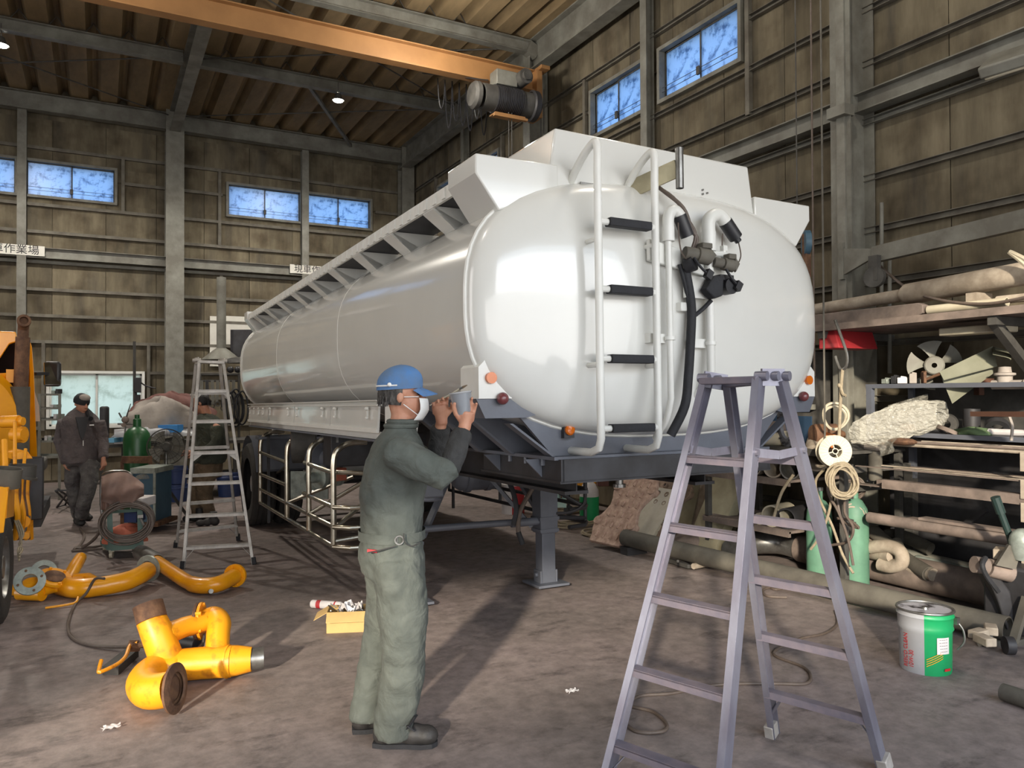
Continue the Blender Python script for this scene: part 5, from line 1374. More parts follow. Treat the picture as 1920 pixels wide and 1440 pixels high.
hg = G(153, 757, -0.03); fgh, rgh, ugh = basis((fg*0.9+V((0.35,0,0))+V((0,0,-0.35))).normalized())
head(bb, hg, fgh, rgh, ugh, 1.0)
bb.tube([G(151, 785, 0.03), hg-ugh*0.04], [0.06, 0.056], 12)
bb.loft([ell(G(px, py), fg, rg_, a, b, 14) for (px, py, a, b) in ((153, 868, 0.11, 0.16), (152, 800, 0.1, 0.16), (151, 775, 0.06, 0.08))])
for (s1, e1, w1, h1) in ((G(121, 789), G(112, 825, 0.05), G(121, 858, -0.1), G(124, 863, -0.1)), (G(184, 789), G(193, 825, 0.05), G(194, 858, -0.1), G(194, 862, -0.1))):
    bb.tube([s1.lerp(G(152, 800), 0.5), s1-V((0,0,0.03)), e1, w1, h1], [0.03, 0.03, 0.03, 0.03, 0.028], 10)
    fingers(bb, h1, V((0.05, 0, -1)), (G(152, 865, -0.1)-h1).normalized(), [0.5, 0.55, 0.6, 0.6], thumb=(-1 if h1.x < G(152, 865).x else 1), L=0.08)
for pts in ([G(140, 868), G(142, 935, 0.1), G(147, 968, 0.3)], [G(168, 868), G(160, 935, -0.15), G(152, 972, -0.05)]):
    bb.tube(pts, [0.08, 0.06, 0.04], 10)
bake(bb, 'body', M_skin, 0.009, q_root, 1)
bake(jb, 'jacket', M_jack, 0.018, q_root, 4, disp=0.03, dscale=0.12)
bake(tb, 'trousers', M_trou, 0.018, q_root, 4, disp=0.03, dscale=0.1)
m = MB(); kc = hg+ugh*0.035-fgh*0.01
m.loft([[kc + rgh*0.09*math.cos(ph)*math.sin(a)+fgh*0.106*math.cos(ph)*math.cos(a)+ugh*0.10*math.sin(ph) for a in [2*PI*k/22 for k in range(22)]] for ph in [R(x_) for x_ in (-18, 0, 20, 45, 65, 85)]])
m.build('knitted_cap', M_black, q_root, ang=80)
MB().sph(kc+fgh*0.045+ugh*0.056, (0.070, 0.062, 0.046), 14, Matrix((rgh, fgh, ugh)).transposed()).build('cap_front', M_tarp, q_root)
m = MB()
m.tube([G(134, 785, -0.12), G(137, 776, -0.02), G(144, 770, 0.10), G(160, 770, 0.10), G(167, 776, -0.02), G(170, 785, -0.12)], [0.03, 0.045, 0.05, 0.05, 0.045, 0.03], 10)
m.build('hood', M_black, q_root)
m = MB(); m.prism([G(141, 782, -0.155), G(166, 782, -0.155), G(158, 815, -0.17), G(153, 825, -0.175), (G(149, 815, -0.17))], fg*0.02); m.build('inner_shirt', M_blackp, q_root)
MB().bar(G(156, 826, -0.185), G(156, 836, -0.185), 0.008, 0.01).box(G(172, 797, -0.155), (0.05, 0.01, 0.015)).build('zip_pull', M_mask, q_root)
for (px, py, dx) in ((146, 984, 0), (160, 972, 0)):
    c = FL(px, py); 
    if py < 980: c = FL(px, 974)
    m = MB()
    for s0, z in ((-0.02, 0.055), (0.07, 0.05), (0.15, 0.042)): m.sph(c+fg*s0+V((0,0,z)), (0.06, 0.05, z), 12, Matrix((fg, rg_, V((0,0,1)))).transposed())
    m.tube([c+V((0,0,0.06)), c-fg*0.02+V((0,0,0.16))], 0.05, 12)
    bake(m, 'shoe', M_boot, 0.012, q_root, 2)
for sg in (-1, 1):
    MB().sph(hg+rgh*sg*0.031+ugh*0.015+fgh*0.084, 0.010, 8).build('eye', M_ink, q_root)

# --- bending man behind the far stepladder ---
HD = 10.3
H_ = lambda px, py, dd=0.0: D(px, py, HD+dd)
s_root = thing('person', 'person with glasses in dark green jacket bent over behind the far stepladder', 'person', FL(385, 985))
fb = V((-0.85, 0.35, 0)).normalized(); rb_ = fb.cross(V((0,0,1)))
jb = MB(); tb = MB(); bb = MB()
jb.loft([ell(H_(px, py), fb, rb_, a, b, 20) for (px, py, a, b) in ((393, 868, 0.20, 0.2), (397, 850, 0.215, 0.21), (399, 825, 0.215, 0.22), (396, 800, 0.20, 0.22), (390, 785, 0.15, 0.20), (385, 775, 0.08, 0.1))])
for (s1, e1, w1) in ((H_(408, 800, -0.2), H_(405, 835, -0.28), H_(375, 852, -0.25)), (H_(388, 800, 0.2), H_(385, 832, 0.25), H_(362, 848, 0.1))):
    jb.tube([s1, s1.lerp(e1, 0.5), e1, w1], [0.09, 0.085, 0.078, 0.062], 14)
tb.loft([ell(H_(px, py), fb, rb_, a, b, 20) for (px, py, a, b) in ((390, 895, 0.175, 0.19), (392, 860, 0.18, 0.19))])
tb.tube([H_(385, 890, -0.08), H_(383, 925, -0.1), H_(391, 972, -0.1)], [0.13, 0.11, 0.09], 14)
tb.tube([H_(380, 890, 0.12), H_(371, 925, 0.1), H_(372, 970, 0.1)], [0.13, 0.11, 0.09], 14)
hb_ = H_(377, 756, 0); fbh, rbh, ubh = basis((fb+V((0,0,-0.25))).normalized())
head(bb, hb_, fbh, rbh, ubh, 1.02)
bb.tube([H_(390, 785), hb_-ubh*0.03-fbh*0.02], [0.07, 0.06], 12)
bb.loft([ell(H_(px, py), fb, rb_, a, b, 14) for (px, py, a, b) in ((392, 880, 0.13, 0.13), (398, 820, 0.13, 0.14), (388, 780, 0.07, 0.08))])
for (s1, e1, w1) in ((H_(408, 800, -0.2), H_(405, 835, -0.28), H_(375, 852, -0.25)), (H_(388, 800, 0.2), H_(385, 832, 0.25), H_(362, 848, 0.1))):
    bb.tube([s1.lerp(H_(396, 800), 0.4), s1, e1, w1, w1+fb*0.05], [0.05, 0.045, 0.04, 0.03, 0.028], 10)
    fingers(bb, w1+fb*0.04, fb, V((0,0,-1)), [0.6, 0.6, 0.7, 0.7], thumb=1, L=0.08)
for pts in ([H_(385, 890, -0.08), H_(383, 925, -0.1), H_(391, 975, -0.1)], [H_(380, 890, 0.12), H_(371, 925, 0.1), H_(372, 975, 0.1)]):
    bb.tube(pts, [0.08, 0.06, 0.04], 10)
bake(bb, 'body', M_skin, 0.009, s_root, 1)
bake(jb, 'jacket', M_dgreen, 0.018, s_root, 4, disp=0.03, dscale=0.12)
bake(tb, 'trousers', M_brown, 0.018, s_root, 4, disp=0.03, dscale=0.1)
m = MB(); kc = hb_+ubh*0.03-fbh*0.022
m.sph(kc, (0.086, 0.098, 0.098), 18, Matrix((rbh, fbh, ubh)).transposed(), 12)
m.tube([kc-ubh*0.02-fbh*0.07, kc-ubh*0.075-fbh*0.055], [0.05, 0.04], 10)
m.build('hair', M_hairb, s_root)
MB().ring(hb_+rbh*0.033+ubh*0.012+fbh*0.095, fbh, 0.022, 0.019, 0.004, 16).ring(hb_-rbh*0.033+ubh*0.012+fbh*0.095, fbh, 0.022, 0.019, 0.004, 16).tube([hb_+rbh*0.055+ubh*0.015+fbh*0.095, hb_+rbh*0.082+ubh*0.012], 0.003, 5).build('glasses', M_ink, s_root)
for (px, py) in ((378, 986), (352, 978)):
    c = FL(px+22, py)
    m = MB()
    for s0, z in ((-0.02, 0.055), (0.07, 0.05), (0.16, 0.042)): m.sph(c+fb*s0+V((0,0,z)), (0.06, 0.05, z), 12, Matrix((fb, rb_, V((0,0,1)))).transposed())
    m.tube([c+V((0,0,0.06)), c+V((0,0,0.18))], 0.05, 12)
    bake(m, 'shoe', M_boot, 0.012, s_root, 2)
# ---------------- yellow truck at the left edge ----------------
tk = thing('truck', 'yellow sludge truck cut off by the left edge, with exhaust stack and mirror', 'truck', FL(10, 1130))
K = lambda px, py, d: D(px, py, d)
# tank barrel end
bc2 = K(-106, 800, 6.6)
MB().lathe([(0, -0.12), (0.3, -0.10), (0.55, -0.04), (0.62, 0.05), (0.62, 1.6)], bc2, V((-0.25, 1, 0)), 40).build('barrel', M_yel, tk)
# cab back corner: dark interior panel, yellow roof lip and side pillar
MB().prism([K(-80, 618, 7.2), K(30, 622, 7.2), K(34, 640, 7.2), K(18, 645, 7.2), K(-5, 680, 7.2), K(-80, 700, 7.2)], V((-0.1, 0.5, 0))).build('roof_lip', M_yel, tk, bev=0.01)
MB().prism([K(-80, 640, 7.6), K(52, 640, 7.6), K(62, 860, 7.6), K(-80, 860, 7.6)], V((-0.3, 1.0, 0))).build('cab_rear', M_blackp, tk, flat=True)
m = MB()
P0 = [K(52, 627, 7.5), K(60, 650, 7.5), K(64, 700, 7.5), K(66, 760, 7.5), K(70, 862, 7.5), K(56, 864, 7.5), K(55, 780, 7.5), K(56, 700, 7.5), K(52, 650, 7.5)]
m.prism(P0, V((-0.25, 1.3, 0))).build('side_pillar', M_yel, tk, bev=0.006)
MB().prism([K(64, 730, 7.8), K(73, 760, 7.8), K(75, 790, 7.8), K(66, 790, 7.8)], V((-0.2, 0.8, 0))).build('white_side_panel', M_white2, tk, flat=True)
# exhaust stack
MB().tube([K(36, 880, 7.0), K(38, 725, 7.0)], 0.078, 20).build('exhaust_muffler', M_olive, tk)
MB().tube([K(39, 727, 7.0), K(43, 632, 7.0)], 0.058, 18).tube(smooth_path([K(43, 635, 7.0), K(44, 615, 7.0), K(45, 603, 6.92)], 4), 0.045, 16).ring(K(45, 602, 6.9), ray(45, 602)*-1+V((0,0,0.3)), 0.055, 0.035, 0.05).build('exhaust_pipe', M_rust, tk)
MB().box(K(-70, 960, 6.4), (0.7, 3.0, 0.22)).box(K(-45, 1010, 5.9), (0.25, 1.2, 0.25)).build('chassis_frame', M_chas_d, tk, flat=True)
MB().tube([K(-60, 1066, 5.5), K(-24, 1066, 5.5)], 0.06, 12).bar(K(-50, 1066, 5.5), K(-50, 975, 5.6), 0.1, 0.15).build('axle', M_chas_d, tk)
# wing mirror on its arm
mc = K(98, 701, 7.9)
MB().box(mc+V((0,0.03,0)), (0.17, 0.06, 0.26), Euler((0,0,R(-20)))).build('mirror_shell', M_blackp, tk, bev=0.03)
MB().box(mc+V((0,-0.005,0)), (0.145, 0.012, 0.235), Euler((R(-12),0,R(12)))).build('mirror_glass', M_mirror, tk, bev=0.004)
MB().bar(K(66, 701, 7.6), K(92, 700, 7.9), 0.03).build('mirror_arm', M_blackp, tk, flat=True)
# rods, valves and hoses on the tank end
for i, (a, b, r_) in enumerate((((8, 825), (10, 882), 0.02), ((28, 790), (28, 870), 0.013), ((48, 842), (44, 880), 0.012))):
    MB().tube([K(a[0], a[1], 5.6+0.2*i), K(b[0], b[1], 5.5+0.2*i)], r_, 10).build('control_rod', M_yelr, tk)
MB().tube([K(4, 791, 6.3), K(36, 790, 6.3)], 0.05, 16).tube([K(36, 790, 6.3), K(44, 790, 6.3)], 0.035, 12).build('inlet_pipe', M_yelr, tk)
MB().tube([K(-5, 706, 7.0), K(18, 705, 7.0)], 0.03, 12).box(K(24, 705, 7.0), (0.1, 0.03, 0.12)).build('bracket_arm', M_yelr, tk)
MB().disc(K(38, 815, 6.5), V((0.9,-0.5,0)), 0.07, 0.06, 24).disc(K(34, 815, 6.45), V((0.9,-0.5,0)), 0.05, 0.10, 20).build('valve_wheel', M_yelr, tk)
MB().prism([K(24, 850, 6.0), K(52, 846, 6.0), K(62, 860, 6.0), K(24, 862, 6.0)], V((-0.1, 0.4, 0))).build('step_bracket', M_yelr, tk, bev=0.005)
# bucket like steel collars
MB().pipe(K(10, 913, 5.2), K(16, 878, 5.2), 0.085, 0.08, 24).build('steel_collar', M_olive, tk)
MB().pipe(K(40, 895, 5.8), K(42, 872, 5.8), 0.095, 0.088, 24).ring(K(42, 893, 5.75), V((0.3,0,1)), 0.10, 0.09, 0.02).build('steel_collar', M_steel_d, tk)
# yellow wing plate in front of the wheel
MB().prism([K(-30, 912, 5.0), K(14, 913, 5.0), K(16, 925, 5.0), K(8, 1000, 5.0), K(-30, 1002, 5.0)], V((-0.05, 0.06, 0))).build('wing_plate', M_yel, tk, bev=0.008)
MB().prism([K(16, 913, 5.05), K(28, 914, 5.5), K(26, 968, 5.5), K(12, 972, 5.05)], V((-0.02, 0.0, 0))).build('wing_return', M_yel, tk, flat=True)
# wheel
wc = FL(8, 1162); wc.z = 0.50
wax = V((0.95, -0.30, 0)).normalized()
wc = wc - wax*0.02 + V((-0.12, 0.50*0.0, 0))
pr = [(0.22,-0.11),(0.30,-0.125),(0.36,-0.12),(0.395,-0.10),(0.4,-0.04),(0.39,-0.03),(0.39,0.03),(0.4,0.04),(0.395,0.10),(0.36,0.12),(0.30,0.125),(0.22,0.11)]
ww = MB().lathe(pr, K(-24, 1066, 5.5), V((1, -0.03, 0)), 40).build('tyre', M_tyre, tk)
MB().lathe([(0.22,0.11),(0.20,0.08),(0.19,0.02),(0.1,0.05),(0.08,0.10),(0,0.11)], K(-24, 1066, 5.5), V((1, -0.03, 0)), 30).build('rim', M_bare, ww)
# rear underside clutter of the truck: pipes, orange tag, trailing rope
for i in range(7):
    x_ = 30+i*5
    MB().tube(smooth_path([K(x_, 898, 5.9+0.15*i), K(x_+rnd.uniform(-4,4), 930, 5.9+0.15*i), K(x_+rnd.uniform(-5,5), 968, 5.9+0.15*i), K(x_-2, 1010, 6.0+0.15*i)], 4), 0.017+0.006*rnd.random(), 8).build('hanging_pipe', M_rust if i % 2 else M_yelr, tk)
MB().box(K(62, 915, 6.8), (0.16, 0.12, 0.55)).build('side_box', M_chas_d, tk, bev=0.01)
MB().box(K(34, 1004, 6.3), (0.16, 0.1, 0.05)).disc(K(42, 978, 6.3), (0.4,-0.9,0), 0.05, 0.05).build('orange_bracket', M_yelr, tk)
m = MB()
for i in range(3):
    m.tube(smooth_path([K(28+3*i, 975, 5.9), K(36+4*i, 1000, 5.8), K(40-2*i, 1020, 5.8), K(34+4*i, 1030, 5.75), K(36, 1052-6*i, 5.7)], 4), 0.008, 6)
m.build('trailing_rope', M_rope, tk)
MB().tube([K(55, 968, 6.4), K(44, 1000, 6.3)], 0.012, 8).build('stay_rod', M_bare, tk)
MB().box(K(20, 960, 7.6), (0.6, 1.5, 0.12)).build('frame_rail', M_chas_d, tk, flat=True)
MB().box(K(72, 870, 8.0), (0.14, 0.5, 0.12)).build('corner_lamp', M_bare, tk, bev=0.02)

# ---------------- back-left work area ----------------
BD = 11.5
B_ = lambda px, py, d=BD: D(px, py, d)
def box_px(x0, y0, x1, y1, d, depth, nm, mt, parent=None, bev=0, lab=None, cat=None, group=None, rz=0):
    """box standing at camera distance d whose front face spans those picture points"""
    c = D((x0+x1)/2, (y0+y1)/2, d); w_ = (x1-x0)/FPX*d; h_ = (y1-y0)/FPX*d
    fwd = ray(960, 720); fwd.z = 0; fwd.normalize()
    rot = Matrix.Rotation(math.atan2(-fwd.x, fwd.y)+R(rz), 3, 'Z')
    cc3 = c + rot @ V((0, depth/2, 0))
    return MB().box(cc3, (w_, depth, h_), rot).build(nm, mt, parent, label=lab, cat=cat, group=group, bev=bev, flat=not bev)
def rack(root_args, x0, x1, ys_, d, depth, mt, post=0.04, ybot=None):
    t = thing(*root_args[:3], FL((x0+x1)/2, 735+FPX*1.65/d+6))
    for x_ in (x0, x1):
        for dd in (0, depth):
            top = D(x_, ys_[0], d+dd); 
            MB().box(V((top.x, top.y, top.z/2)), (post, post, top.z)).build('post', mt, t, flat=True)
    for y in ys_:
        a = D(x0, y, d); b = D(x1, y, d); e_ = D(x0, y, d+depth); 
        ex = (a+b)/2; dv = e_-a; dv.z = 0
        MB().prism([a, b, b+dv, a+dv], V((0,0,-0.03))).build('shelf', mt, t, flat=True)
    return t
# shelving left of the walking man
rack(('metal_rack', 'dark metal rack with pale shelf edges left of the walking man', 'rack'), 74, 112, (738, 764, 785, 826, 855), 12.3, 0.5, M_steel)
small_mats = [M_paper, M_redink, M_blued, M_galv, M_rust, M_cream, M_chas_d, M_orcl, M_tarp]
k_ = 0
for (y, x0, x1) in ((738, 94, 112), (764, 92, 112), (785, 92, 112), (826, 76, 108)):
    x_ = x0+2
    while x_ < x1-4:
        w_ = rnd.uniform(3.5, 7)
        hh_ = rnd.uniform(4, 9)
        c_ = ('small grey tin', 'small dark tin', 'small pale carton')[k_ % 3]
        box_px(x_, y-hh_, x_+w_, y, 12.35, 0.12, ('parts_tin' if k_ % 3 < 2 else 'parts_carton'), (M_galv, M_chas_d, M_paper)[k_ % 3], lab=c_+' among the clutter on the rack behind the truck mirror', cat=('tin' if k_ % 3 < 2 else 'carton'), group='small containers on the rack behind the mirror '+('of tin' if k_ % 3 < 2 else 'of card'))
        x_ += w_+1.5; k_ += 1
# wide work bench along the back
wb = thing('work_bench', 'long dark steel work bench under the back window', 'bench', FL(270, 900))
a, b = B_(195, 850, 11.8), B_(470, 850, 12.6)
zt_ = 0.92
a = FL(180, 740+FPX*1.65/11.4); b = FL(520, 740+FPX*1.65/12.9)
dv = V((0.35, 1.05, 0))
MB().prism([a+V((0,0,zt_)), b+V((0,0,zt_)), b+dv+V((0,0,zt_)), a+dv+V((0,0,zt_))], V((0,0,-0.05))).build('bench_top', M_steel_d, wb, flat=True)
for k in range(5):
    for dd in (0.05, 0.95):
        p = a.lerp(b, 0.02+0.96*k/4)+dv*dd
        MB().box(p+V((0,0,zt_/2-0.03)), (0.05, 0.05, zt_-0.06)).build('leg', M_steel_d, wb, flat=True)
MB().prism([a+V((0,0,0.35)), b+V((0,0,0.35)), b+dv+V((0,0,0.35)), a+dv+V((0,0,0.35))], V((0,0,-0.03))).build('lower_shelf', M_steel_d, wb, flat=True)
# bench-top things
def lump(c, sx, sy, sz, seed, nm, mt, lab, cat, amp=0.25, n=26):
    r2 = random.Random(seed)
    ph = [r2.uniform(0, 6.28) for _ in range(8)]
    m = MB(); rings = []
    for i in range(13):
        v_ = i/12*PI/2
        ring = []
        for k in range(n):
            a = 2*PI*k/n
            w_ = 1 + amp*(0.5*math.sin(3*a+ph[0]+2*v_) + 0.35*math.sin(5*a+ph[1]-3*v_) + 0.25*math.sin(9*a+ph[2]+5*v_) + 0.18*math.sin(14*a+ph[5]-7*v_))
            zz = math.sin(v_)*(1+amp*0.5*math.sin(2*a+ph[3])+amp*0.3*math.sin(6*a+ph[4]+4*v_))
            ring.append(c + V((sx*math.cos(a)*math.cos(v_)**0.7*w_, sy*math.sin(a)*math.cos(v_)**0.7*w_, sz*zz)))
        rings.append(ring)
    m.loft(rings)
    return m.build(nm, mt, label=lab, cat=cat, ang=70)
lump(B_(300, 787, 11.9)+V((0,0,-0.12)), 0.50, 0.28, 0.42, 3, 'tarpaulin', M_tarp, 'heaped pale grey tarpaulin on the bench by the column', 'tarpaulin')
lump(B_(322, 765, 12.5)+V((0,0,-0.12)), 0.60, 0.25, 0.34, 9, 'tarpaulin', M_tarpr, 'maroon folded tarpaulin behind the pale grey one', 'tarpaulin')
lump(B_(300, 805, 11.8)+V((0,0,-0.1)), 0.55, 0.28, 0.16, 5, 'cloth_heap', M_greyp, 'flattened grey cloth under the pale tarpaulin heap', 'cloth')
lump(B_(325, 835, 11.9)+V((0,0,-0.12)), 0.30, 0.22, 0.22, 8, 'cloth_heap', M_olive, 'dull olive cloth heap above the floor fan', 'cloth')
box_px(288, 797, 333, 811, 11.6, 0.2, 'blue_carton', M_blued, lab='bright blue flat carton beneath the grey tarpaulin', cat='carton').data.materials[0] = mat('bright_blue_card', C(60, 140, 205), 0.6, 0, C(40, 100, 180), 9)
box_px(214, 805, 236, 832, 11.6, 0.25, 'paper_carton', M_paper, lab='white and blue carton beside the green gas cylinder', cat='carton')
box_px(224, 817, 235, 828, 11.57, 0.02, 'blue_label', mat('pale_blue_card', C(110, 175, 210), 0.6), lab='pale blue flat packet leaning on the white carton', cat='packet')
box_px(200, 822, 214, 830, 11.4, 0.2, 'blue_tray', MATS['pale_blue_card'], lab='pale blue tray on the bench right of the walking man', cat='tray')
box_px(185, 762, 197, 830, 11.9, 0.15, 'bottle_box', M_chas_d, lab='dark upright canister silhouetted against the window', cat='canister', bev=0.03)
# drill press
dp = thing('drill_press', 'tall grey drill press before the right edge of the window', 'drill press', B_(258, 850, 12.3))
MB().tube([V((B_(252, 850, 12.3).x, B_(252, 850, 12.3).y, 0.92)), B_(252, 640, 12.3)], 0.022, 10).build('column', M_steel_d, dp)
MB().box(B_(258, 722, 12.3), (0.10, 0.14, 0.24)).tube([B_(259, 740, 12.3), B_(259, 800, 12.3)], 0.035, 10).box(B_(255, 765, 12.3), (0.03, 0.06, 0.5)).build('head', M_chas_d, dp, bev=0.01)
MB().box(B_(257, 810, 12.3), (0.25, 0.25, 0.05)).box(B_(257, 778, 12.3), (0.12, 0.12, 0.08)).build('table', M_chas_d, dp, flat=True)
MB().tube(smooth_path([B_(262, 716, 12.3), B_(275, 724, 12.3), B_(292, 728, 12.3)], 4), 0.012, 6).build('cable', M_blackp, dp)
# regulator stand with two angled handles
rs = thing('gas_regulator', 'gas regulator with two slim upright levers left of the green cylinder', 'regulator', B_(232, 820, 10.8))
MB().tube([B_(228, 783, 10.8), B_(223, 774, 10.8)], 0.012, 8).tube([B_(237, 782, 10.8), B_(245, 757, 10.8)], [0.012, 0.005], 8).build('lever', M_steel_d, rs)
MB().sph(B_(235, 787, 10.8), 0.05, 12).disc(B_(232, 797, 10.75), (0.3,-1,0), 0.03, 0.03, 16).build('gauge', M_pink, rs)
MB().tube([B_(221, 795, 10.8), B_(250, 795, 10.8)], 0.014, 8).tube([B_(235, 795, 10.8), B_(233, 850, 10.8), V((B_(224, 880, 10.7).x, B_(224, 880, 10.7).y, 0))], 0.012, 8).build('stem', M_bare, rs)
# green gas cylinder
gcb = FL(257, 935)
gc = thing('gas_cylinder', 'large dark green gas cylinder behind the welding cart', 'gas cylinder', gcb)
gd = (gcb-CAMLOC).length
MB().lathe([(0,0.0),(0.165,0.0),(0.17,0.02),(0.17,1.02),(0.155,1.1),(0.11,1.16),(0.05,1.19),(0.045,1.24),(0,1.24)], D(257, 800, 10.3)-V((0,0,1.19)), (0,0,1), 32).build('cylinder_body', M_dkgreen, gc)
MB().lathe([(0.05,0),(0.05,0.1),(0.03,0.11),(0.03,0.16),(0,0.16)], D(257, 800, 10.3), (0,0,1), 16).build('valve', M_dkgreen, gc)
cb_ = D(257, 800, 10.3)
MB().box(V((cb_.x, cb_.y, 0.02)), (0.34, 0.34, 0.04)).build('cylinder_base', M_rust, gc, flat=True)
OFFz = cb_.z-1.19
# red-brown cylinder trolley frame
tr = thing('cylinder_trolley', 'rusty brown low trolley frame before the green cylinder', 'trolley', FL(255, 950))
MB().bar(D(229, 862, 9.9), D(282, 862, 9.9), 0.04, 0.09).bar(D(229, 865, 9.9), V((D(229,865,9.9).x, D(229,865,9.9).y, 0)), 0.04).bar(D(282, 855, 9.9), V((D(282,855,9.9).x, D(282,855,9.9).y, 0)), 0.04).build('trolley_frame', M_rust, tr, flat=True)
# pedestal fan
pf = thing('pedestal_fan', 'large industrial floor fan with dark cage left of the far stepladder', 'fan', FL(312, 945))
fc_ = D(312, 838, 10.2); fax = (CAMLOC-fc_); fax.z = 0; fax = (fax.normalized()+V((0.1,0,0.05))).normalized()
fx_, fy_, _ = frame_of(fax)
m = MB()
for r_, o_ in ((0.24, 0.0), (0.235, 0.05), (0.235, -0.05), (0.16, 0.075), (0.08, 0.09)):
    m.tube([fc_+fax*o_+(fx_*math.cos(a)+fy_*math.sin(a))*r_ for a in [2*PI*i/32 for i in range(32)]], 0.004, 5, closed=True)
for i in range(28):
    a = 2*PI*i/28; e_ = fx_*math.cos(a)+fy_*math.sin(a)
    m.tube([fc_+fax*0.095+e_*0.04, fc_+fax*0.075+e_*0.16, fc_+fax*0.05+e_*0.235, fc_-fax*0.05+e_*0.235], 0.0022, 4)
m.build('guard', M_steel_d, pf)
for i in range(4):
    a0 = 2*PI*i/4+0.4
    m = MB()
    def bl(a, b, a0=a0):
        ang = a0+(a-0.3)*1.1*(0.5+0.5*b); r_ = 0.05+0.165*b
        return fc_+(fx_*math.cos(ang)+fy_*math.sin(ang))*r_+fax*(0.03*(a-0.5))
    m.grid(6, 5, bl, fax*0.004).build('blade', M_steel, pf, ang=60)
MB().lathe([(0,0.05),(0.05,0.04),(0.055,0),(0.07,-0.03),(0.07,-0.14),(0,-0.16)], fc_, fax).build('motor', M_steel_d, pf)
fb_ = V((fc_.x, fc_.y, 0))
MB().tube([fc_-fax*0.08, V((fc_.x, fc_.y, fc_.z-0.25)), V((fc_.x, fc_.y, 0.42))], 0.02, 10).build('pole', M_bare, pf)
m = MB()
for i in range(3):
    a = 2*PI*i/3+0.5
    m.bar(V((fc_.x, fc_.y, 0.45)), fb_+V((0.32*math.cos(a), 0.32*math.sin(a), 0.01)), 0.03)
m.build('tripod', M_steel_d, pf, flat=True)
# buckets stacked under the bench
bk = None
def bucket(p, m_, lab, sc_=1.0):
    t = thing('bucket', lab, 'bucket', p)
    MB().lathe([(0,0),(0.13*sc_,0),(0.15*sc_,0.22*sc_),(0.158*sc_,0.225*sc_),(0.158*sc_,0.25*sc_),(0.15*sc_,0.26*sc_),(0.15*sc_,0.30*sc_),(0,0.30*sc_)], p, (0,0,1), 24).build('bucket_wall', m_, t)
    MB().tube([p+V((0.158*sc_*math.cos(a), 0.158*sc_*math.sin(a), 0.24*sc_)) for a in [2*PI*i/24 for i in range(24)]], 0.006, 5, closed=True).build('rim', m_, t)
    return t
b1 = FL(302, 935); b2_ = FL(335, 940); b3 = FL(440, 925)
bucket(b1, M_red, 'red pail under the fan between two blue pails', 0.9); bucket(b1+V((0,0,0.28)), M_blued, 'blue pail stacked upon the red pail', 0.9)
bucket(b2_, M_blued, 'blue pail on the floor at the left foot of the far stepladder', 0.9); bucket(b2_+V((0,0,0.28)), M_blued, 'blue pail stacked on another blue pail by the far stepladder', 0.9)
bucket(FL(430, 930), M_blued, 'dark blue drum seen through the far stepladder rungs', 1.3)
# blue welding power cabinet
wc_ = thing('welding_cabinet', 'grey-blue upright welding power cabinet behind the draped cart', 'cabinet', FL(275, 985))
box_px(246, 886, 288, 980, 9.35, 0.5, 'cabinet_shell', M_blue, wc_, bev=0.01)
box_px(244, 878, 290, 888, 9.33, 0.52, 'cabinet_top', M_galv, wc_)
for x_ in (287, 244): box_px(x_, 886, x_+4, 978, 9.32, 0.02, 'corner_trim', M_galv, wc_)
box_px(240, 980, 296, 988, 9.3, 0.55, 'cabinet_base', M_rust, wc_)
lump(D(270, 898, 9.34), 0.10, 0.02, 0.05, 4, 'plastic_sheet', M_film, 'crinkled clear film taped on the blue welding cabinet', 'plastic film')
# draped welding cart with coiled hoses
wk = thing('welding_cart', 'teal welding wire cart draped in pinkish cloth with coiled hoses', 'cart', FL(232, 1040))
cd = 7.85
X_ = lambda px, py, d=cd: D(px, py, d)
m = MB()
for (x0, y0, x1, y1, d1, d2) in ((205, 955, 208, 1028, cd, cd), (262, 955, 264, 1022, cd, cd), (193, 950, 195, 1018, cd+0.4, cd+0.4), (250, 945, 252, 1008, cd+0.4, cd+0.4)):
    p = D(x0, y0, d1); q = D(x1, y1, d2); m.bar(p, q, 0.05)
m.bar(X_(205, 1026), X_(264, 1021), 0.05, 0.07).bar(X_(205, 960), X_(264, 956), 0.03, 0.03).bar(X_(205, 1026), D(193, 1016, cd+0.4), 0.05, 0.05).bar(X_(264, 1021), D(251, 1008, cd+0.4), 0.05, 0.05).bar(D(193,1016,cd+0.4), D(251,1008,cd+0.4), 0.05)
m.prism([X_(207, 1024), X_(262, 1019), D(250, 1006, cd+0.4), D(195, 1014, cd+0.4)], (0,0,0.02))
m.build('cart_frame', M_teal, wk, flat=True)
for (px, py, d) in ((209, 1034, cd), (262, 1029, cd), (197, 1022, cd+0.4), (251, 1014, cd+0.4)):
    c = D(px, py, d); c.z = 0.035
    MB().disc(c, (1,-0.3,0), 0.035, 0.03, 16).box(c+V((0,0,0.04)), (0.05,0.05,0.02)).build('castor', M_cream, wk)
MB().tube(smooth_path([X_(195, 985), X_(190, 950), X_(190, 900), X_(200, 886), X_(235, 884), X_(246, 892)], 5), 0.014, 8).build('cart_handle', M_bare, wk)
box_px(228, 935, 267, 952, cd+0.02, 0.3, 'wire_feeder', M_paper, wk, bev=0.008)
box_px(232, 960, 256, 980, cd+0.1, 0.2, 'gauge_box', M_blued, wk, bev=0.006)
for px in (238, 247): MB().ring(X_(px, 942, cd), ray(px, 942), 0.022, 0.014, 0.03, 16).build('socket', M_blackp, wk)
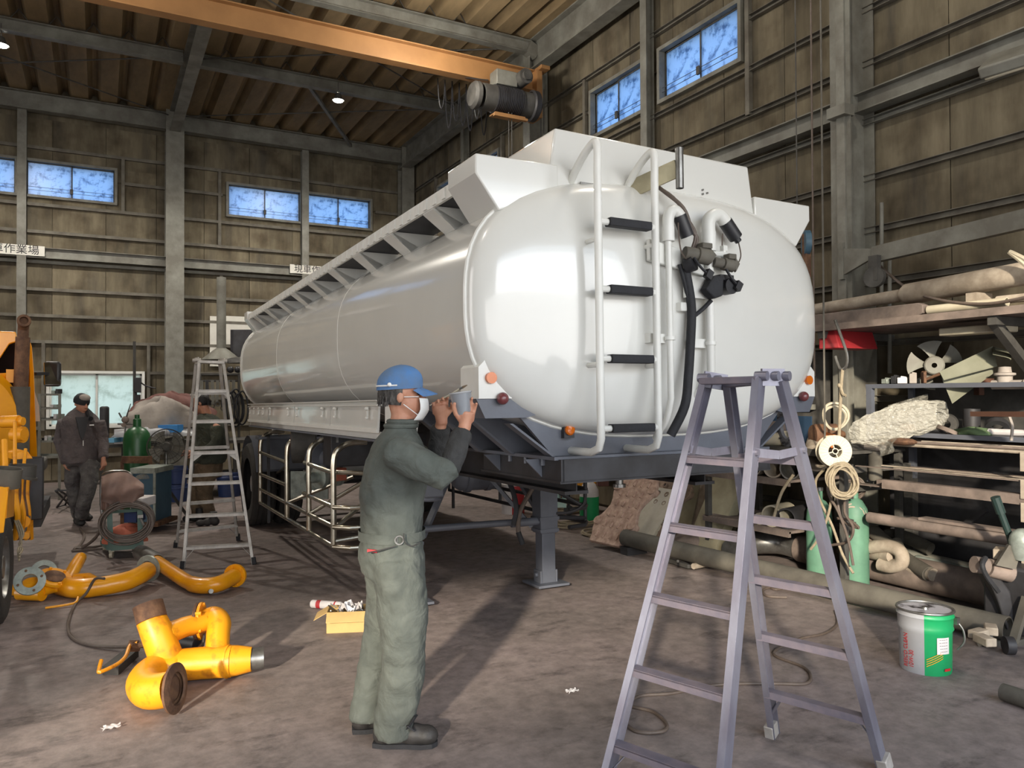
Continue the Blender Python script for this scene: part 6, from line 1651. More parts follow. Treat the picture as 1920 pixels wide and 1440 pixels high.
def drape(a, b):
    x_ = 190+80*a; 
    y_ = 885+ (45+20*math.sin(a*3.0))*b + 22*(a-0.45)**2*4*(1) *0.5
    if a > 0.6: y_ = 885 + (45+20*math.sin(a*3))*b*(1-(a-0.6)*1.4) + 11*(a-0.45)**2*4 + (a-0.6)*25
    return D(x_, y_, cd-0.12-0.10*math.sin(PI*min(b*1.1,1)) + 0.02*math.sin(a*17+b*4)+0.015*math.sin(b*13+a*7))
MB().grid(22, 14, drape, V((0,0,0.004))).build('draped_cloth', mat('pinkish_dusty_cloth', C(150, 124, 114), 0.9, 0, C(118, 104, 98), 5, 0.3, 12), wk, ang=80)
def drape2(a, b):
    return D(189+16*a, 925+30*b+6*a, cd-0.05+0.02*math.sin(a*9))
MB().grid(6, 8, drape2, V((0,0.004,0))).build('hanging_cloth', MATS['pinkish_dusty_cloth'], wk, ang=80)
m = MB(); cc4 = X_(238, 978, cd-0.14)
hx_, hy_, _ = frame_of(ray(238, 978))
for i in range(9):
    r_ = 0.20+0.006*i; o_ = V((rnd.uniform(-0.012, 0.012), rnd.uniform(-0.05, 0.02), rnd.uniform(-0.02, 0.02)))
    m.tube([cc4+o_+(hx_*math.cos(a)*r_+hy_*math.sin(a)*r_*(0.75+0.03*(i % 4)))*1.0 for a in [2*PI*k/36 for k in range(36)]], 0.010, 6, closed=True)
m.build('coiled_hose', M_hose, wk)
lump(X_(235, 1012, cd+0.15)+V((0,0,-0.02)), 0.19, 0.14, 0.16, 12, 'orange_cloth', M_orcl, 'orange cloth bundle lying in the bottom of the teal cart', 'cloth')
MB().tube([X_(262, 968, cd-0.1), X_(270, 985, cd-0.12)], 0.012, 8).box(X_(263, 968, cd-0.12), (0.05, 0.03, 0.03)).build('hose_fitting', M_bare, wk)
for i, pts in enumerate(([(191, 985, 0.3), (178, 1010, 0.1), (150, 1030, 0.02), (136, 1033, 0.015), (150, 1032, 0.015), (200, 1028, 0.02)], [(186, 1000, 0.2), (165, 1020, 0.05), (140, 1028, 0.015), (170, 1026, 0.02), (195, 1022, 0.03)], [(150, 990, 0.012), (158, 1005, 0.012), (150, 1022, 0.012), (138, 1031, 0.012)])):
    MB().tube(smooth_path([FL(p[0], p[1], p[2]) if p[2] < 0.06 else D(p[0], p[1], cd+0.2) for p in pts], 6), 0.014, 8).build('welding_cable', M_hose, label=('thick cable looping from the cart handle to the floor', 'second cable lying on the floor left of the teal cart', 'thin cable curving behind the walking man towards the cart')[i], cat='cable')
# folding stool and floor stand
fs = thing('folding_stool', 'small dark folding stool on the floor left of the walking man', 'stool', FL(118, 950))
s1, s2 = FL(106, 952), FL(132, 948)
MB().bar(s1, D(130, 920, 10.9), 0.02).bar(s2, D(104, 920, 10.9), 0.02).bar(D(104, 920, 10.9), D(130, 919, 10.9), 0.02).bar(s1, s1+V((0.1,0.25,0)), 0.02).build('stool_frame', M_blackp, fs, flat=True)
MB().bar(s1+V((0.1,0.25,0.0)), D(134, 916, 11.1), 0.02).bar(s2+V((0.1,0.25,0)), D(108, 917, 11.1), 0.02).build('stool_frame', M_blackp, fs, flat=True)
# racks with hoses and tools behind the far ladder
rack(('tool_rack', 'dark rack of hanging tools behind the far stepladder', 'rack'), 375, 448, (700, 712, 792, 828), 13.5, 0.5, M_steel_d)
for i in range(7):
    x_ = 378+i*10
    y1 = rnd.uniform(724, 770)
    t_ = thing('hanging_tool', ('grey spanner', 'dark wrench', 'short grey clamp')[i % 3]+' hanging on the dark rack behind the far stepladder', 'tool', D(x_, 712, 13.3), group='%s tools on the dark rack' % ('spanner', 'wrench', 'clamp')[i % 3])
    MB().bar(D(x_, 713, 13.3), D(x_+rnd.uniform(-2,2), y1, 13.3), 0.05, 0.02).build('shank', (M_steel, M_chas_d, M_steel)[i % 3], t_, flat=True)
    MB().ring(D(x_, y1+3, 13.3), ray(x_, y1), 0.045, 0.025, 0.02, 12).build('jaw', M_steel_d, t_)
for i in range(5):
    c = D(430+i*6, 765, 13.2)
    rr3 = 0.14+0.02*(i % 3)
    MB().tube([c+V((rr3*math.cos(a)*0.6, 0.02*math.sin(3*a), rr3*1.8*math.sin(a))) for a in [2*PI*k/24 for k in range(24)]], 0.014, 6, closed=True).build('cable_loop', M_black, label='looped black cable hanging behind the rear end of the tank', cat='cord', group='black cords by the tank rear')
for x_ in (432, 446): 
    MB().sph(D(x_, 693, 13.4), 0.06, 12).build('round_tin', M_blackp, label='round black tin on the rack beside the tank rear', cat='tin', group='black tins on the top shelf')
# metal cabinet, pale boards and duct hood
pb = thing('wall_board', 'pale grey board panel on the back wall beside the tank end', 'board', PY(440, 650, YB-0.15))
a = PY(395, 598, YB-0.06); b = PY(475, 600, YB-0.06)
MB().box(PY(403, 640, YB-0.04), (0.20, 0.03, 1.05)).build('board_strip', M_tape, pb, flat=True)
MB().box(PY(452, 620, YB-0.04), (0.95, 0.03, 0.60)).build('board_strip', M_tape, pb, flat=True)
box_px(432, 618, 482, 672, 14.6, 0.3, 'wall_cabinet', M_chas_d, lab='dark open wall cabinet behind the tank rear', cat='cabinet')
du = thing('duct_hood', 'grey round duct with conical hood behind the far stepladder top', 'duct', D(415, 660, 14.5))
MB().tube([D(415, 660, 14.5), D(415, 520, 14.5)], 0.085, 18).build('duct_pipe', M_steel, du)
MB().lathe([(0.09,0.2),(0.16,0.15),(0.34,0.0),(0.35,-0.02)], D(415, 673, 14.5), (0,0,1), 24).build('hood', M_steel, du)
lump(D(455, 676, 14.2)+V((0,0,-0.05)), 0.35, 0.2, 0.10, 21, 'folded_sheet', M_steel_d, 'dark folded sheet on the shelf left of the tank rear', 'sheet')
# ---------------- right side: racks, pipes, hanging gear ----------------
def PXp(px, py, X): return PX(px, py, X)
# high steel deck on brackets with pipes lying on it
sh = thing('high_shelf', 'dusty steel deck shelf high on the right wall carrying long pipes', 'shelf', V((5.9, 3.4, 0)))
e0, e1 = PX(1562, 613, 5.5), PX(1864, 584, 5.5)
zs_ = e0.z
MB().box((5.95, 3.1, zs_-0.02), (0.9, 3.3, 0.012)).build('deck', M_pink, sh, flat=True)
MB().ext(prC(0.05, 0.055), (5.5, 4.75, zs_+0.0), (5.5, 1.4, zs_+0.0)).build('edge_beam', M_pink, sh, flat=True)
for y in (4.6, 3.15, 1.9):
    MB().bar((5.5, y, zs_-0.06), (6.45, y, zs_-0.06), 0.06).build('bracket_arm', M_steel_d, sh, flat=True)
    if y < 4: MB().ext(prL(0.06, 0.06), (5.55, y, zs_-0.08), (6.45, y, zs_-0.75)).build('bracket_strut', M_steel_d, sh, flat=True)
lp = thing('long_pipe', 'long pale flanged pipe of two diameters lying on the high shelf', 'pipe', V((5.8, 3.4, zs_)))
MB().tube([(5.78, 4.95, zs_+0.20), (5.78, 4.0, zs_+0.235)], 0.052, 22).disc(V((5.78, 4.97, zs_+0.20)), (0,1,0), 0.085, 0.03, 28).build('narrow_section', M_dust, lp)
MB().tube([(5.78, 4.02, zs_+0.235), (5.78, 3.98, zs_+0.237), (5.78, 2.95, zs_+0.285), (5.78, 2.93, zs_+0.286)], [0.06, 0.085, 0.085, 0.08], 24).box((5.78, 3.4, zs_+0.09), (0.2, 0.08, 0.17)).box((5.78, 4.6, zs_+0.07), (0.2, 0.08, 0.14)).build('wide_section', M_dust, lp)
MB().tube([(5.78, 2.93, zs_+0.286), (5.78, 1.5, zs_+0.33)], 0.06, 22).build('narrow_section', M_dust, lp)
MB().prism([(5.56, 4.9, zs_+0.03), (5.56, 3.74, zs_+0.03), (5.56, 3.70, zs_+0.05), (5.56, 3.70, zs_+0.11), (5.56, 3.74, zs_+0.13), (5.56, 4.9, zs_+0.13)], (0.08, 0, 0)).build('rounded_channel', M_pink, label='pinkish round-ended steel channel at the front of the high shelf', cat='steel channel', bev=0.006)
MB().pipe((5.60, 3.68, zs_+0.07), (5.60, 3.10, zs_+0.07), 0.034, 0.026).build('cream_tube', M_cream, label='stained cream tube with open end on the high shelf', cat='tube')
MB().pipe((5.66, 3.2, zs_+0.095), (5.66, 2.75, zs_+0.095), 0.03, 0.022).build('short_pipe', M_dust, label='short pale pipe behind the cream tube on the high shelf', cat='pipe')
MB().pipe((5.62, 2.9, zs_+0.10), (5.85, 2.55, zs_+0.11), 0.055, 0.03).build('white_pipe_end', M_paper, label='white open pipe end pointing outwards at the shelf right end', cat='pipe')
for i in range(4):
    MB().tube([(5.95+0.09*i, 4.8-0.1*i, zs_+0.035), (5.95+0.09*i, 1.6, zs_+0.035)], 0.035, 12).build('thin_pipe', M_dust, label='dusty thin pipe lying at the back of the high shelf', cat='pipe', group='thin pipes at the back of the high shelf')
MB().tube(smooth_path([PX(1648, 497, 6.2), PX(1700, 540, 5.9), PX(1760, 562, 5.62), PX(1850, 570, 5.55), PX(1950, 552, 5.5)], 6), 0.012, 8).build('slack_cable', M_hose, label='slack brown cable sagging across the long pale pipe', cat='cable')
MB().tube(smooth_path([PX(1960, 505, 5.6), PX(1910, 480, 5.6), PX(1893, 473, 5.6), PX(1915, 490, 5.6), PX(1960, 530, 5.6)], 5), 0.016, 8).build('bent_tube', M_cream, label='cream bent tube hooking in from the right edge', cat='tube')
MB().box((5.75, 3.4, zs_-0.10), (0.16, 0.5, 0.06)).build('tube_lamp', M_cream, label='unlit batten lamp under the high shelf', cat='lamp', bev=0.01)
# jib arm bolted to the column
ja = thing('jib_arm', 'grey jib arm with gusset bolted to the near right column', 'jib arm', PX(1610, 500, 6.1))
MB().prism([PX(1578, 466, 6.08), PX(1645, 466, 6.08), PX(1645, 478, 6.08), PX(1582, 515, 6.08)], (0.03, 0, 0)).build('gusset', M_steel, ja, flat=True)
MB().ext(prC(0.07, 0.14), PX(1640, 478, 6.08), PX(1960, 402, 5.85)).build('arm_beam', M_steel, ja, flat=True)
MB().box(PX(1580, 490, 6.1), (0.05, 0.05, 0.34)).build('pivot', M_steel, ja, flat=True)
pk = PX(1640, 520, 6.0)
MB().disc(pk, (1,0.2,0), 0.09, 0.05, 24).box(pk+V((0,0,0.08)), (0.05, 0.09, 0.22)).build('pulley', M_steel_d, ja)
# vertical conduits
for i, (px, y0, y1) in enumerate(((1653, 380, 570), (1668, 480, 700))):
    MB().tube([PX(px, y0, 6.38), PX(px, y1, 6.38)], 0.018, 8).build('wall_conduit', M_steel, label=('upper thin vertical conduit beside the near right column', 'longer thin conduit running down behind the shelf')[i], cat='conduit')
# ropes hanging from above
for i, (px, X, y1, r_) in enumerate(((1495, 5.6, 440, 0.006), (1527, 5.5, 705, 0.008), (1547, 5.2, 862, 0.008))):
    p = PX(px, y1, X)
    MB().tube([V((p.x, p.y, 7.3)), p], r_, 6).build('hanging_rope', (M_steel_d, M_hose, M_olive)[i], label=('thin dark wire hanging to the blue pulley', 'slim brown cord hanging right of the tank top', 'long olive-grey rope hanging past the right side of the tank')[i], cat='rope')
bp2 = PX(1512, 455, 5.6)
m = thing('pulley_block', 'blue pulley wheel hanging right of the tank', 'pulley', bp2)
MB().disc(bp2, (0.8,-0.6,0), 0.11, 0.05, 28).build('sheave', M_blue, m)
MB().box(bp2+V((0,0,-0.12)), (0.07, 0.05, 0.4)).build('cheek_plate', M_rust, m, bev=0.01)
# hook on rope
hk = PX(1580, 660, 5.3)
hm = thing('lifting_hook', 'double steel rod hook hanging before the right column', 'hook', hk)
a_, b_ = PX(1572, 620, 5.3), PX(1588, 680, 5.3)
MB().tube(smooth_path([PX(1566, 600, 5.3), PX(1575, 625, 5.3), PX(1588, 665, 5.3), PX(1586, 688, 5.3), PX(1576, 692, 5.3), PX(1570, 680, 5.3), PX(1566, 668, 5.3)], 5), 0.012, 8).build('hook_rod', M_bare, hm)
MB().tube(smooth_path([PX(1580, 692, 5.3), PX(1577, 730, 5.3), PX(1574, 800, 5.3), PX(1572, 842, 5.3)], 4), 0.013, 8).tube(smooth_path([PX(1576, 722, 5.3), PX(1580, 738, 5.28), PX(1586, 742, 5.28)], 3), 0.012, 6).sph(PX(1575, 723, 5.3), 0.022, 8).build('rope_tail', M_rope, hm)
# red awning box and glazed cabinet left of the column
rb2 = thing('wall_box', 'red sloping metal box on the wall beside the tank right edge', 'box', PX(1548, 640, 5.6))
MB().prism([PX(1535, 600, 5.6), PX(1560, 603, 5.6), PX(1574, 652, 5.5), PX(1535, 655, 5.5)], (0.5, 0, 0)).build('hood', M_red, rb2, bev=0.01)
cbn = thing('glazed_cabinet', 'dark glazed cabinet behind the hanging hook', 'cabinet', V((6.1, 5.6, 0)))
c0, c1 = PX(1525, 660, 6.0), PX(1578, 700, 6.0)
MB().box((6.2, 5.64, 1.5), (0.36, 1.1, 1.1)).build('carcass', M_steel_d, cbn, flat=True)
for zc in (1.22, 1.82): MB().box((6.012, 5.64, zc), (0.012, 1.0, 0.42)).build('pane', mat('dark_glass', C(60, 84, 110), 0.08, 0.3, C(44, 60, 84), 3), cbn, flat=True)
MB().box((5.98, 5.64, 1.52), (0.06, 1.1, 0.05)).build('shelf_edge', M_steel, cbn, flat=True)
box_px(1560, 693, 1577, 716, 7.6, 0.12, 'yellow_tool_box', M_yelr, lab='small yellow tool box on the cabinet ledge behind the hook', cat='tool box', bev=0.008)
# ---- low rack between the ladder and the column ----
r1 = thing('pipe_rack', 'tiered steel rack of pipe stubs and flanges behind the near stepladder', 'rack', V((5.7, 5.1, 0)))
za, zb, zc = 1.16, 0.87, 0.42
for z in (za, zb, zc):
    yl, yh = (4.25 if z > 1 else 4.85), 5.95
    MB().box((5.75, (yl+yh)/2, z), (0.75, yh-yl, 0.025)).box((5.38, (yl+yh)/2, z-0.02), (0.03, yh-yl, 0.05)).build('shelf', M_pink if z < 1 else M_steel_d, r1, flat=True)
for y in (4.3, 5.9):
    for x_ in (5.4, 6.1): MB().box((x_, y, za/2), (0.05, 0.05, za)).build('post', M_steel_d, r1, flat=True)
# stubs and flanges
def stub(px, py, X, ro, L, mt, lab, ri=None, ax=None, zfix=None, group=None):
    c = PX(px, py, X)
    if zfix is not None: c.z = zfix+ro
    d = V(ax) if ax else V((1, 0.25, 0)).normalized()
    return MB().pipe(c, c+d*L, ro, ri or ro*0.86, 26).build('pipe_stub', mt, label=lab, cat='pipe stub', group=group)
stub(1413, 884, 5.4, 0.075, 0.3, M_dust, 'narrow pale pipe stub at the left of the rack middle tier', zfix=zb+0.012)
stub(1449, 884, 5.4, 0.10, 0.35, M_dust, 'wide pale pipe stub at the centre of the rack middle tier', zfix=zb+0.012)
stub(1481, 882, 5.4, 0.10, 0.35, M_bare, 'shiny wide pipe stub at the right of the rack middle tier', zfix=zb+0.012)
stub(1423, 938, 5.4, 0.055, 0.3, M_cream, 'small cream ringed pipe on the rack bottom tier', ri=0.035, zfix=zc+0.012)
stub(1446, 936, 5.4, 0.10, 0.3, M_cream, 'larger cream pipe beside the small one on the bottom tier', zfix=zc+0.012)
stub(1473, 942, 5.42, 0.095, 0.4, M_chas_d, 'dark hollow pipe at the right of the bottom tier', zfix=zc+0.012)
stub(1530, 862, 5.45, 0.11, 0.4, M_dust, 'pale angled pipe stub leaning behind the wire spool', ax=(0.7, 0.5, 0.3))
c = PX(1475, 834, 5.4)
fl1 = thing('pipe_flange', 'large blue-grey bolted flange standing on the rack top tier', 'flange', V((c.x, c.y, za)))
c.z = za+0.165+0.012
MB().ring(c, (0.9,-0.35,0.1), 0.165, 0.09, 0.03).build('ring_body', M_chas, fl1); bolts(fl1, c+V((-0.012,0,0)), V((0.9,-0.35,0.1)), 0.13, 12, M_blackp, 0.009)
c = PX(1434, 812, 5.45); c.z = za+0.14
fl2 = thing('pipe_flange', 'dusty pinkish valve flange beside the blue-grey flange', 'flange', V((c.x, c.y, za)))
MB().ring(c, (0.85,-0.5,0.1), 0.13, 0.05, 0.04).ring(c+V((-0.04,0,0)), (0.85,-0.5,0.1), 0.09, 0.03, 0.06).disc(c+V((0.1,0,0)), (0.85,-0.5,0.1), 0.09, 0.2).build('valve_body', M_pink, fl2)
stub(1405, 838, 5.35, 0.07, 0.35, M_cream, 'pale pipe lying before the pinkish valve flange', ax=(0.5, -0.85, 0), zfix=za+0.01)
lump(V((5.6, 5.55, za+0.01)), 0.2, 0.16, 0.13, 31, 'rag_heap', M_rope, 'beige knotted rag heap on the rack top tier', 'rag')
c = V((5.65, 4.75, za+0.01))
mo = thing('small_motor', 'dusty small motor with wound coils on the rack top tier', 'motor', c)
MB().lathe([(0,0),(0.09,0.01),(0.1,0.04),(0.1,0.22),(0.06,0.24),(0.03,0.3),(0,0.3)], c+V((-0.1,0,0.11)), (0.9,-0.4,0)).box(c+V((0,0,0.01)), (0.2,0.12,0.03)).build('motor_body', M_rust, mo)
MB().box(c+V((-0.05,-0.15,0.07)), (0.05,0.1,0.12), Euler((0.3,0.2,0.5))).build('orange_grip', mat('orange_tool', C(210, 120, 60), 0.6), mo, bev=0.01)
# coil on rack, white wire spool, hanging rope coil
def coil(c, ax, r0_, n_, tr_, mt, nm, lab, cat='hose coil', seed=1, sq=1.0, jit=0.02):
    r2 = random.Random(seed); x, y, d = frame_of(V(ax)); m = MB()
    for i in range(n_):
        o_ = x*r2.uniform(-jit, jit)+y*r2.uniform(-jit, jit)+d*r2.uniform(-jit, jit)
        r_ = r0_*(1+r2.uniform(-0.14, 0.06)); ph = r2.uniform(0, 6)
        m.tube([c+o_+x*math.cos(a)*r_*(1+0.03*math.sin(3*a+ph))+y*math.sin(a)*r_*sq+d*0.02*math.sin(2*a+ph) for a in [2*PI*k/30 for k in range(30)]], tr_, 6, closed=True)
    return m.build(nm, mt, label=lab, cat=cat)
sp_ = PX(1566, 846, 5.2)
spl = thing('wire_spool', 'cream white plastic wire spool hanging before the right column', 'spool', sp_)
sax = (CAMLOC-sp_); sax.z = 0; sax = (sax.normalized()+V((0.25,-0.1,0.05))).normalized()
sx_, sy_, _ = frame_of(sax)
for o_ in (0.0, -0.10):
    MB().ring(sp_+sax*o_, sax, 0.128, 0.055, 0.01, 36).build('spool_flange', M_cream, spl)
MB().ring(sp_-sax*0.05, sax, 0.06, 0.052, 0.10, 24).ring(sp_+sax*0.0, sax, 0.025, 0.018, 0.012, 16).build('hub', M_cream, spl)
for i in range(24):
    a = 2*PI*i/24; e_ = sx_*math.cos(a)+sy_*math.sin(a)
    MB().bar(sp_+sax*0.006+e_*0.058, sp_+sax*0.006+e_*0.122, 0.003, 0.004, sax).build('rib', M_paper, spl, flat=True)
for i in range(4):
    a = 2*PI*i/4+0.3; e_ = sx_*math.cos(a)+sy_*math.sin(a)
    MB().bar(sp_+e_*0.02, sp_+e_*0.056, 0.008, 0.008, sax).build('spoke', M_cream, spl, flat=True)
coil(PX(1580, 902, 5.15), sax, 0.10, 8, 0.009, M_rope, 'rope_coil', 'coiled beige rope hanging under the white spool', 'rope coil', 3, 1.25, 0.02)
coil(PX(1566, 782, 5.5), sax, 0.10, 2, 0.012, M_cream, 'hose_ring', 'cream hose ring hanging above the white spool', 'hose coil', 4, 1.1, 0.01)
for i, pts in enumerate(([(1560, 872), (1552, 920), (1572, 960), (1590, 1010), (1600, 1060)], [(1552, 872), (1558, 940), (1540, 1000), (1520, 1030)], [(1586, 925), (1584, 960), (1600, 990), (1590, 1015), (1560, 1022)], [(1545, 880), (1530, 900), (1534, 930), (1560, 985), (1580, 1040), (1600, 1075)], [(1568, 930), (1580, 975), (1610, 990), (1592, 975), (1570, 972)])):
    MB().tube(smooth_path([PX(a, b, 5.2+0.03*i) for a, b in pts], 6), 0.011, 7).build('hanging_hose', M_rope if i % 2 else M_hose, label=('grey hose trailing from the spool to the floor pipes', 'beige hose drooping left below the spool', 'grey hose looping right below the rope coil', 'long beige hose crossing the mint cylinders', 'grey hose knotted low before the column')[i], cat='hose')
coil(PX(1604, 915, 5.7)+V((0,0,0)), sax, 0.08, 5, 0.009, M_hose, 'hose_coil', 'small dark hose coil low on the column', seed=8)
coil(PX(1600, 968, 5.6), sax, 0.09, 6, 0.008, M_dust, 'wire_coil', 'tangled pale wire coil low beside the column', 'wire coil', 9)
MB().tube(smooth_path([PX(1488, 890, 5.35), PX(1465, 925, 5.3), PX(1450, 975, 5.25)], 6), 0.013, 8).build('curved_hose', M_rope, label='beige hose curving down across the rack front', cat='hose')
# mint gas cylinders
for i, (px, py, X, hgt) in enumerate(((1526, 1045, 5.18, 0.80), (1557, 1050, 5.22, 0.84))):
    c = V(((5.58, 5.66)[i], (4.70, 4.40)[i], 0))
    t = thing('gas_cylinder', ('pale mint gas cylinder nearer the pipe rack', 'pale mint gas cylinder nearer the right column')[i], 'gas cylinder', c)
    MB().lathe([(0,0),(0.105,0),(0.11,0.02),(0.11,hgt-0.25),(0.1,hgt-0.17),(0.06,hgt-0.1),(0.03,hgt-0.08),(0.03,hgt),(0,hgt)], c, (0,0,1), 24).build('cylinder_body', M_mint, t)
    MB().disc(c+V((0,0,hgt+0.01)), (0,0,1), 0.035, 0.03, 12).build('valve', M_bare, t)
# ---- shelf unit right of the column ----
r2_ = thing('shelf_unit', 'blue-grey steel shelf unit crowded with parts under the high shelf', 'shelf', V((6.0, 3.7, 0)))
z1 = PX(1660, 724, 5.75).z; z2 = PX(1720, 816, 5.75).z
for z in (z1, z2):
    MB().box((6.05, 3.65, z), (0.6, 1.4, 0.035)).build('shelf', M_chas, r2_, flat=True)
for y in (4.32, 3.0):
    for x_ in (5.77, 6.33): MB().box((x_, y, (z1+0.9)/2), (0.045, 0.05, z1-0.9)).build('post', M_chas, r2_, flat=True)
MB().box((6.34, 3.65, (z1+z2)/2), (0.01, 1.36, z1-z2)).build('back_panel', M_steel_d, r2_, flat=True)
# fan impeller on the upper shelf
fi = thing('fan_impeller', 'grey four-bladed fan impeller propped on the upper shelf', 'fan', V((6.0, 3.95, z1)))
c = PX(1752, 685, 5.95); ax3 = (CAMLOC-c).normalized(); x3, y3, _ = frame_of(ax3)
MB().lathe([(0.02,0.05),(0.065,0.05),(0.075,0.04),(0.075,-0.03),(0.06,-0.03)], c, ax3, 28).build('hub', M_steel, fi)
for i in range(5):
    a0 = 2*PI*i/5+0.5
    def bl2(a, b, a0=a0):
        ang = a0+(a-0.5)*0.95*(0.55+0.45*b); r_ = 0.07+0.13*b
        return c+(x3*math.cos(ang)+y3*math.sin(ang))*r_+ax3*(0.035*(a-0.5))
    MB().grid(6, 5, bl2, ax3*0.004).build('blade', M_steel, fi, ang=60)
# curled felt sheet
def curl(a, b):
    p = PX(1762+118*a, 706-50*a+ 40*b*(1-0.6*a), 5.72+0.35*a-0.05*b)
    return p + V((0.06*math.sin(a*PI)*b, 0, 0.02*math.sin(a*6)*b))
sg2 = MB()
sg2.grid(16, 10, lambda a, b: PX(1762+100*a+8*b, 698-48*a+(15+22*a)*b, 5.70+0.30*a+0.02*b), V((0.004,0,-0.004)))
sg2.grid(16, 10, lambda a, b: PX(1762+ (100-0)*a*(1) + 24*b*(1-a), 698-48*a+(52-2*a)*b+ (1-a)*b*6 , 5.74+0.28*a+0.05*math.sin(b*PI)), V((0.004,0,0.004)))
sg2.grid(12, 8, lambda a, b: PX(1862+34*math.sin(a*PI*0.6), 650+ 26*a*(0.6+0.4*b)+14*b*(1-a), 6.0-0.14*b), V((0.004,0,0.004)))
sg2.build('curled_sheet', mat('grey_green_sheet', C(128, 128, 112), 0.85, 0, C(100, 102, 84), 4, 0.1, 20), label='large curled grey-green sheet draped over the upper shelf', cat='sheet', ang=70)
box_px(1836, 709, 1865, 741, 6.25, 0.08, 'brown_tin', M_choc, lab='chocolate brown rectangular tin hanging off the upper shelf', cat='tin', bev=0.006)
gz = PX(1884, 706, 5.85)
pv = thing('pressure_valve', 'pale grey regulator valve with domed top at the shelf right end', 'valve', gz)
MB().lathe([(0,-0.05),(0.05,-0.05),(0.05,0.0),(0.07,0.01),(0.07,0.025),(0.045,0.03),(0.04,0.07),(0,0.075)], gz, (0,0,1), 24).build('bonnet', M_tarp, pv)
MB().tube([gz+V((-0.02,0.08,-0.06)), gz+V((0.02,-0.14,-0.06))], 0.035, 14).disc(gz+V((0,-0.16,-0.06)), (0,1,0), 0.045, 0.03).build('valve_body', M_tarp, pv)
k_ = 0
for (px, w_, h_, mt, nm, lab) in ((1665, 12, 9, M_galv, 'junction_box', 'small grey junction box at the left of the upper shelf'), (1680, 10, 14, M_black, 'black_fitting', 'black fitting behind the junction box'), (1694, 16, 11, M_paper, 'white_fitting', 'white plastic fitting on the upper shelf'), (1712, 12, 18, M_tarp, 'grey_casting', 'grey casting left of the impeller'), (1732, 5, 20, M_rust, 'rusty_bracket', 'upright rusty bracket on the upper shelf edge')):
    p = PX(px, 720, 5.8); p.z = z1+0.02
    MB().box(p+V((0,0,h_/2*0.0044)), (0.1, w_*0.0045, h_*0.0044), Euler((0,0,0.2*k_))).box(p+V((0.02,0.01,h_*0.0044)), (0.05, w_*0.003, 0.02), Euler((0.2,0,0.3*k_))).build(nm, mt, label=lab, cat='part', bev=0.004); k_ += 1
MB().tube([PX(1735, 712, 5.85), PX(1765, 700, 5.9)], 0.012, 8).build('short_rod', M_rust, label='short rusty rod leaning beside the impeller', cat='rod')
# things on the lower shelf
c = PX(1778, 798, 5.82); c.z = z2+0.04
MB().ring(c, (0.35,-0.3,1), 0.085, 0.045, 0.03).build('ring_gasket', M_pink, label='pale pink ring lying on the lower shelf', cat='ring')
c = PX(1822, 776, 6.05); c.z = z2+0.12
MB().lathe([(0,-0.09),(0.06,-0.09),(0.06,0.09),(0.05,0.09),(0.05,-0.08)], c, (0,0,1), 20).build('steel_can', M_chas_d, label='dark blue open can at the back of the lower shelf', cat='can')
MB().ring(c+V((-0.1,0.14,-0.03)), (1,0.3,0.1), 0.08, 0.035, 0.05).build('bearing_ring', M_steel_d, label='dark bearing ring standing left of the open can', cat='ring')
MB().ring(c+V((-0.08,-0.24,-0.04)), (0.6,0.3,0.6), 0.08, 0.04, 0.04).build('bearing_ring', M_chas_d, label='tilted dark bearing ring right of the open can', cat='ring')
lump(V((5.88, 3.5, z2+0.02)), 0.10, 0.16, 0.05, 41, 'green_glove', mat('green_glove', C(96, 118, 84), 0.85), 'green work glove on the lower shelf', 'glove')
MB().tube([V((5.85, 3.38, z2+0.045)), V((5.85, 3.1, z2+0.045))], 0.025, 10).build('white_tube', M_paper, label='white tube right of the green glove', cat='tube')
c = V((5.86, 4.05, z2+0.03)); MB().lathe([(0,0),(0.07,0),(0.05,0.05),(0.02,0.06),(0,0.06)], c, (0,0,1)).build('pipe_cone', M_rust, label='rusty cone fitting beside the plastic bag', cat='fitting')
# hanging plastic bag
bag = thing('plastic_bag', 'large crumpled clear plastic bag bulging off the lower shelf', 'bag', PX(1670, 800, 5.5))
r4 = random.Random(5)
bc3 = PX(1672, 792, 5.55)
def bagp(a, b):
    # a round, b along from the blunt left end to the tapering right end
    th_ = 2*PI*a
    px = 1602 + 165*b
    rad = (0.16*math.sin(PI*min(1, 0.12+b*0.62))**0.8)*(1-0.35*b) + 0.01
    cz = PX(px, 812-38*b, 5.45+0.35*b)
    w_ = 1+0.10*math.sin(5*th_+9*b)+0.07*math.sin(11*th_-14*b)+0.05*math.sin(17*th_+23*b)
    return cz + V((0.55*math.cos(th_)*rad*w_, -0.2*math.cos(th_)*rad, math.sin(th_)*rad*w_))
MB().grid(44, 24, bagp).build('bag_body', M_film, bag, ang=80)
MB().grid(10, 12, lambda a, b: PX(1655+26*a-8*b+3*math.sin(b*9), 815+42*b-8*a*b, 5.42+0.04*math.sin(a*9+b*6))).build('bag_flap', M_film, bag, ang=80)
MB().grid(10, 10, lambda a, b: PX(1665+75*a, 760-22*a*1.0+30*b, 5.75+0.1*a+0.05*math.sin(a*8+b*7))).build('bag_veil', M_film, bag, ang=80)
MB().sph(PX(1692, 828, 5.5), (0.06, 0.12, 0.03), 14).build('brown_contents', M_rust, label='brown strap showing inside the plastic bag', cat='strap')
c = PX(1641, 872, 5.75)
ff = thing('filter_housing', 'beige cylindrical filter housing under the plastic bag', 'filter', c)
MB().lathe([(0,-0.13),(0.045,-0.13),(0.055,-0.11),(0.055,0.12),(0,0.12)], c, (0,0,1), 20).build('bowl', M_olive, ff)
MB().box(c+V((0,0,0.16)), (0.13, 0.13, 0.07)).build('filter_head', M_tarp, ff, bev=0.008)
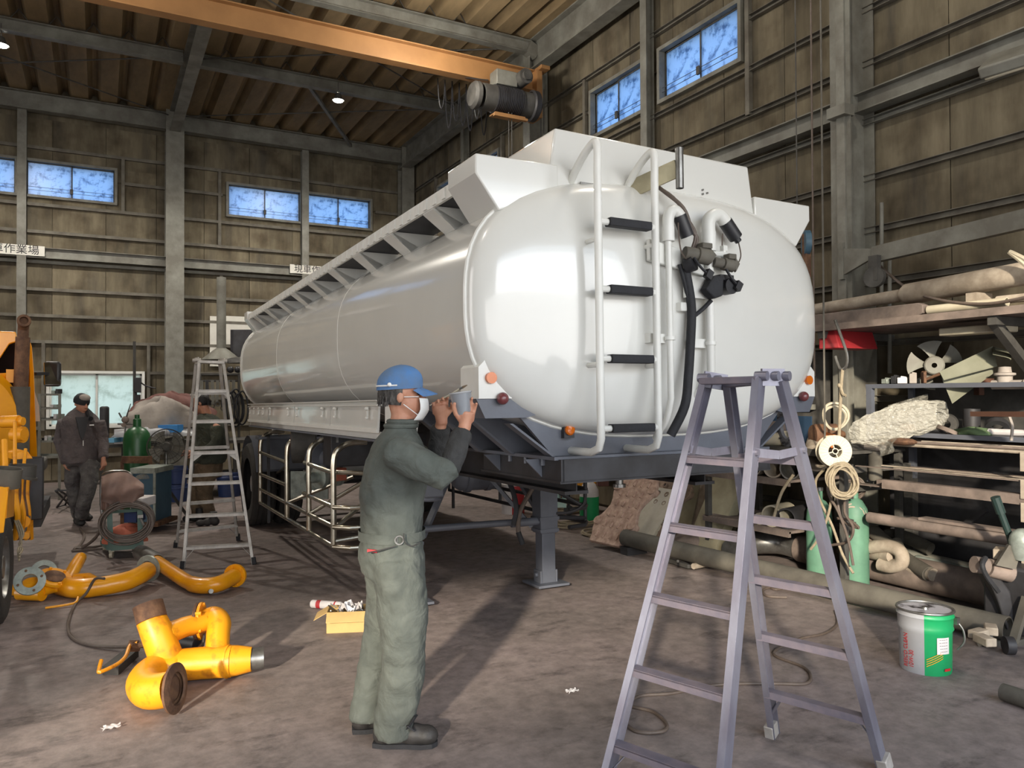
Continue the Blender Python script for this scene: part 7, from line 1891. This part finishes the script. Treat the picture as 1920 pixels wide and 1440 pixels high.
MB().tube([c+V((0,0,-0.13)), c+V((0,0,-0.19))], 0.02, 10).build('drain', M_steel_d, ff)
# box section hoist cord near bag
MB().tube(smooth_path([PX(1628, 812, 5.8), PX(1634, 790, 5.8), PX(1638, 745, 5.8)], 4), 0.012, 8).build('white_cable_end', M_cream, label='short white cable end sticking up behind the bag', cat='cable')
# ---- cantilever bar rack ----
br2 = thing('bar_rack', 'dark cantilever rack with stub arms holding long steel bars', 'rack', V((6.1, 3.0, 0)))
zr = [PX(1700, 838, 5.55).z, PX(1690, 882, 5.55).z, PX(1650, 915, 5.55).z, PX(1650, 985, 5.55).z]
for y in (4.35, 2.95, 1.6):
    MB().box((6.34, y, 0.5), (0.08, 0.08, 1.0)).build('upright', M_steel_d, br2, flat=True)
    for z in zr:
        MB().box((5.92, y, z-0.035), (0.78, 0.05, 0.05)).box((5.53, y, z-0.05), (0.012, 0.075, 0.13)).build('arm', M_steel_d if y > 4 else M_dust, br2, flat=True)
MB().box((6.41, 3.35, 0.8), (0.02, 2.5, 1.4)).build('back_sheet', M_chas_d, br2, flat=True)
gl = ['thin dusty steel rod on the topmost tier of the bar rack', 'thin steel strip on the second tier of the bar rack', 'broad pinkish flat bar on the third tier of the bar rack', 'flat bar on the lowest tier of the bar rack']
for i in range(9):
    y1 = 4.35-0.12*(i % 5)-0.05*i
    MB().tube([(5.56+0.06*i, y1, zr[0]+0.012+0.02*(i % 2)), (5.56+0.06*i, 1.4, zr[0]+0.012+0.02*(i % 2))], 0.012, 8).build('steel_rod', M_pink if i % 3 else M_dust, label=gl[0], cat='rod', group='rods on the top tier of the bar rack')
for i in range(5):
    y1 = 4.3-0.3*(i % 3)
    MB().bar((5.56+0.07*i, y1, zr[1]+0.004), (5.56+0.07*i, 1.4, zr[1]+0.004), 0.035, 0.008).build('steel_strip', M_dust if i % 2 else M_pink, label=gl[1], cat='strip', group='strips on the second tier of the bar rack')
for i, (x_, y1, w_, h_) in enumerate(((5.56, 4.05, 0.05, 0.07), (5.63, 4.32, 0.09, 0.01), (5.72, 4.2, 0.09, 0.05), (5.83, 4.1, 0.08, 0.04))):
    MB().bar((x_, y1, zr[2]+h_/2), (x_, 1.4, zr[2]+h_/2), w_, h_).build('flat_bar', M_pink, label=('outermost pinkish channel on the third tier of the bar rack', 'longest thin flat bar on the third tier', 'middle pinkish bar on the third tier', 'inner pinkish bar on the third tier against the wall side')[i], cat='flat bar')
MB().pipe((5.58, 4.2, zr[3]+0.045), (5.58, 1.4, zr[3]+0.045), 0.045, 0.038).build('round_pipe', M_pink, label='pinkish round pipe on the outer edge of the lowest tier', cat='pipe')
for i, (x_, y1) in enumerate(((5.60, 3.75), (5.70, 4.33), (5.80, 4.0))):
    MB().bar((x_, y1, zr[3]+(0.10 if i == 0 else 0.05)), (x_, 1.4, zr[3]+(0.10 if i == 0 else 0.05)), 0.10, 0.016 if i else 0.02).build('flat_bar', M_pink, label=('short flat bar lying over the round pipe on the lowest tier', 'longest flat bar on the lowest tier', 'flat bar nearest the wall on the lowest tier')[i], cat='flat bar')
for i, z in enumerate((0.30, 0.42)):
    MB().bar((6.15, 3.2, z), (6.15, 1.4, z+0.0), 0.14, 0.06).build('dark_section', M_chas_d, label=('lower dark steel section under the bar rack', 'upper dark steel section under the bar rack')[i], cat='steel section')
MB().bar(PX(1800, 990, 6.1), PX(1850, 955, 6.1), 0.04).build('dark_brace', M_chas_d, br2, flat=True)
# brown timber lying level at the right
MB().bar(PX(1832, 776, 5.6), PX(1960, 777, 5.25), 0.10, 0.035).build('brown_board', M_choc, label='brown wooden board jutting in at the right edge', cat='board', flat=True)
MB().tube(smooth_path([PX(1892, 780, 5.6), PX(1898, 800, 5.6), PX(1896, 826, 5.6)], 4), 0.01, 6).build('white_cable', M_tarp, label='white cable hanging below the brown board', cat='cord')
# ---- floor pipes along the right wall ----
a1_, b1_ = FL(1172, 1013, 0.13), FL(1890, 1180, 0.10)
a1_.z = 0.16
MB().pipe(a1_, b1_, 0.085, 0.075, 24).build('floor_pipe', M_olive, label='longest dusty olive pipe lying foremost along the right wall', cat='pipe')
blk = MB().box(V((a1_.x+0.05, a1_.y-0.08, 0.04)), (0.25, 0.12, 0.08)).build('support_block', M_chas_d, label='dark block under the far end of the foremost floor pipe', cat='block', flat=True)
a2_, b2__ = PX(1502, 1043, 5.95), PX(1872, 1128, 5.95)
a2_.z = b2__.z = 0.16
MB().pipe(a2_, V((5.93, 3.1, 0.16)), 0.13, 0.12, 28).build('floor_pipe', M_pink, label='thick pink-dusted pipe lying behind the foremost floor pipe', cat='pipe')
MB().lathe([(0.115,-0.05),(0.135,-0.03),(0.135,0.03),(0.115,0.05)], a2_+V((0,-0.12,0)), (0,1,0), 28).build('pipe_band', M_pink, label='raised band near the far end of the thick pink pipe', cat='band')
MB().tube(smooth_path([a2_+V((0,0.02,0)), a2_+V((-0.05,0.25,0.02)), a2_+V((-0.30,0.42,0.0)), a2_+V((-0.55,0.35,-0.03))], 6), 0.11, 22).build('silver_elbow', M_bare, label='shiny silver duct elbow at the end of the thick pink pipe', cat='pipe elbow')
def bent(pts, r_, mt, lab, hollow=True):
    P = smooth_path([PX(*p) for p in pts], 6)
    m = MB().tube(P, r_, 16)
    m.disc(P[-1], P[-1]-P[-2], r_*0.8, 0.006, 14)
    return m.build('bent_pipe', mt, label=lab, cat='bent pipe')
bent([(1597, 1012, 6.0), (1606, 992, 6.0), (1632, 993, 6.0), (1664, 1020, 6.0), (1700, 1050, 5.9), (1742, 1076, 5.8)], 0.06, M_olive, 'long olive curved pipe at the top of the bent pipe pile')
bent([(1640, 1018, 6.2), (1665, 1004, 6.2), (1700, 1008, 6.2), (1745, 1030, 6.2)], 0.055, M_olive, 'arched olive pipe behind the bent pipe pile')
bent([(1605, 1030, 5.9), (1612, 1020, 5.9), (1622, 1034, 5.85), (1645, 1040, 5.8), (1672, 1044, 5.75)], 0.05, M_dust, 'short pale bent pipe with an open dark end')
bent([(1632, 1026, 5.75), (1665, 1024, 5.75), (1688, 1035, 5.75), (1690, 1055, 5.75), (1670, 1062, 5.75), (1650, 1058, 5.75)], 0.055, M_dust, 'pale U-bent pipe in the middle of the pile')
bent([(1678, 1016, 6.05), (1690, 1040, 6.0), (1700, 1056, 6.0), (1720, 1064, 6.0)], 0.055, M_olive, 'short leaning olive pipe in the pile')
bent([(1680, 1065, 5.9), (1720, 1068, 5.85), (1750, 1078, 5.8)], 0.05, M_dust, 'low straight pale pipe at the foot of the pile')
stub(1575, 1018, 5.9, 0.11, 0.4, M_dust, 'wide pale pipe stub tilted beside the mint cylinders', ax=(0.35, -0.8, -0.15))
stub(1575, 1040, 5.75, 0.07, 0.2, M_pink, 'pinkish short bearing block at the foot of the mint cylinders', ax=(0.5, -0.8, 0.1))
for i, (px, py, X, L) in enumerate(((1700, 1040, 6.25, 0.7), (1720, 1052, 6.2, 0.6), (1750, 1068, 6.0, 0.7))):
    c = PX(px, py, X)
    MB().pipe(c, c+V((0.02, -L, -0.03)), 0.055, 0.048).build('loose_pipe', (M_steel, M_galv, M_pink)[i], label=('dark grey loose pipe at the back of the pile', 'galvanised loose pipe right of the pile', 'pinkish loose pipe right of the pile near the jack')[i], cat='pipe')
lump(V((5.45, 6.2, 0.0)), 0.35, 0.30, 0.20, 51, 'cloth_heap', M_pink, 'pinkish dusty sheet heap on the floor under the pipe rack', 'sheet')
# low dolly with rods left of the floor pipe
dl = thing('axle_dolly', 'low steel frame with rods and rollers on the floor before the pipes', 'dolly', FL(1300, 1055))
for (p, q) in (((1255, 1050), (1293, 1062)), ((1293, 1062), (1335, 1052)), ((1268, 1040), (1300, 1048)), ((1280, 1045), (1320, 1058))):
    MB().bar(FL(p[0], p[1], 0.04), FL(q[0], q[1], 0.04), 0.05, 0.035).build('frame_bar', M_steel_d, dl, flat=True)
MB().tube([FL(1262, 1040, 0.09), FL(1293, 1036, 0.11)], 0.028, 10).build('roller', M_dust, dl); MB().tube([FL(1300, 1062, 0.05), FL(1335, 1055, 0.05)], 0.028, 10).build('roller', M_dust, dl)
MB().tube([FL(1271, 1052, 0.02), FL(1271, 1052, 0.2)], 0.012, 8).tube([FL(1287, 1040, 0.1), FL(1278, 1030, 0.16)], 0.01, 8).build('pin', M_steel_d, dl)
# leaning boards
def leaning(px0, px1, yb, X0, ztop, X1, th_, nm, mt, lab, cat, rows=None):
    a = FL(px0, yb); b = FL(px1, yb+6)
    a.x = b.x = X0
    t = V((X1-X0, 0, ztop))
    return MB().prism([a, b, b+t, a+t], V((-th_, 0, th_*0.4)))
def lean_y(px, X): return PX(px, 1000, X).y
ya, yb_ = lean_y(1308, 5.35), lean_y(1362, 5.35)
MB().prism([(5.40, ya+0.15, 0.0), (5.40, yb_+0.15, 0.0), (6.2, yb_+0.15, 1.40), (6.2, ya+0.15, 1.40)], (-0.10, 0, 0.05)).build('leaning_board', M_concr, label='thick pale olive plank leaning on the rack behind the stepladder', cat='plank', flat=True)
yc, yd = lean_y(1215, 5.5), lean_y(1300, 5.5)
MB().prism([(6.1, yc+1.0, 0.0), (6.1, yd, 0.0), (6.42, yd, 1.5), (6.42, yc+1.0, 1.5)], (-0.03, 0, 0.01)).build('leaning_sheet', M_concr, label='wide pale sheet leaning on the wall behind the studded plates', cat='sheet', flat=True)
MB().prism([(5.3, lean_y(1222, 5.3), 0), (5.3, lean_y(1175, 5.3), 0), (5.75, lean_y(1175, 5.3)+0.1, 0.55), (5.75, lean_y(1222, 5.3), 0.55)], (-0.05, 0, 0.02)).build('white_slab', M_cream, label='cream flat slab leaning between the two rusty plates', cat='slab', flat=True)
MB().tube([(5.85, lean_y(1290, 5.6), 0.16), (6.2, lean_y(1290, 5.6), 1.3)], 0.16, 20).build('leaning_drum', M_dust, label='pale dusty tube leaning between the plate and the plank', cat='tube')
# studded and slotted track plates
def track_plate(name, lab, base, along, wide, up, L, Wd, seed, mt, studs=True):
    t = thing(name, lab, 'plate', base)
    al = V(along).normalized(); wv_ = V(wide).normalized(); nv = wv_.cross(al).normalized()
    if nv.x > 0: nv = -nv
    out = []
    nlob = 3
    for s_ in (-1, 1):
        pts = []
        for i in range(19):
            k = i/18
            w_ = Wd/2*(1.0 - 0.16*math.cos(k*PI*2*nlob))
            pts.append(base+al*(L*k)+wv_*s_*w_)
        out += pts if s_ > 0 else pts[::-1]
    MB().prism(out, nv*0.045).build('plate_body', mt, t, bev=0.008)
    m = MB(); holes = MB()
    for i in range(10):
        for j in range(4):
            p = base+al*(L*(i+0.7)/10.5)+wv_*(Wd*(-0.30+0.2*j+0.05*(i % 2)))+nv*0.047
            if studs: m.lathe([(0.036,0),(0.030,0.016),(0.022,0.018),(0.018,0.002),(0,0.001)], p, nv, 12); holes.disc(p+nv*0.004, nv, 0.019, 0.006, 12)
            else: m.box(p, (0.02, 0.02, 0.02)).bar(p-al*0.035, p+al*0.035, 0.016, 0.03, nv)
    m.build('raised_studs' if studs else 'raised_ridges', mt, t, kind='stuff')
    if studs: holes.build('stud_holes', M_chas_d, t, kind='stuff')
    for k in (0.18, 0.5, 0.85):
        for s_ in (-1, 1):
            MB().tube([base+al*(L*k)+wv_*s_*(Wd*0.5)-nv*0.02, base+al*(L*k)+wv_*s_*(Wd*0.5)+nv*0.06], 0.05, 12).build('hinge_eye', mt, t)
    return t
pA = FL(1135, 1030)
track_plate('track_plate', 'pinkish rusty slotted plate leaning leftmost by the coiled hoses', V((pA.x, pA.y, 0.04)), (0.66, 0.10, 0.75), (0.15, -0.98, 0), None, 1.45, 0.52, 3, M_plate, False)
pB = FL(1210, 1005)
track_plate('track_plate', 'grey-pink studded plate leaning behind the foremost floor pipe', V((5.38, PX(1222, 950, 5.5).y, 0.05)), (0.55, 0.0, 0.74), (0, -1, 0), None, 1.2, 0.72, 5, mat('grey_pink_plate', C(176, 152, 134), 0.8, 0.05, C(128, 114, 100), 12, 0.15, 40, 0.9), True)
# hose coils on the floor
def flat_coil(px, py, r0_, n_, lab, mt=M_rope, seed=1, tr_=0.012):
    c = FL(px, py); r2 = random.Random(seed); m = MB()
    for i in range(n_):
        r_ = r0_*(0.65+0.35*r2.random()); ox, oy = r2.uniform(-0.06, 0.06), r2.uniform(-0.06, 0.06); ph = r2.uniform(0, 6)
        m.tube([c+V((ox+r_*math.cos(a), oy+r_*math.sin(a)*(0.85+0.1*math.sin(ph)), 0.014+0.012*i+0.006*math.sin(3*a+ph))) for a in [2*PI*k/30 for k in range(30)]], tr_, 6, closed=True)
    return m.build('hose_coil', mt, label=lab, cat='hose coil')
flat_coil(1130, 1003, 0.28, 3, 'beige hose coil on the floor nearest the slotted plate', seed=2)
flat_coil(1075, 985, 0.34, 5, 'large tangled beige hose coil right of the landing leg', seed=3)
flat_coil(1060, 960, 0.30, 4, 'beige hose coil furthest back beside the landing leg', seed=4)
# pails and cylinders behind the landing leg
c = FL(962, 962)
rp = thing('red_white_pail', 'tall white pail with a red half printed OIL style panel', 'pail', c)
rp['label'] = 'tall white and red pail standing behind the crossing leg braces'
r5 = 0.16
vw2 = (CAMLOC-c); vw2.z = 0; vw2.normalize(); rg2 = V((-vw2.y, vw2.x, 0))
def side_wall(a0, a1, mt, nm):
    vs = []; n_ = 16
    for z in (0.0, 0.24, 0.25, 0.40):
        for k in range(n_+1):
            a = a0+(a1-a0)*k/n_
            vs.append(c+(rg2*math.cos(a)+vw2*math.sin(a))*(r5+(0.006 if z == 0.25 else 0))+V((0,0,z)))
    MB().add(vs, [(i*(n_+1)+k, i*(n_+1)+k+1, (i+1)*(n_+1)+k+1, (i+1)*(n_+1)+k) for i in range(3) for k in range(n_)]).build(nm, mt, rp)
side_wall(R(95), R(350), M_paper, 'white_wall'); side_wall(R(-10), R(95), M_red, 'red_wall')
MB().disc(c+V((0,0,0.40)), (0,0,1), r5+0.006, 0.02, 28).build('lid', M_paper, rp)
c = FL(1105, 980)
t = thing('gas_cylinder', 'short green and white gas cylinder among the hoses by the slotted plate', 'gas cylinder', V((c.x, c.y, 0)))
MB().lathe([(0,0),(0.12,0),(0.125,0.02),(0.125,0.34)], V((c.x,c.y,0)), (0,0,1)).build('green_base', M_green, t)
MB().lathe([(0.125,0.34),(0.12,0.42),(0.08,0.5),(0.03,0.54),(0,0.55)], V((c.x,c.y,0)), (0,0,1)).build('white_shoulder', M_paper, t)
c = FL(1045, 948)
pg = thing('tool_carton', 'pale teal carton of hanging pliers behind the landing leg', 'carton', c)
box_px(1028, 912, 1062, 952, 9.6, 0.15, 'panel_board', mat('pale_teal_board', C(130, 180, 175), 0.7, 0, C(200, 196, 178), 9), pg)
for i in range(5): MB().bar(D(1034+i*6, 916, 9.55), D(1033+i*6+rnd.uniform(-2, 2), 934, 9.55), 0.015).build('plier', M_rust if i % 2 else M_bare, pg, flat=True)
box_px(1026, 905, 1034, 988, 9.5, 0.15, 'plank_end', M_card, lab='upright pale plank end right of the landing leg', cat='plank')
yc_ = thing('yellow_trolley', 'low yellow jack trolley with T handle behind the landing leg', 'trolley', FL(1090, 930))
box_px(1060, 904, 1118, 914, 10.6, 0.5, 'trolley_bed', M_yel, yc_, bev=0.01)
MB().tube([D(1102, 904, 10.6), D(1102, 893, 10.6)], 0.02, 8).tube([D(1096, 899, 10.6), D(1106, 895, 10.6)], 0.018, 8).build('handle', M_cream, yc_)
for x_ in (1066, 1112): wq = D(x_, 918, 10.5); MB().tube([wq, V((wq.x, wq.y, 0.07))], 0.02, 8).disc(V((wq.x, wq.y, 0.07)), ray(x_, 918), 0.07, 0.05, 16).build('wheel', M_blackp, yc_)
box_px(1121, 898, 1142, 912, 10.4, 0.2, 'red_tool_case', M_tarpr, lab='dull red tool case beside the yellow trolley', cat='tool case', bev=0.01)
# machine jack at the right edge
jk = thing('jack_machine', 'dark dusty floor jack machine with upright lever at the right edge', 'jack', FL(1880, 1230))
JD = 5.0
J = lambda px, py, d=JD: D(px, py, d)
MB().prism([J(1828, 1198), J(1900, 1205), J(1930, 1195), J(1930, 1225), J(1880, 1232), J(1838, 1225)], V((0.45, 0.35, 0))).build('chassis_base', M_olive, jk, bev=0.01)
for (px, py, d) in ((1892, 1229, 4.85), (1848, 1224, 5.0)):
    c = D(px, py, d); c.z = 0.055
    MB().disc(c, (0.8,-0.6,0), 0.055, 0.05, 20).build('wheel', M_chas_d, jk)
MB().prism([J(1862, 1065, 5.1), J(1895, 1110, 5.1), J(1908, 1180, 5.1), J(1890, 1190, 5.1), J(1872, 1130, 5.1), J(1850, 1080, 5.1)], V((0.2, 0.2, 0))).build('curved_arm', M_chas_d, jk, bev=0.01)
MB().box(J(1905, 1120, 5.2), (0.25, 0.3, 0.45)).box(J(1915, 1170, 5.2), (0.2, 0.3, 0.3)).build('engine_block', M_chas_d, jk, bev=0.02)
MB().tube([J(1826, 1058, 5.1), J(1850, 1062, 5.1)], 0.055, 16).tube([J(1853, 1064, 5.1), J(1895, 1075, 5.1)], 0.06, 16).build('cylinder_head', M_pink, jk)
MB().tube(smooth_path([J(1848, 1046, 5.05), J(1842, 1060, 5.0), J(1850, 1080, 5.0), J(1872, 1110, 5.0)], 4), 0.016, 8).build('black_hose', M_black, jk)
MB().box(J(1882, 1038, 5.15), (0.13, 0.11, 0.07), Euler((0,0,0.4))).build('small_box', M_dust, jk, bev=0.006)
MB().prism([J(1868, 1060, 5.0), J(1892, 1022, 5.0), J(1915, 1030, 5.0), J(1905, 1068, 5.0)], V((0.03, 0.03, 0))).build('tilted_plate', M_olive, jk, flat=True)
MB().tube([J(1905, 1050, 5.1), J(1893, 1005, 5.1), J(1876, 960, 5.1)], 0.022, 10).tube([J(1877, 962, 5.1), J(1866, 932, 5.1)], 0.03, 10).build('lever_handle', mat('dark_teal_grip', C(34, 52, 50), 0.5), jk)
MB().sph(J(1918, 1015, 5.0), (0.08, 0.08, 0.085), 16).lathe([(0.05,-0.12),(0.075,-0.05),(0.08,0)], J(1918, 1015, 5.0), (0,0,1)).build('clear_bowl', M_galv, jk)
MB().bar(J(1900, 1205, 4.95), J(1925, 1120, 5.0), 0.05, 0.03).build('yellow_stay', M_olive, jk, flat=True)
for i, (px, py) in enumerate(((1835, 1188), (1858, 1180), (1846, 1200))):
    MB().box(FL(px, py, 0.15)+V((0,0,0.0)), (0.12, 0.07, 0.05), Euler((0,0,0.6*i))).build('loose_casting', M_dust, jk, bev=0.006)
